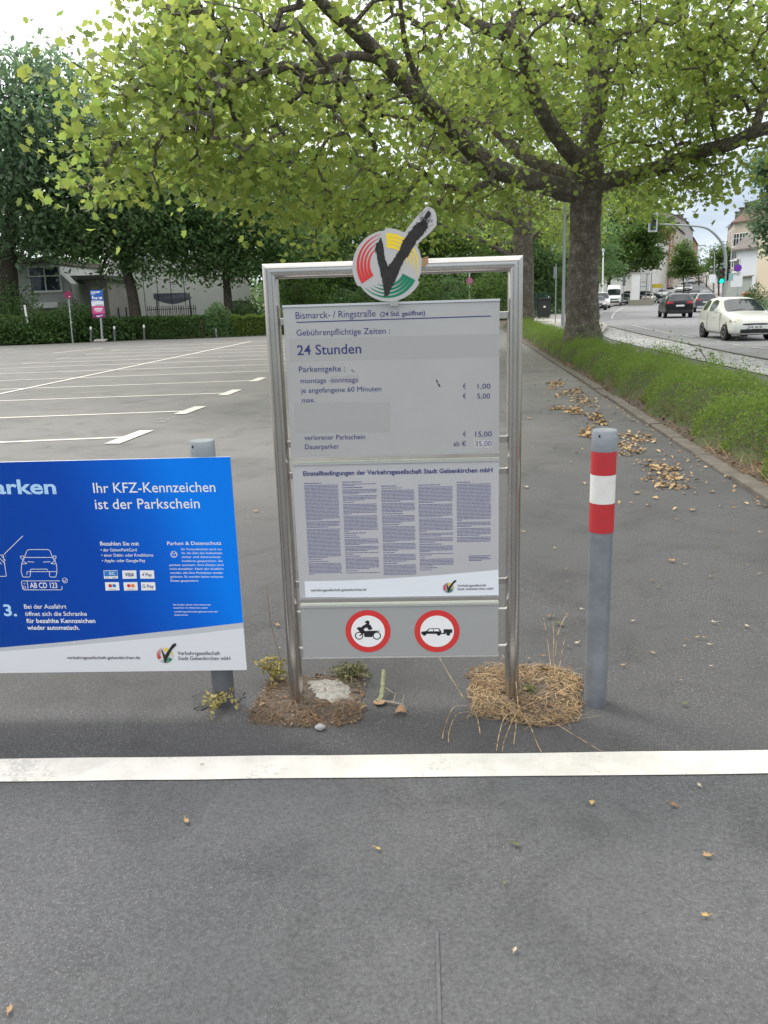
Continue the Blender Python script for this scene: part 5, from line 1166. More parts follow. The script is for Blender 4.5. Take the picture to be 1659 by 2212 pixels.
# green enclosure with the dark bin, right of the second plane tree
ea, eb = AT(1148,671,58), AT(1192,671,58); zt3 = AT(1170,632,58).z; o = empty('mesh_fence', (ea.lerp(eb,.5).x,58,0), 'dark green mesh fence panel around the black bin', 'fence')
for k in range(5): p = ea.lerp(eb,k/4); mb = MB(); mb.box((p.x,p.y+.6,zt3/2),(.06,.06,zt3)); mb.build('post', green_m, o, world=True)
mb = MB()
for k in range(22): p = ea.lerp(eb,k/21); mb.box((p.x,p.y+.6,zt3/2),(.025,.02,zt3))
for k in range(8): z = .1+k*zt3/8; mb.box((ea.lerp(eb,.5).x,58.6,z),((eb-ea).length,.02,.025))
mb.build('mesh', green_m, o, world=True)
p = AT(1174,667,57); zt4 = AT(1174,641,57).z; o = empty('waste_bin', (p.x,57,0), 'large black waste bin with a small white and red sticker', 'waste bin'); w_ = AT(1186,660,57).x-AT(1163,660,57).x
mb = MB(); mb.prism([Vector((p.x-w_/2,57-.3,.1)),Vector((p.x+w_/2,57-.3,.1)),Vector((p.x+w_/2+.04,57-.36,zt4-.2)),Vector((p.x-w_/2-.04,57-.36,zt4-.2))],(0,.8,0)); b_o = mb.build('body', M('black_plastic',(.018,.02,.022),.45), o, world=True, bevel=.02)
mb = MB(); mb.box((p.x,57.05,zt4-.13),(w_+.14,.95,.12)); mb.build('lid', M('black_plastic'), o, world=True, bevel=.03); mb = MB(); mb.box((p.x,57-.36,zt4*.55),(.14,.02,.12)); mb.build('sticker', pure_white, b_o, world=True)
for sx_ in (-1,1): mb = MB(); mb.lathe([(.09,-.03),(.09,.03)],c=(p.x+sx_*w_*.4,57,.09),n=14,axis='X'); mb.build('wheel', black_m, o, world=True)
# ---- houses down the street
def at0(px, Y): p = AT(px,640,Y); return Vector((p.x,p.y,0))
hs = 'houses along the street'
house('white gabled house end, first on the left side of the street', at0(1402,138), at0(1439,150), 9, 9.2, 2.6, plaster, roof_g, 3, 0, group=hs, side=('r',3,2), chimneys=1)
house('narrow russet house with tall bay windows next to the white gabled house', at0(1441,158), at0(1452,168), 9, 11.5, 2.4, brown_f, roof_g, 4, 2, win=(1.3,1.9), group=hs, chimneys=2)
house('sand coloured house with brown roof behind the young street tree', at0(1452,170), at0(1472,195), 10, 12, 3.4, sand_f, roof_g, 4, 3, win=(1.2,1.7), group=hs, dormers=2, chimneys=2)
house('warm grey house farther down the left side of the street', at0(1472,200), at0(1489,235), 11, 14, 3, grey_f, roof_g, 4, 3, win=(1.3,1.8), group=hs, dormers=3, chimneys=2)
house('farthest small house on the left side of the street', at0(1489,240), at0(1501,285), 11, 11, 3, brown_f, roof_r, 3, 3, win=(1.3,1.8), group=hs, chimneys=1)
house('white gable-roofed house right of the traffic lights, two small windows', at0(1582,84), at0(1636,80), 11, AT(1600,537,82).z+.2, 4.6, pale_blue_w, roof_g, 0, 0, group=hs, chimneys=1)
o = [x for x in bpy.data.objects if x.get('label','').startswith('white gable-roofed')][0]
ua = (at0(1636,80)-at0(1582,84)).normalized()
for px, py in ((1601,546),(1601,572)): p = AT(px,py,82.65); q = at0(1582,84)+ua*((p.x-at0(1582,84).x)/ua.x); window(o,(q.x,q.y,p.z),ua,.9,1.2,bars=(0,0))
house('cream apartment house at the right edge with a tall blank wall', at0(1630,68), at0(1700,62), 12, AT(1640,478,66).z, 2.0, cream, roof_g, 0, 0, group=hs, chimneys=0)
house('tall brown-roofed house behind the white gable-roofed house', at0(1576,118), at0(1640,112), 12, 10.4, 4.2, sand_f, M('brown_roof_tiles', (.17,.095,.07), .85, var=(2,(.12,.08,.065),.35,.7)), 3, 5, win=(1.1,1.6), group=hs, dormers=3, chimneys=2)
house('slender sand coloured house at the end of the right side of the street', at0(1562,150), at0(1577,136), 10, 11.5, 3.6, sand_f, roof_g, 4, 3, win=(1.1,1.6), group=hs, dormers=2, chimneys=2)
# low glass-and-grey garden wall before the white house
wa_, wb_ = at0(1573,72), at0(1622,68); o = empty('garden_wall', wa_.lerp(wb_,.5), 'low pale grey-green wall in front of the white house', 'wall'); zt5 = AT(1600,598,70).z
mb = MB(); mb.prism([wa_-up_*.3,wb_-up_*.3,wb_+Vector((0,.25,-.3)),wa_+Vector((0,.25,-.3))],(0,0,zt5+.3)); mb.build('wall', M('grey_green_wall',(.33,.37,.35),.8), o, world=True); mb = MB(); mb.box(wa_.lerp(wb_,.5)+Vector((0,.1,zt5+.04)),((wb_-wa_).length+.1,.36,.08),math.atan2((wb_-wa_).y,(wb_-wa_).x)); mb.build('coping', concrete, o, world=True)
p = AT(1599,589,67.5); o2 = MB(); o2.box((p.x,p.y,p.z),(1.9,.05,.55)); 
# white pillar-like wall with the open bus shelter beside it
pA, pB = AT(1362,648,112), AT(1380,648,112); zt6 = AT(1370,592,112).z; zb6 = zg(pA.x,112)
o = empty('advertising_wall', ((pA.x+pB.x)/2,112,zb6), 'tall blank white wall panel on a concrete foot beside the street', 'wall panel')
mb = MB(); mb.box(((pA.x+pB.x)/2,112,(zt6+zb6)/2+.3),((pB.x-pA.x),.4,zt6-zb6-.6)); mb.build('panel', plaster, o, world=True); mb = MB(); mb.box(((pA.x+pB.x)/2,112,zt6+.1),((pB.x-pA.x)+.3,.6,.2)); mb.build('coping', concrete, o, world=True); mb = MB(); mb.box(((pA.x+pB.x)/2+.8,111.9,zb6+.3),((pB.x-pA.x)+2.0,.8,.8)); mb.build('foot', M('mossy_concrete',(.27,.26,.20),.9), o, world=True)
sA, sB = AT(1381,648,118), AT(1405,648,118); zt7 = AT(1390,590,118).z; zb7 = zg(sA.x,118); o = empty('shelter', ((sA.x+sB.x)/2,118,zb7), 'open grey metal shelter with horizontal rails right of the white wall panel', 'shelter')
for x in (sA.x,sB.x):
    for y in (118,120): mb = MB(); mb.box((x,y,(zt7+zb7)/2),(.1,.1,zt7-zb7)); mb.build('post', galv, o, world=True)
mb = MB(); mb.box(((sA.x+sB.x)/2,119,zt7),((sB.x-sA.x)+.4,2.6,.12)); mb.build('roof', galv_l, o, world=True); mb = MB()
for k in range(5): mb.box(((sA.x+sB.x)/2,120,zb7+.6+k*.6),((sB.x-sA.x),.05,.09))
mb.build('rails', galv, o, world=True)
pa = AT(1398,621,128); zb8 = AT(1398,620,128).z; o = empty('yellow_banner', (pa.x,128,zg(pa.x,128)), 'yellow banner on posts behind the black estate car', 'banner'); ya, yb = AT(1409,613,132), AT(1431,619,132)
ya, yb = AT(1409,622,132), AT(1431,613,132); mb = MB(); mb.box(((ya.x+yb.x)/2,132,(ya.z+yb.z)/2),(yb.x-ya.x,.05,yb.z-ya.z)); mb.build('panel', M('yellow_sheet',(.70,.55,.03),.6), o, world=True)
for x in (ya.x,yb.x): mb = MB(); mb.tube([Vector((x,132.05,zg(x,132)-.1)),Vector((x,132.05,yb.z))],.05,8); mb.build('post', galv, o, world=True)
o.location = (ya.x,132,0)
for ch in o.children: ch.location = -Vector((ya.x-pa.x,4,-zg(pa.x,128)))

# ================================================================== SIGNS, POLES, LAMPS
blue_s = M('blue_film', (.035,.025,.20), .45); mag_s = M('faded_magenta_film', (.30,.012,.085), .45); violet_s = M('violet_film', (.13,.03,.36), .45); pink_s = M('pink_film', (.62,.06,.28), .5); purple_s = M('purple_film', (.22,.01,.14), .5)
pole_m = M('grey_pole', (.36,.38,.40), .5, .4); white_p = M('white_pole', (.75,.75,.74), .5)
def pole_obj(name, label, cat, base, top, r_, mt=pole_m, group=None, n=10, r1=None):
    base = Vector(base); o = empty(name, base, label, cat, group); mb = MB(); mb.tube([base-Vector((0,0,.15)), base.lerp(Vector(top),.5), Vector(top)], [r_,(r_+(r1 or r_))/2,r1 or r_], n); mb.build('pole', mt, o, world=True, smooth=True); return o
def disc(parent, c, rad, mt, inner=None, n=28, facing=None, back=galv_l, name='disc'):
    """round plate facing the viewer at the camera's side"""
    c = Vector(c); f = Vector((-c.x,-c.y,0)).normalized() if facing is None else Vector(facing).normalized(); u = Vector((0,0,1)).cross(f).normalized(); up2 = Vector((0,0,1))
    mb = MB(); pts = [c+u*rad*math.cos(2*math.pi*k/n)+up2*rad*math.sin(2*math.pi*k/n) for k in range(n)]; mb.prism(pts, -f*.015); d = mb.build(name, mt, parent, world=True)
    if inner: mb = MB(); mb.poly([c+f*.004+u*rad*inner[0]*math.cos(2*math.pi*k/n)+up2*rad*inner[0]*math.sin(2*math.pi*k/n) for k in range(n)]); mb.build('field', inner[1], d, world=True, recalc=False)
    return d
# left: round sign, seen small before the house
b = G(157,739,0); o = pole_obj('no_stopping_sign', 'round faded magenta sign on a thin grey pole before the house', 'traffic sign', b, AT(147,630,b.y), .032)
c = AT(147,637,b.y-.05); d_ = disc(o, c, .185, mag_s, (.80,M('dull_violet_film',(.20,.02,.09),.5)))
mb = MB(); q = c+Vector((.02,-.03,-.11)); mb.poly([q,q+Vector((.10,0,.0)),q+Vector((.07,0,.05)),q+Vector((.02,0,.06))]); mb.build('scuff_mark', patch_lt, d_, world=True)
for py in (672,697): mb = MB(); p = AT(151+(py-672)*.12,py,b.y); mb.lathe([(.045,-.05),(.045,.05)],c=p,n=10); mb.build('clamp', galv_l, o, world=True)
# left: blue and pink board on a post with a concrete base
b = G(221,736,0); o = empty('parking_board', b, 'tall narrow blue, white and pink board on a grey post with a concrete base', 'parking board')
mb = MB(); mb.tube([b-Vector((0,0,.1)), AT(214,632,b.y)], .055, 12); mb.build('pole', pole_m, o, world=True, smooth=True)
mb = MB(); pb = [G(202,738.5,0),G(228,738,0),G(233,735,0),G(208,735,0)]; mb.prism([v+Vector((0,0,.0)) for v in pb],(0,0,.07)); mb.build('base', concrete, o, world=True, bevel=.01)
Yb = b.y-.08; tilt = lambda x,y: AT(*zl(x,y),Yb)
bx0, bx1 = (tilt(1165,480).x+tilt(1205,835).x)/2-.0, (tilt(1325,470).x+tilt(1362,835).x)/2; zz = {k: tilt(1260,v).z for k, v in dict(top=475,w0=620,w1=655,p0=683,p1=782,bot=836).items()}
mb = MB(); mb.box(((bx0+bx1)/2,Yb+.02,(zz['top']+zz['bot'])/2),(bx1-bx0,.03,zz['top']-zz['bot'])); s_o = mb.build('sheet', sheet_g, o, world=True)
for nm, za_, zb_, mt in (('blue_print','top','w0',M('board_blue',(.01,.10,.48),.4)),('white_print','w0','p0',white_s),('pink_print','p0','p1',pink_s),('purple_print','p1','bot',purple_s)):
    mb = MB(); y_ = Yb+.002; mb.poly([Vector((bx0,y_,zz[zb_])),Vector((bx1,y_,zz[zb_])),Vector((bx1,y_,zz[za_])),Vector((bx0,y_,zz[za_]))]); mb.build(nm, mt, s_o, world=True, recalc=False)
mb = MB(); mk = lambda x0_,z0_,x1_,z1_: mb.poly([Vector((bx0+(bx1-bx0)*x0_,Yb-.004,zz['top']+(zz['bot']-zz['top'])*z1_)),Vector((bx0+(bx1-bx0)*x1_,Yb-.004,zz['top']+(zz['bot']-zz['top'])*z1_)),Vector((bx0+(bx1-bx0)*x1_,Yb-.004,zz['top']+(zz['bot']-zz['top'])*z0_)),Vector((bx0+(bx1-bx0)*x0_,Yb-.004,zz['top']+(zz['bot']-zz['top'])*z0_))])
for a_ in ((.06,.05,.85,.075),(.06,.09,.75,.11),(.06,.13,.40,.15),(.12,.20,.22,.32),(.26,.26,.34,.32),(.38,.26,.52,.33),(.60,.24,.64,.32),(.72,.25,.92,.33),(.06,.37,.8,.385),(.2,.65,.85,.70),(.2,.72,.85,.745),(.3,.77,.7,.79),(.3,.92,.62,.96),(.66,.90,.82,.93)): mk(*a_)
mb.build('white_print', pure_white, s_o, world=True, recalc=False)
mb = MB(); mk(.30,.525,.92,.565); mb.build('grey_print', M('grey_print',(.35,.35,.36),.5), s_o, world=True, recalc=False)
# short posts with white tops
for (px, py, ptop, lb, wt) in ((197,740,706,'short grey post with a white top, left of the blue and pink board',1),(248,738,705,'short grey post with a white top, right of the blue and pink board',1),(312,735,702,'short grey post with a white top before the clipped hedge',1),(468,730,711,'short thin grey post with a plain top before the round bush',0)):
    b = G(px,py,0); top = AT(px-1.5,ptop,b.y); o = pole_obj('marker_post', lb, 'post', b, (top.x,top.y,top.z-.12), .045, galv2, 'short posts along the far edge of the lot')
    mb = MB(); mb.lathe([(.047,0),(.047,.1),(.03,.125)],c=(top.x,top.y,top.z-.12),n=12); mb.build('cap', white_p if wt else galv, o, world=True)
# leaning white pole and its guy wires, stump
b = AT(64,717,43); o = pole_obj('leaning_pole', 'thin white pole leaning in the shrubs at the left', 'pole', (b.x,b.y,0), AT(53,659,43), .05, white_p)
b = AT(62,700,46); o = empty('sapling', (b.x,46,0), 'thin bare sapling beside the leaning white pole', 'sapling'); mb = MB()
for (a_, c_) in (((72,705),(66,672)),((68,690),(76,664)),((66,680),(58,656)),((68,688),(62,664)),((52,664),(48,640)),((56,660),(60,646))): mb.tube([AT(*a_,46),AT((a_[0]+c_[0])/2+1,(a_[1]+c_[1])/2,46),AT(*c_,46)],[.035,.025,.012],5)
mb.tube([Vector((b.x+.25,46,-.1)),AT(72,705,46)],[.04,.035],6); mb.tube([AT(68,690,46),AT(56,660,46)],[.03,.02],5); mb.build('stem', dbark, o, world=True)
C = np.array([tuple(AT(rng.uniform(48,78),rng.uniform(638,680),46)) for k in range(110)]); link_mesh('leaves', np_mesh('leaves',leaves(C,.14,OVAL),6), dl, o, world=True)
# through the frame: round sign, park lamp
b = AT(1014,690,56); b.z = 0; o = pole_obj('parking_ban_sign', 'round pink and white sign on a white pole seen through the steel frame', 'traffic sign', b, AT(1014,588,56), .035, white_p)
disc(o, AT(1014,607,55.9), .235, M('faded_pink_film',(.50,.10,.22),.5), (.76,M('pale_pink_film',(.50,.20,.34),.5)))
b = AT(716,690,62); b.z = 0; o = pole_obj('park_lamp', 'slim dark park lamp with a flat head before the trees, left of the emblem', 'lamp', b, AT(715,542,62), .05, darkwall); p = AT(714,540,62); mb = MB(); mb.lathe([(.06,-.1),(.34,0),(.36,.06),(.1,.1)],c=p,n=16); mb.build('lamp_head', galv_l, o, world=True)
# poles on the pavement behind the big plane
b = AT(1216,706,42.5); b.z = -.02; o = pole_obj('lamp_post', 'thick grey lamp post rising into the crown just left of the big plane trunk', 'lamp post', b, AT(1221,380,42.5), .085, pole_m, r1=.06); mb = MB(); mb.box(AT(1219,440,42.4)+Vector((-.9,0,1.4)),(1.3,.28,.12)); mb.build('lamp_head', galv_l, o, world=True); mb = MB(); mb.lathe([(.10,0),(.10,.5)],c=(b.x,b.y,-.05),n=12); mb.build('base', pole_m, o, world=True)
b = AT(1200,687,47); b.z = -.1; o = pole_obj('sign_pole', 'thin grey pole with a narrow sign seen edge-on, left of the lamp post', 'traffic sign', b, AT(1201,570,47), .032, pole_m); c = AT(1199,585,47); mb = MB(); mb.box(c+Vector((0,-.05,-.1)),(.36,.03,.62),.9); mb.build('sign_plate', galv, o, world=True)
b = AT(1187,672,57); b.z = -.1; pole_obj('marker_post', 'thin white post beside the black bin enclosure', 'post', b, AT(1185,640,57), .04, white_p)
b = AT(1302,645,104); b.z = zg(b.x,b.y); o = pole_obj('street_lamp', 'tall white street lamp pole left of the white van', 'street lamp', b, AT(1303,545,104), .11, white_p, r1=.09); mb = MB(); mb.lathe([(.10,0),(.16,.05),(.16,.35),(.06,.42)],c=AT(1303,545,104),n=12); mb.build('lamp_head', galv_l, o, world=True)
b = AT(1346,640,118); b.z = zg(b.x,b.y); o = pole_obj('sign_pole', 'thin pole with a dark narrow sign behind the white van', 'traffic sign', b, AT(1347,599,118), .05, pole_m); mb = MB(); mb.box(AT(1348,606,117.9),(.5,.04,1.4),.5); mb.build('sign_plate', galv2, o, world=True)
for px, Y, tp, lb in ((1448,150,578,'slim street lamp before the russet house, lamp to the left'),(1543,128,540,'curved street lamp left of the traffic lights, arm to the left'),(1549,170,565,'distant street lamp right of the curved one')):
    b = AT(px,640,Y); b.z = zg(b.x,b.y); t0 = AT(px+.6,tp+14,Y); o = pole_obj('street_lamp', lb, 'street lamp', b, t0, .11, galv_l, 'lamps along the street', r1=.07)
    t1 = AT(px-26 if Y == 128 else px-14,tp-10 if Y == 128 else tp,Y); mb = MB(); P = smoothpath([t0,AT(px-1,tp+4,Y),AT(px-9,tp-4 if Y == 128 else tp,Y),t1],4); mb.tube(P,[.07]*5+[.05]*(len(P)-5),7); mb.build('arm', galv_l, o, world=True); mb = MB(); mb.box(t1,(1.0,.35,.14)); mb.build('lamp_head', galv_l, o, world=True)
# traffic light mast with curved arm
Ym = 57.0; b = AT(1562,672,Ym); b.z = zg(b.x,b.y); o = empty('traffic_light', b, 'grey traffic light mast with a long curved arm and a lit green lamp', 'traffic light')
mast = smoothpath([b, AT(1563,640,Ym), AT(1565,600,Ym), AT(1567,570,Ym), AT(1566,545,Ym), AT(1558,523,Ym), AT(1541,503,Ym), AT(1520,491,Ym), AT(1480,487,Ym), AT(1424,484,Ym)], 5)
mb = MB(); mb.tube(mast, list(np.linspace(.14,.05,len(mast))), 14); mb.build('mast', M('mast_grey',(.33,.37,.38),.45,.4), o, world=True, smooth=True)
housing = M('signal_housing', (.012,.05,.038), .5); lens_off = [M('red_lens_off',(.08,.008,.006),.3), M('amber_lens_off',(.10,.05,.004),.3), M('green_lens_off',(.0,.05,.03),.3)]; lens_on = M('green_lens_lit', (.0,.5,.3), .3, emit=((.0,.95,.55),1.6))
def signal(c, lit, w=.30, h=.92, backplate=None, lensr=.10):
    r_ = Vector(c); mb = MB(); mb.box(r_,(w,.22,h)); hd = mb.build('signal_head', housing, o, world=True, bevel=.02)
    if backplate: mb = MB(); mb.box(r_+Vector((0,.02,0)),(w+.26,.02,h+.26)); mb.build('backplate', galv_l, hd, world=True)
    for k in range(3):
        z = r_.z+h/2-h*(k+.5)/3; mb = MB(); mb.lathe([(lensr,0),(lensr*.9,-.03),(.01,-.045)],c=(r_.x,r_.y-.112,z),n=18,axis='Y'); mb.build('lens', lens_on if (lit and k == 2) else lens_off[k], hd, world=True)
        mb = MB()
        a_ = [math.radians(t) for t in range(0,181,20)]
        for i in range(len(a_)-1): p0, p1 = [Vector((r_.x+(lensr+.02)*math.cos(t), r_.y-.11, z+(lensr+.02)*math.sin(t))) for t in a_[i:i+2]]; mb.poly([p0,p1,p1+Vector((0,-.16,-.0)),p0+Vector((0,-.16,0))])
        mb.build('visor', housing, hd, world=True, recalc=False)
signal(AT(1411,480,Ym-.1), False, .34, .95, True)
signal(AT(1558,596,Ym-.25), True, .34, .98, None, .135)
signal(AT(1569,591,Ym+.1)+Vector((.1,.2,0)), False, .30, .92)
mb = MB(); mb.tube([AT(1411,480,Ym),AT(1411,484,Ym),AT(1426,484,Ym)],.035,8); mb.build('bracket', galv, o, world=True)
p = AT(1580,598,Ym); mb = MB(); mb.box(p+Vector((0,.1,0)),(.36,.05,.5),.3); mb.build('sign_plate', M('pale_teal_plate',(.25,.42,.44),.5), o, world=True)
b = AT(1594,660,62); b.z = zg(b.x,b.y); o = pole_obj('no_stopping_sign', 'round violet sign on a thin pole with a white plate, before the white house', 'traffic sign', b, AT(1594,571,62), .03, pole_m); disc(o, AT(1594,579,61.9), .26, violet_s, (.78,M('violet_field',(.17,.03,.42),.5))); mb = MB(); p = AT(1591,608,61.95); mb.box(p,(.85,.02,.75)); mb.build('sign_plate', white_s, o, world=True)
b = AT(1541,652,100); b.z = zg(b.x,b.y); o = pole_obj('sign_pole', 'grey post with small white plates left of the traffic light mast', 'traffic sign', b, AT(1541,586,100), .07, galv2); mb = MB(); mb.box(AT(1539,602,99.9),(.75,.04,.95)); mb.build('sign_plate', white_s, o, world=True)
# pale red block and boulder by the bush
pA = AT(1614,646,48); pA.z = zg(pA.x,pA.y); o = empty('stone_block', pA, 'pale red sandstone block with rounded corners left of the wide bush', 'stone block'); zt9 = AT(1614,631,48).z; w_ = AT(1625,640,48).x-AT(1605,640,48).x; mb = MB(); mb.box((pA.x,48,(zt9+pA.z)/2-.1),(w_,.5,zt9-pA.z+.2)); mb.build('stone', M('pale_red_stone',(.50,.20,.16),.85,var=(6,(.40,.16,.13),.4,.7)), o, world=True, bevel=.07)
# low guard rail / fence on the left of the street behind the cars
# ================================================================== VEHICLES
tyre_m = M('tyre_rubber', (.015,.015,.016), .8); rim_m = M('alloy_rim', (.45,.46,.48), .3, .85); cglass = M('car_glass', (.02,.026,.03), .04, spec=.8); arch_m = M('wheel_arch', (.008,.008,.009), .9)
trim_m = M('black_trim', (.014,.014,.015), .5); lamp_c = M('headlamp_glass', (.55,.52,.44), .12, .5); lamp_r = M('tail_lamp', (.40,.012,.02), .2); plate_m = M('plate_white', (.75,.75,.74), .5); plate_t = M('plate_letter', (.02,.02,.025), .5); eu_b = M('plate_blue', (.01,.06,.36), .5)
def paint(name, c, metal=.0): return M(name, c, .28, metal, coat=.8)
def profile_car(name, label, loc_, heading, L=4.0, W=1.70, Hh=1.49, paint_m=None, kind='hatch', group=None, lights=True, plate=None, detail=True, hood=.98, belt=.98, roof_m=None, wr_=.30, wheelbase=None, dark_low=None):
    """a closed body lofted along its length from cross-sections; local +x is forward"""
    o = empty(name, loc_, label, 'car' if kind != 'van' else 'van', group, heading)
    hl = L/2; w = W/2; wb = (wheelbase or L*.62)/2
    # stations: x, bottom, belt, top, width factor, roof width factor, glass flag for the section ahead ('w' windscreen, 's' side glass, 'r' rear screen)
    if kind == 'hatch':
        st = [(-hl,.40,.78,.82,.80,.74,''),(-.975*hl,.24,.92,.98,.93,.82,'r'),(-.80*hl,.19,1.00,Hh-.10,.985,.70,''),(-.73*hl,.18,1.00,Hh-.055,.99,.69,'s'),(-.40*hl,.17,.985,Hh-.005,1,.70,''),(-.345*hl,.17,.98,Hh,1,.70,'s'),(.04*hl,.17,.95,Hh-.035,1,.685,''),(.10*hl,.17,.945,Hh-.065,1,.68,'w'),(.50*hl,.17,.92,.985,1,.90,''),(.56*hl,.17,.90,.955,.995,.88,''),(.80*hl,.18,.82,.875,.975,.84,''),(.93*hl,.20,.70,.765,.91,.78,''),(.985*hl,.24,.58,.63,.82,.68,''),(hl,.30,.46,.50,.74,.58,'')]
    elif kind == 'suv':
        st = [(-hl,.48,.86,.90,.86,.74,''),(-hl+.05,.34,1.02,1.10,.95,.78,'r'),(-hl+.38,.28,1.06,Hh-.10,.99,.68,''),(-hl+.55,.26,1.06,Hh-.03,1,.70,'s'),(-.30*hl,.25,1.03,Hh,1,.71,''),(-.25*hl,.25,1.03,Hh,1,.71,'s'),(.22*hl,.25,1.02,Hh-.06,1,.69,''),(.27*hl,.25,1.02,Hh-.10,1,.68,'w'),(.55*hl,.25,1.00,hood+.08,1,.80,''),(.62*hl,.25,.98,hood+.04,.99,.80,''),(.90*hl,.28,.86,.90,.95,.76,''),(.97*hl,.34,.74,.80,.88,.70,''),(hl,.40,.62,.66,.78,.6,'')]
    elif kind == 'sedan':
        st = [(-hl,.40,.74,.78,.80,.70,''),(-hl+.06,.26,.86,.94,.90,.76,''),(-.66*hl,.22,.93,1.0,.98,.80,'r'),(-.42*hl,.19,.93,Hh-.05,1,.64,''),(-.38*hl,.18,.93,Hh-.03,1,.65,'s'),(-.10*hl,.18,.92,Hh,1,.67,''),(-.06*hl,.18,.92,Hh,1,.67,'s'),(.20*hl,.18,.92,Hh-.04,1,.65,''),(.24*hl,.18,.92,Hh-.08,1,.64,'w'),(.48*hl,.18,.90,hood,1,.80,''),(.54*hl,.18,.88,hood-.03,.99,.82,''),(.90*hl,.21,.74,.79,.94,.76,''),(.97*hl,.25,.62,.67,.86,.66,''),(hl,.32,.52,.55,.76,.58,'')]
    else:   # van
        st = [(-hl,.40,1.2,Hh-.12,.94,.84,''),(-hl+.08,.34,1.2,Hh-.02,1,.88,''),(-.2*hl,.32,1.2,Hh,1,.88,''),(.18*hl,.32,1.2,Hh,1,.88,''),(.30*hl,.32,1.2,Hh-.04,1,.86,''),(.40*hl,.32,1.2,Hh-.22,1,.85,'s'),(.56*hl,.32,1.2,Hh-.52,1,.84,''),(.58*hl,.32,1.2,Hh-.58,1,.84,'w'),(.74*hl,.32,1.16,1.36,1,.84,''),(.80*hl,.32,1.12,1.2,.99,.82,''),(.95*hl,.32,.95,1.02,.95,.74,''),(.99*hl,.36,.80,.88,.90,.7,''),(hl,.42,.62,.7,.84,.66,'')]
    vs, fs, mi = [], [], []; J = 7
    for x, zb, zbelt, zt, fw_, fr, g in st:
        a = w*fw_; r_ = w*fr if zt-zbelt > .12 else a*.86
        prof_ = [(.0,zb),(a*.86,zb),(a*.985,zb+.12),(a,(zb+.12+zbelt)/2),(a*.965,zbelt),(min(r_,a*.95),zt-.05 if zt-zbelt > .2 else zbelt+(zt-zbelt)*.6),(min(r_,a*.95)*.80,zt),(0,zt+.012)]
        for s_ in (1,):
            for y_, z_ in prof_: vs.append((x,y_,z_))
            for y_, z_ in reversed(prof_[1:-1]): vs.append((x,-y_,z_))
    n = 14; nst = len(st)
    for i in range(nst-1):
        g = st[i][6]
        for k in range(n):
            f = (i*n+k, (i+1)*n+k, (i+1)*n+(k+1)%n, i*n+(k+1)%n); fs.append(f)
            m_ = 0
            if g == 's' and k in (4,9): m_ = 1
            elif g == 'w' and k in (5,6,7,8): m_ = 2
            elif g == 'r' and k in (5,6,7,8): m_ = 3
            elif k in (0,13): m_ = 4
            mi.append(m_)
    fs += [tuple(range(n)), tuple(reversed(range((nst-1)*n,nst*n)))]; mi += [0,0]
    me = bpy.data.meshes.new('body'); me.from_pydata(vs,[],fs); me.polygons.foreach_set('material_index',mi)
    bm = bmesh.new(); bm.from_mesh(me); bmesh.ops.recalc_face_normals(bm, faces=bm.faces)
    cl = bm.edges.layers.float.get('crease_edge') or bm.edges.layers.float.new('crease_edge')
    for e in bm.edges:
        a_ = {f.material_index for f in e.link_faces}
        if len(a_) > 1 and 4 not in a_: e[cl] = .95
    bm.to_mesh(me); bm.free()
    tmp = bpy.data.objects.new('tmp', me); col.objects.link(tmp); md = tmp.modifiers.new('s','SUBSURF'); md.levels = md.render_levels = 3 if detail else 2
    bpy.context.view_layer.update(); ev = bpy.data.meshes.new_from_object(tmp.evaluated_get(bpy.context.evaluated_depsgraph_get())); bpy.data.objects.remove(tmp)
    hz0 = {'hatch':(.64,.80,.52,.84), 'suv':(.70,.86,.50,.95), 'sedan':(.58,.74,.48,.92), 'van':(.82,1.06,.55,.95)}[kind]; tz0 = {'hatch':(.84,1.12,.72), 'suv':(.93,1.06,.46), 'sedan':(.70,.88,.48), 'van':(.9,1.3,.85)}[kind]
    def zone(p):
        c = p.center; ay = abs(c.y)/w; tpr = max(0,(c.x/hl-.90))*1.1
        if c.x > .83*hl and hz0[0] < c.z < hz0[1] and ay > hz0[2] and (c.z < hz0[1]-.35*max(0,ay-.8)) : return 5 if c.y > 0 else 6
        if c.x < -.86*hl and tz0[0] < c.z < tz0[1] and ay > tz0[2]: return 7 if c.y > 0 else 8
        if c.x > .90*hl and ay < .62 and .27 < c.z < .41 and kind != 'van': return 9
        if c.x > .93*hl and ay < .52 and .545 < c.z < .60 and kind != 'van': return 9
        if kind == 'van' and c.x > .9*hl and ay < .7 and (.40 < c.z < .62 or .78 < c.z < .94): return 9
        return p.material_index
    groups = {}
    for p in ev.polygons: groups.setdefault(zone(p),[]).append(p)
    def sub(name_, polys, mt, par, off=0.0):
        idx = {}; vv, ff = [], []
        for p in polys:
            f = []
            for v in p.vertices:
                if v not in idx: idx[v] = len(vv); vv.append(ev.vertices[v].co+ev.vertices[v].normal*off)
                f.append(idx[v])
            ff.append(tuple(f))
        m_ = MB(); m_.add(vv,ff); ob = m_.build(name_, mt, par, recalc=False); ob.data.polygons.foreach_set('use_smooth',[True]*len(ff)); return ob
    body = sub('body', groups.get(0,[])+groups.get(4,[]), paint_m, o)
    for key, nm_, mt_ in ((5,'headlight',lamp_c),(6,'headlight',lamp_c),(7,'tail_light',lamp_r),(8,'tail_light',lamp_r),(9,'grille',trim_m)):
        if key in groups: sub(nm_, groups[key], mt_, o)
    if 2 in groups: sub('windscreen', groups[2], cglass, o)
    if 3 in groups: sub('rear_window', groups[3], cglass, o)
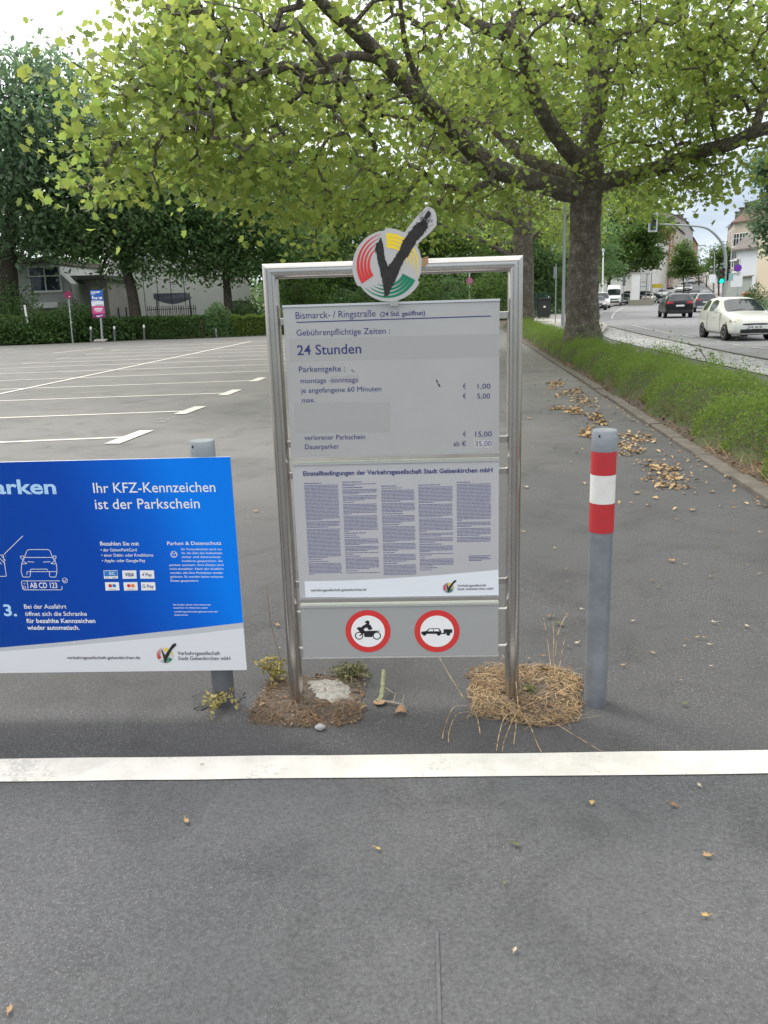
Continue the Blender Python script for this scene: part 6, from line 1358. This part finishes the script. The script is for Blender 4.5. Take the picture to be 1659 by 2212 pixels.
    if 1 in groups:
        parts = {}
        for p in groups[1]:
            xk = 0 if p.center.x < (-.15*hl if kind != 'sedan' else -.08*hl) else 1; parts.setdefault((xk, p.center.y > 0),[]).append(p)
        for k in parts: sub('side_window', parts[k], cglass, o)
    bpy.data.meshes.remove(ev)
    for sx_ in (-1,1):
        for sy_ in (-1,1):
            c = Vector((sx_*wb+(.02*hl if sx_ < 0 else 0), sy_*(w*.988-.10), wr_)); wo = bpy.data.objects.new('wheel', None); col.objects.link(wo); wo.parent = o; wo.location = c
            if detail:
                mb = MB(); mb.lathe([(wr_*.62,-.10),(wr_*.93,-.10),(wr_,-.07),(wr_,.07),(wr_*.93,.10),(wr_*.62,.10)],n=24,axis='Y'); mb.build('tyre', tyre_m, wo, smooth=True)
                mb = MB(); mb.lathe([(wr_*.60,-.085*1),(wr_*.66,.0),(wr_*.60,.085)],n=24,axis='Y')
                mb.build('rim_well', arch_m, wo); mb = MB(); yo = sy_*.092
                for q in range(6):
                    a_ = q*math.pi/3; d_ = Vector((math.cos(a_),0,math.sin(a_))); e_ = Vector((-math.sin(a_),0,math.cos(a_)))*.03
                    mb.prism([Vector((0,yo,0))+d_*.03-e_*1.3,Vector((0,yo,0))+d_*wr_*.64-e_*1.1,Vector((0,yo,0))+d_*wr_*.64+e_*1.1,Vector((0,yo,0))+d_*.03+e_*1.3],(0,-sy_*.02,0))
                mb.tube([Vector((wr_*.63*math.cos(t),yo,wr_*.63*math.sin(t))) for t in [k_*math.pi/12 for k_ in range(25)]],.014,6,cap=False); mb.lathe([(.05,-.012),(.05,.012)],c=(0,yo,0),n=12,axis='Y'); mb.build('rim', rim_m, wo)
                mb = MB(); mb.lathe([(wr_*1.17,-.03),(wr_*1.17,.03)],c=(c.x,sy_*(w*.976-.03),wr_+.01),n=28,axis='Y'); mb.build('wheel_arch', arch_m, o)
            else:
                mb = MB(); mb.lathe([(wr_,-.09),(wr_,.09)],n=16,axis='Y'); mb.build('tyre', tyre_m, wo); mb = MB(); mb.lathe([(wr_*.6,-.098),(wr_*.6,.098)],n=14,axis='Y'); mb.build('rim', rim_m, wo)
    fx = hl; hz = .66 if kind in ('hatch','sedan') else .78
    if kind == 'van': hz = .86
    for sy_ in (-1,1):
        if detail or kind == 'van':
            mb = MB(); mx_ = (.30 if kind != 'van' else .60)*hl+.06; mzz = 1.02 if kind != 'van' else 1.45; c = Vector((mx_, sy_*(w+.10), mzz)); mb.lathe([(.03,-.05),(.085,-.03),(.095,.03),(.05,.06)],c=c,n=14,axis='X'); mb.box((mx_,sy_*(w+.02),mzz-.06),(.06,.14,.04)); mb.build('mirror', paint_m if kind != 'van' else trim_m, o, smooth=True)
    # bumpers, grille, plates
    zg_ = .36 if kind != 'van' else .55
    mb = MB(); mb.box((fx+.022,0,zg_+.115),(.02,.52,.11)); pl = mb.build('number_plate', plate_m, o)
    if plate:
        vs_, fs_ = text_mesh(plate,.02); wmx = max(v.x for v in vs_); mb = MB(); mb.add([Vector((fx+.034,-.20+.40*(v.x/wmx)*1.0,zg_+.08+v.y/_cap*.07)) for v in vs_],fs_); mb.build('plate_lettering', plate_t, pl, recalc=False)
    mb = MB(); mb.box((fx+.0335,-.245,zg_+.115),(.002,.03,.10)); mb.build('plate_badge', eu_b, pl)
    mb = MB(); zr = .80 if kind == 'suv' else .66
    mb.box((-fx-.012,0,zr),(.03,.52,.11)); mb.build('number_plate', plate_m, o)
    mb = MB(); mb.box((-fx+.05,0,.40 if kind != 'van' else .5),(.2,W*.80,.20)); mb.build('rear_bumper', trim_m if dark_low is None else dark_low, o, bevel=.04)
    if detail:
        for sy_ in (-1,1):
            for x_ in (.02*hl,):
                mb = MB(); mb.box((x_+.05,sy_*(w-.004),.80),(.17,.03,.03)); mb.build('door_handle', paint_m, o, bevel=.008)
                mb = MB(); mb.tube([Vector((.42*hl,sy_*(w+.0035),.28)),Vector((.40*hl,sy_*(w+.0035),.70)),Vector((.38*hl,sy_*(w-.012),.94))],.005,4); mb.tube([Vector((-.30*hl,sy_*(w+.0035),.28)),Vector((-.31*hl,sy_*(w+.0035),.70)),Vector((-.31*hl,sy_*(w-.012),.94))],.005,4); mb.tube([Vector((-.30*hl,sy_*(w+.0035),.28)),Vector((.42*hl,sy_*(w+.0035),.28))],.005,4); mb.build('door_seam', trim_m, o)
        mb = MB(); mb.tube([Vector((.56*hl,-.55,hood+.045)),Vector((.50*hl,-.05,hood+.10))],.012,5); mb.tube([Vector((.56*hl,.05,hood+.05)),Vector((.50*hl,.5,hood+.10))],.012,5); mb.build('wiper', trim_m, o)
    return o
def on(px, Y, dz=0): p = AT(px,650,Y); return (p.x, p.y, zg(p.x,p.y)+dz)
white_c = paint('warm_white_paint', (.72,.72,.67)); black_c = M('black_car_paint', (.008,.008,.011), .3, coat=.25, spec=.35); silver_c = paint('silver_paint', (.48,.50,.52), .5); grey_c = paint('grey_paint', (.07,.075,.085), .2); gold_c = paint('pale_gold_paint', (.50,.42,.32), .4); pure_c = paint('white_car_paint', (.74,.75,.77)); dblue_c = paint('dark_blue_paint', (.02,.03,.05), .0)
H_ = lambda az: math.radians(90-az)            # heading from an azimuth measured right of +Y
FZ = zg(13.0,31)
profile_car('hatchback_car', 'white three-door hatchback turning towards the viewer on the near lane', (13.19,31.25,FZ), H_(184), 4.06, 1.69, 1.49, white_c, 'hatch', plate='GE  AB 120', wheelbase=2.51)
profile_car('suv_car', 'black crossover seen from behind with red tail lights and a pale roof', on(1459,58), H_(11), 4.35, 1.82, 1.60, black_c, 'suv', wr_=.34)
profile_car('hatchback_car', 'dark grey hatchback with one large red tail light behind the black crossover', on(1519,70), H_(14), 4.1, 1.75, 1.52, grey_c, 'suv', dark_low=silver_c)
profile_car('sedan_car', 'silver car half hidden ahead of the black crossover', on(1499,84), H_(16), 4.4, 1.76, 1.46, silver_c, 'sedan', detail=False)
profile_car('sedan_car', 'pale gold car driving towards the viewer past the white wall panel', on(1401,126), H_(205), 4.5, 1.78, 1.44, gold_c, 'sedan', detail=False)
cg = 'cars waiting and driving down the street'
profile_car('sedan_car', 'white oncoming saloon behind the pale gold car', on(1431,142), H_(202), 4.5, 1.78, 1.44, pure_c, 'sedan', cg, detail=False)
profile_car('sedan_car', 'white car close behind the oncoming white saloon', on(1446,150), H_(202), 4.4, 1.76, 1.45, pure_c, 'hatch', cg, detail=False)
profile_car('estate_car', 'white estate car right of the oncoming white pair', on(1466,156), H_(202), 4.6, 1.8, 1.5, pure_c, 'suv', cg, detail=False)
profile_car('sedan_car', 'dark blue car beside the white estate car', on(1484,160), H_(202), 4.5, 1.78, 1.45, dblue_c, 'sedan', cg, detail=False)
profile_car('parked_car', 'black car with a glossy rear window at the right kerb, far down the street', on(1501,128), H_(25), 4.5, 1.85, 1.62, black_c, 'suv', cg, detail=False)
profile_car('parked_car', 'silver car at the right kerb beside the far black car', on(1526,122), H_(25), 4.5, 1.82, 1.58, silver_c, 'suv', cg, detail=False)
profile_car('delivery_van', 'light grey van high up the street', on(1454,188), H_(203), 5.2, 1.95, 2.3, silver_c, 'van', cg, detail=False)
profile_car('sedan_car', 'grey car right of the far light grey van', on(1470,194), H_(203), 4.4, 1.78, 1.5, silver_c, 'hatch', cg, detail=False)
profile_car('sedan_car', 'white car farthest up the street, in front of the end trees', on(1492,200), H_(23), 4.4, 1.78, 1.5, pure_c, 'hatch', cg, detail=False)
profile_car('sedan_car', 'cream car farthest right up the street', on(1507,204), H_(23), 4.4, 1.78, 1.5, gold_c, 'hatch', cg, detail=False)
profile_car('estate_car', 'black estate car parked sideways before the white house end', on(1397,134), H_(110), 4.8, 1.85, 1.5, black_c, 'suv', None, detail=False)
pk = 'vehicles parked at the left kerb'
profile_car('delivery_van', 'tall white delivery van parked at the left kerb', on(1326,116), H_(196), 5.9, 2.02, 2.75, pure_c, 'van', pk, wr_=.35, dark_low=trim_m)
profile_car('parked_car', 'dark silver car parked behind the big plane trunk, nearest at the left kerb', on(1291,90), H_(192), 4.3, 1.78, 1.45, dblue_c, 'sedan', pk, detail=False)
profile_car('parked_car', 'white boxy car parked between the nearest parked car and the white van', on(1300,99), H_(193), 4.5, 1.85, 1.84, pure_c, 'suv', pk, detail=False)
profile_car('parked_car', 'grey car parked behind the white van', on(1350,124), H_(198), 4.4, 1.78, 1.5, grey_c, 'hatch', pk, detail=False)
profile_car('parked_car', 'dark car behind the grey parked car at the white wall panel', on(1357,130), H_(199), 4.6, 1.85, 1.75, dblue_c, 'suv', pk, detail=False)

# ================================================================== GROUND CLUTTER
dry_leaf = leafmat('dry_leaf', (.30,.185,.085), (.50,.36,.19), (.3,.2,.08), .1, .8); straw = leafmat('straw', (.17,.10,.045), (.58,.42,.23), (.3,.2,.08), .1, .8); dead = leafmat('brown_dead_leaf', (.11,.065,.035), (.30,.19,.10), (.2,.1,.04), .1, .8)
def z3(x, y): return 403+x*.5556, 1405.5+y*.5556
# soil holes around the posts
def patch(pts, name='soil_patch', mt=None, h=.02):
    P = [G(*z3(*p),0) for p in pts]; c = sum(P,Vector())/len(P); mb = MB(); n = len(P); rings = []
    fine = []
    for a_, b_ in zip(P,P[1:]+P[:1]):
        for k in range(5): t = k/5; fine.append(a_.lerp(b_,t)+Vector((random.uniform(-.012,.012),random.uniform(-.012,.012),0)))
    vs = []; m_ = len(fine)
    for q, z in ((1,-.006),(.94,.003),(.7,h*.5),(.4,h*.7),(.15,h*.7)):
        for p in fine: v = c.lerp(p,q); vs.append((v.x,v.y,z+random.uniform(-.001,.004)*(q < .97)))
    mb.add(vs, [(i*m_+k,i*m_+(k+1)%m_,(i+1)*m_+(k+1)%m_,(i+1)*m_+k) for i in range(4) for k in range(m_)]+[tuple(range(4*m_,5*m_))])
    o = mb.build(name, mt or soil, smooth=True); fix_up(o); tag(o, kind='structure'); return fine, c
gravel_m = M('crumbled_concrete', (.25,.235,.205), .95, var=(22,(.40,.385,.35),.4,.66), bump=(90,1.0))
lp = [(300,120),(360,92),(430,100),(560,96),(690,92),(700,150),(690,270),(640,297),(470,305),(350,297),(235,288),(240,222),(280,180)]
fl, cl_ = patch(lp)
patch([(455,118),(520,108),(610,112),(660,150),(650,210),(560,235),(480,205),(450,160)], 'crumbled_concrete', gravel_m, .026)
rp_ = [(1100,85),(1170,62),(1250,52),(1420,60),(1530,100),(1548,190),(1540,280),(1400,305),(1260,290),(1110,262),(1085,180)]
fr_, cr_ = patch(rp_)
patch([(20,175),(90,150),(190,150),(235,170),(215,205),(120,215),(60,235),(15,230)], 'asphalt_patch', asphalt('patch_asphalt',(.05,.05,.05),(.075,.075,.072),(.2,.2,.19),120,.9,.6), .004)
def inpoly(p, poly):
    c = False; j = len(poly)-1
    for i in range(len(poly)):
        if (poly[i].y > p.y) != (poly[j].y > p.y) and p.x < (poly[j].x-poly[i].x)*(p.y-poly[i].y)/(poly[j].y-poly[i].y)+poly[i].x: c = not c
        j = i
    return c
def straws(name, label_, poly, n, dens, lo=.02, hi=.16, flatness=.8, mt=straw, long_=None):
    xs_ = [p.x for p in poly]; ys_ = [p.y for p in poly]; V = []; k = 0
    rnd = random.Random(hash(name) & 255 if False else 17+n)
    while k < n:
        p = Vector((rnd.uniform(min(xs_),max(xs_)),rnd.uniform(min(ys_),max(ys_)),0))
        if not inpoly(p,poly) or rnd.random() > dens(p): continue
        a_ = rnd.uniform(0,6.28); l = rnd.uniform(lo,hi)
        if rnd.random() < .88 and not inpoly(p+Vector((math.cos(a_)*l,math.sin(a_)*l,0)),poly): continue
        k += 1; z = rnd.uniform(.008,.022); d = Vector((math.cos(a_),math.sin(a_),0)); w_ = rnd.uniform(.0005,.0014); s_ = Vector((-d.y,d.x,0))*w_; rise = rnd.uniform(0,1-flatness)*l; bd = Vector((-d.y,d.x,0))*rnd.uniform(-.35,.35)*l; pts = [p+Vector((0,0,z)), p+d*l*.35+bd*.6+Vector((0,0,z+rise)), p+d*l*.7+bd*.7+Vector((0,0,z+rise*1.1)), p+d*l+Vector((0,0,max(.008,z+rise*.6-.01)))]
        for q0, q1 in zip(pts,pts[1:]): V.append([q0-s_,q1-s_*.8,q1+s_*.8,q0+s_])
    for pts in (long_ or []):
        P = smoothpath(pts,6); 
        for q0, q1 in zip(P,P[1:]):
            d = (q1-q0); s_ = Vector((-d.y,d.x,0)); s_ = (s_.normalized() if s_.length > 1e-6 else Vector((1,0,0)))*.0014; V.append([q0-s_,q1-s_,q1+s_,q0+s_])
    V = np.array([[tuple(v) for v in q] for q in V]); o = link_mesh(name, np_mesh(name,V,4), mt); tag(o, label_, 'dry grass', None, 'stuff'); return o
gz = lambda x,y,z=.01: (lambda p: Vector((p.x,p.y,z)))(G(*z3(x,y),0))
straws('dry_grass', 'matted straw-coloured dry grass around the right sign post', fr_, 1500, lambda p: (.35 if abs(p.x-cr_.x-.06) < .09 and abs(p.y-cr_.y) < .07 else 1), .02,.12,.96, long_=[
    [gz(1290,255,.02),gz(1240,300,.05),gz(1215,345,.02),gz(1205,400,.01)],[gz(1290,255,.03),gz(1270,310,.05),gz(1235,370,.02),gz(1228,402,.01)],[gz(1300,260,.02),gz(1335,330,.04),gz(1365,380,.015),gz(1380,402,.01)],[gz(1310,250,.03),gz(1400,310,.05),gz(1520,355,.02),gz(1615,402,.01)],
    [gz(1100,240,.03),gz(1040,265,.05),gz(1005,310,.02),gz(995,350,.01)],[gz(1100,255,.02),gz(1050,285,.04),gz(1022,330,.02),gz(1018,365,.01)],[gz(1080,205,.02),gz(1030,150,.05),gz(985,95,.08),gz(945,50,.1)],[gz(1320,240,.03),gz(1430,230,.07),gz(1530,200,.09),gz(1635,192,.08)],[gz(1290,250,.03),gz(1270,170,.12),gz(1230,110,.1),gz(1190,75,.05)],
    [gz(1420,110,.02),gz(1400,70,.14),gz(1385,50,.22)],[gz(1430,110,.02),gz(1440,70,.16),gz(1475,40,.23)],[gz(1425,112,.02),gz(1425,70,.14),gz(1420,45,.2)],[gz(1445,112,.02),gz(1462,75,.12),gz(1478,70,.18)],[gz(1110,262,.02),gz(1130,300,.04),gz(1142,335,.01)],[gz(1280,280,.02),gz(1280,330,.04),gz(1272,372,.01)]])
straws('dry_grass', 'sparse brown dry grass around the left sign post', fl, 520, lambda p: 1 if (p.y < cl_.y-.03 or p.x < cl_.x-.12) else .12, .015,.08,.94, dead, long_=[[gz(390,250,.02),gz(420,235,.05),gz(435,265,.02)],[gz(380,90,.02),gz(340,60,.2),gz(330,20,.35)],[gz(345,150,.02),gz(400,165,.05),gz(450,190,.02)]])
DRY2 = [(0,-.5),(.2,-.3),(.28,.0),(.12,.25),(0,.5),(-.2,.22),(-.26,-.08),(-.14,-.32)]
def litter(name, label_, poly_pts, n, size, mt, zmax=.03, seed=1, inpoly_pts=None):
    rg_ = np.random.default_rng(seed); C = []
    xs_ = [p.x for p in poly_pts]; ys_ = [p.y for p in poly_pts]
    while len(C) < n:
        p = Vector((rg_.uniform(min(xs_),max(xs_)),rg_.uniform(min(ys_),max(ys_)),0))
        if inpoly(p,poly_pts):
            p = p+Vector((rg_.normal()*.045,rg_.normal()*.06,0)) if name == 'leaf_drift' else p
            C.append((p.x,p.y,zg(p.x,p.y)+.006+rg_.uniform(0,zmax)))
    o = link_mesh(name, np_mesh(name, leaves(np.array(C),size,np.array(DRY2),0,2.6,.7,rg_), 8), mt); tag(o, label_, 'leaf litter', None, 'stuff'); return o
litter('leaf_litter', 'small dead leaves and crumbs on the soil round the left sign post', fl, 60, .03, dead, .012, 3)
litter('leaf_litter', 'small dead leaves in the straw round the right sign post', fr_, 60, .035, dead, .025, 4)
crumb = leafmat('soil_crumb', (.10,.075,.05), (.34,.27,.19), (.2,.1,.05), .05, .9)
litter('soil_crumbs', 'crumbs of earth and stone on the soil round the left sign post', fl, 420, .012, crumb, .012, 13); litter('soil_crumbs', 'crumbs of earth and bark in the straw round the right sign post', fr_, 380, .013, crumb, .014, 14)
# weeds
def weed(label, c, n, h, mt, spread, name='weed', size=.02):
    o = empty(name, c, label, 'weed'); mb = MB(); C = []
    for k in range(n):
        a_ = random.uniform(0,6.28); l = random.uniform(.4,1)*spread; P = smoothpath([Vector(c), Vector(c)+Vector((math.cos(a_)*l*.5,math.sin(a_)*l*.5,h*random.uniform(.5,1))), Vector(c)+Vector((math.cos(a_)*l,math.sin(a_)*l,h*random.uniform(.2,1)))],4); mb.tube(P,list(np.linspace(.0022,.0008,len(P))),4,cap=False)
        for p in P[2:]:
            for q in range(3): C.append((p.x+random.gauss(0,.008),p.y+random.gauss(0,.008),max(.006,p.z+random.gauss(0,.008))))
    mb.build('stems', M('weed_stem',(.30,.26,.12),.8), o, world=True); link_mesh('leaves', np_mesh('leaves',leaves(np.array(C),size,OVAL,0,.4),6), mt, o, world=True)
yellow_weed = leafmat('yellowing_leaf', (.30,.25,.075), (.45,.38,.15), (.3,.25,.06), .2)
weed('yellowing dry weed at the foot of the grey bollard under the blue board', gz(115,240), 9, .06, yellow_weed, .10)
weed('yellowish tuft of weed left of the left sign post', gz(345,120), 16, .10, yellow_weed, .08)
weed('small green weed at the far corner of the left soil patch', gz(640,108), 16, .03, leafmat('weed_green',(.09,.10,.04),(.24,.22,.11),(.1,.14,.03),.3), .11)
weed('tiny green moss cushion beside the right sign post', gz(1335,175,.03), 7, .012, MATS.get('x') or leafmat('moss_green',(.06,.09,.02),(.12,.14,.04),(.1,.14,.03),.2), .04, size=.009)
# broken twig with a curl of bark
lich = M('lichen_bark', (.18,.20,.10), .95, var=(40,(.32,.31,.20),.4,.65), bump=(80,.8)); cork = M('tan_bark', (.36,.22,.12), .9, var=(30,(.22,.13,.07),.4,.7))
o = empty('broken_twig', gz(770,200,0), 'broken lichen-grey twig lying between the two soil patches', 'twig'); mb = MB()
P = smoothpath([gz(740,212,.012),gz(758,198,.02),gz(765,170,.05),gz(768,140,.075)],5); mb.tube(P,[.012]*4+[.011]*5+[.009]*(len(P)-9),9,jit=.12); mb.build('stem', lich, o, world=True, smooth=True)
mb = MB(); mb.tube([gz(768,178,.04),gz(785,178,.03),gz(806,183,.02)],[.005,.004,.002],5); mb.tube([gz(760,205,.012),gz(800,212,.012),gz(830,220,.014),gz(850,228,.012)],[.005,.005,.004,.003],6); mb.tube([gz(805,212,.012),gz(815,196,.04)],[.003,.001],4); mb.tube([gz(838,218,.012),gz(846,205,.04)],[.003,.001],4); mb.tube([gz(845,228,.012),gz(858,238,.008)],[.003,.001],4); mb.build('side_twig', M('grey_twig',(.24,.21,.17),.9), o, world=True)
mb = MB(); mb.lathe([(.004,0),(.022,.002),(.024,.006),(.010,.012)],c=gz(750,210,.008),n=14); mb.build('bark_base', cork, o, world=True)
o = empty('bark_curl', gz(830,242,0), 'curved tan piece of bark at the end of the twig', 'bark'); mb = MB(); P0 = gz(833,248,.006); vs = []
for i in range(7):
    for j in range(5): a_ = math.pi*i/6; vs.append(P0+Vector((-.030*math.cos(a_)*(1-.1*j), .028*(j/4-.5)+.0*i, .030*math.sin(a_)*(.5+.12*j))))
mb.add(vs,[(i*5+j,i*5+j+1,(i+1)*5+j+1,(i+1)*5+j) for i in range(6) for j in range(4)]); mb.build('curl', cork, o, world=True, smooth=True)
mb = MB(); c = gz(520,308,.006)
bm_ = bmesh.new(); bmesh.ops.create_icosphere(bm_, subdivisions=2, radius=.016); mb.add([Vector((v.co.x*1.3,v.co.y,v.co.z*.7))*(1+random.uniform(-.15,.15))+c+Vector((0,0,.006)) for v in bm_.verts],[tuple(v.index for v in f.verts) for f in bm_.faces]); bm_.free(); tag(mb.build('pebble', M('pale_pebble',(.33,.33,.32),.9)), 'single pale pebble in front of the left soil patch', 'pebble')
# fallen leaves lying singly: curled dry leaves
DRY = [(0,-.5),(.12,-.34),(.30,-.22),(.22,.02),(.33,.20),(.10,.28),(.02,.52),(-.10,.30),(-.26,.16),(-.20,-.08),(-.30,-.26),(-.10,-.34)]
def curl_leaf(c, size, mt, rz, curl):
    curl *= 1.5
    vs = []; n = len(LEAF)
    mb = MB(); rot = Matrix.Rotation(rz,3,'Z'); ctr = Vector((0,0,0))
    sub_ = [Vector((a*size*random.uniform(.7,1.2),b*size*random.uniform(.8,1.15),0)) for a,b in DRY]
    def bend(v): return Vector((v.x, v.y, curl*(1.6*(v.x/size)**2+.5*(v.y/size)**2)*size+.004))
    ring2 = [v*.5 for v in sub_]
    vs = [bend(v) for v in sub_]+[bend(v) for v in ring2]+[bend(ctr)]
    vs = [rot@v+Vector(c) for v in vs]
    mb.add(vs,[(k,(k+1)%n,n+(k+1)%n,n+k) for k in range(n)]+[(n+k,n+(k+1)%n,2*n) for k in range(n)])
    st_ = rot@bend(sub_[0]); mb.tube([st_+Vector(c), st_+rot@Vector((.1*size,-.45*size,.15*size))+Vector(c)],[.0016,.0008],4)
    return mb
tan_m = M('tan_dry_leaf', (.36,.24,.125), .85, var=(30,(.30,.18,.08),.4,.7)); brn_m = M('brown_dry_leaf', (.27,.15,.07), .85, var=(30,(.16,.085,.04),.4,.7)); yel_m = M('yellow_fallen_leaf', (.42,.29,.10), .8, var=(30,(.42,.27,.08),.4,.7)); grn_m = M('dull_green_leaf', (.13,.14,.06), .8, var=(30,(.08,.09,.04),.4,.7)); pal_m = M('pale_dry_leaf', (.44,.37,.27), .85, var=(30,(.42,.34,.22),.4,.7))
def fallen(px, py, size, mt, label, rz=None, curl=.6, group=None):
    p = G(px,py); o = curl_leaf((p.x,p.y,p.z+.009), size, mt, random.uniform(0,6.28) if rz is None else rz, curl).build('fallen_leaf', mt, smooth=True, recalc=False); tag(o, label, 'leaf', group)
fg = 'fallen leaves on the asphalt'
for a_ in [(404,1781,.030,tan_m,'small tan curled leaf on the left of the foreground asphalt'),(817,1841,.020,yel_m,'tiny yellow-tan leaf near the middle of the foreground asphalt'),(1115,1832,.030,grn_m,'dull green leaf flat on the foreground asphalt'),(1278,1741,.028,yel_m,'yellowish leaf with a stalk just below the white line, right of centre'),(1457,1747,.032,brn_m,'brown crumpled leaf below the white line at the right'),(1509,1703,.022,pal_m,'pale leaf touching the lower edge of the white line at the right'),(1527,1856,.032,tan_m,'tan leaf lying towards the right of the foreground asphalt'),(1521,1986,.022,yel_m,'small yellow leaf low at the right of the foreground asphalt'),(22,2190,.026,tan_m,'orange-tan leaf in the bottom left corner'),(1112,2060,.020,pal_m,'thin pale leaf right of the sawn seam'),(1090,1915,.018,grn_m,'tiny dark leaf crumb in the middle of the foreground asphalt'),
    (553,1107,.05,yel_m,'yellowish leaf on the lot just right of the blue board'),(600,1355,.035,tan_m,'tan leaf left of the sign frame beside the bottom panel'),(640,1202,.03,brn_m,'brown leaf behind the left sign post'),(1143,906,.085,yel_m,'yellow leaf lying right of the right sign post, farthest of the near ones'),(1137,1055,.055,pal_m,'pale curled leaf right of the right sign post'),(1131,1152,.03,yel_m,'small yellow scrap close beside the right sign post'),(1450,1215,.05,tan_m,'tan leaf standing on edge right of the striped bollard'),(1375,1068,.065,tan_m,'orange-tan leaf behind the striped bollard, right side'),(1495,1105,.06,tan_m,'long tan curled leaf far right of the striped bollard'),(1300,1010,.06,brn_m,'brown leaf directly behind the striped bollard'),(1408,1258,.025,brn_m,'tiny orange-brown leaf right of the striped bollard'),(1185,1336,.035,brn_m,'brown leaf between the right sign post and the striped bollard'),(1210,1352,.05,grn_m,'dark flat leaf patch between the sign post and the bollard'),(1478,1526,.032,grn_m,'grey-green leaf right of the foot of the striped bollard'),(1536,1444,.016,pal_m,'small pale scrap right of the bollard near the photo edge'),(1130,790,.12,yel_m,'yellow leaf by the kerb seen close right of the sign post, upper'),(435,1658,.012,brn_m,'tiny brown crumb on the white line')]: fallen(*a_)
rnd = random.Random(4); k = 0
while k < 60:
    px = rnd.uniform(1140,1640); py = rnd.uniform(800,1480); p = G(px,py); s_ = (p-K0).dot(KN)
    if s_ > -.05 or (1255 < px < 1345 and py > 920): continue
    k += 1; fallen(px,py,rnd.uniform(.012,.03),rnd.choice([tan_m,pal_m,pal_m,brn_m,grn_m]),'small dry leaf scrap scattered on the lot between the sign and the kerb',rnd.uniform(0,6.28),rnd.uniform(.1,.7),'leaf scraps scattered on the lot')
for k in range(26):
    px = rnd.uniform(540,1110); py = rnd.uniform(860,1420); 
    fallen(px,py,rnd.uniform(.009,.02),rnd.choice([tan_m,pal_m,brn_m,grn_m]),'tiny leaf crumb on the lot left of or behind the tariff sign',rnd.uniform(0,6.28),rnd.uniform(.1,.6),'leaf crumbs behind the sign')
# drifts of leaves along the kerb
def zr(x, y): return 1094.5+x*.3403, 691.2+y*.3403
drifts = [[(255,405),(330,385),(375,405),(330,445),(265,440)],[(320,470),(400,440),(470,435),(470,465),(390,490),(320,495)],[(400,500),(480,475),(545,510),(560,550),(470,560),(420,545)],[(375,570),(440,555),(470,600),(395,600)],[(520,600),(600,595),(640,670),(545,670),(510,630)],[(500,690),(545,680),(545,760),(490,755)],[(705,735),(800,710),(900,735),(945,780),(850,790),(720,770)],[(700,790),(760,780),(890,835),(860,860),(720,870)],[(885,905),(950,890),(975,930),(1080,935),(1070,960),(900,972)],[(920,1005),(1030,980),(1135,1005),(1100,1025),(930,1020)],[(930,1045),(1010,1040),(1115,1062),(1060,1070),(940,1055)],[(290,560),(345,555),(345,575),(292,573)]]
for i, d in enumerate(drifts):
    litter('leaf_drift', ['drift of tan fallen leaves on the lot, farthest one by the kerb','long drift of tan leaves, second from the far end by the kerb','wide drift of tan leaves with a yellow weed beside it','small drift of leaves beside the wide drift','drift of leaves just above the top of the striped bollard','small drift of leaves touching the left of the striped bollard','wide drift of leaves right behind the striped bollard top','scattered leaf strip below the wide drift behind the bollard','curved drift of leaves right of the bollard, against the asphalt','narrow strip of leaves right of the bollard, middle one','lowest narrow strip of leaves right of the bollard','little clump of leaves left of the drifts'][i], [G(*zr(*p)) for p in d], 70 if i < 9 else 46, .058 if i > 5 else .075, leafmat('drift_leaf_%d'%0,(.20,.115,.055),(.54,.39,.21),(.3,.2,.1),.1,.85) if i == 0 else bpy.data.materials['drift_leaf_0'], .010, 90+i)
# dead leaves and twigs on the soil at the hedge's foot
C = []; rg = np.random.default_rng(97)
while len(C) < 1500:
    y = 3+24*rg.uniform()**1.6; s_ = rg.uniform(.12,.6); p = SP(s_,y); C.append((p.x,p.y,p.z+.02+rg.uniform(0,.025)))
o = link_mesh('leaf_litter', np_mesh('leaf_litter', leaves(np.array(C),.05,np.array(DRY2),0,1.3,.7,rg), 8), dead); tag(o, 'brown leaf litter on the soil along the foot of the low hedge', 'leaf litter', None, 'stuff')
C = []
while len(C) < 420:
    y = 6+26*rg.uniform()**1.3; s_ = -rg.exponential(.5); p = SP(s_,y); C.append((p.x,p.y,p.z+.007+rg.uniform(0,.006)))
o = link_mesh('leaf_litter', np_mesh('leaf_litter', leaves(np.array(C),.045,np.array(DRY2),0,2.6,.6,rg), 8), bpy.data.materials['drift_leaf_0']); tag(o, 'thin scatter of dry leaves on the lot along the kerb edging', 'leaf litter', None, 'stuff')
V = []
rnd = random.Random(8)
for k in range(420):
    y = rnd.uniform(5.2,8.6); s_ = rnd.uniform(.16,.6); p = SP(s_,y,.02); a_ = rnd.uniform(0,6.28); l = rnd.uniform(.08,.3); d = Vector((math.cos(a_)*l,math.sin(a_)*l,rnd.uniform(0,.12))); sd2 = Vector((-d.y,d.x,0)).normalized()*.0022; V.append([p-sd2,p+d-sd2*.4,p+d+sd2*.4,p+sd2])
V = np.array([[tuple(v) for v in q] for q in V]); o = link_mesh('dry_grass', np_mesh('dry_grass',V,4), straw); tag(o, 'dry straw tangle on the soil at the right edge below the hedge', 'dry grass', None, 'stuff')
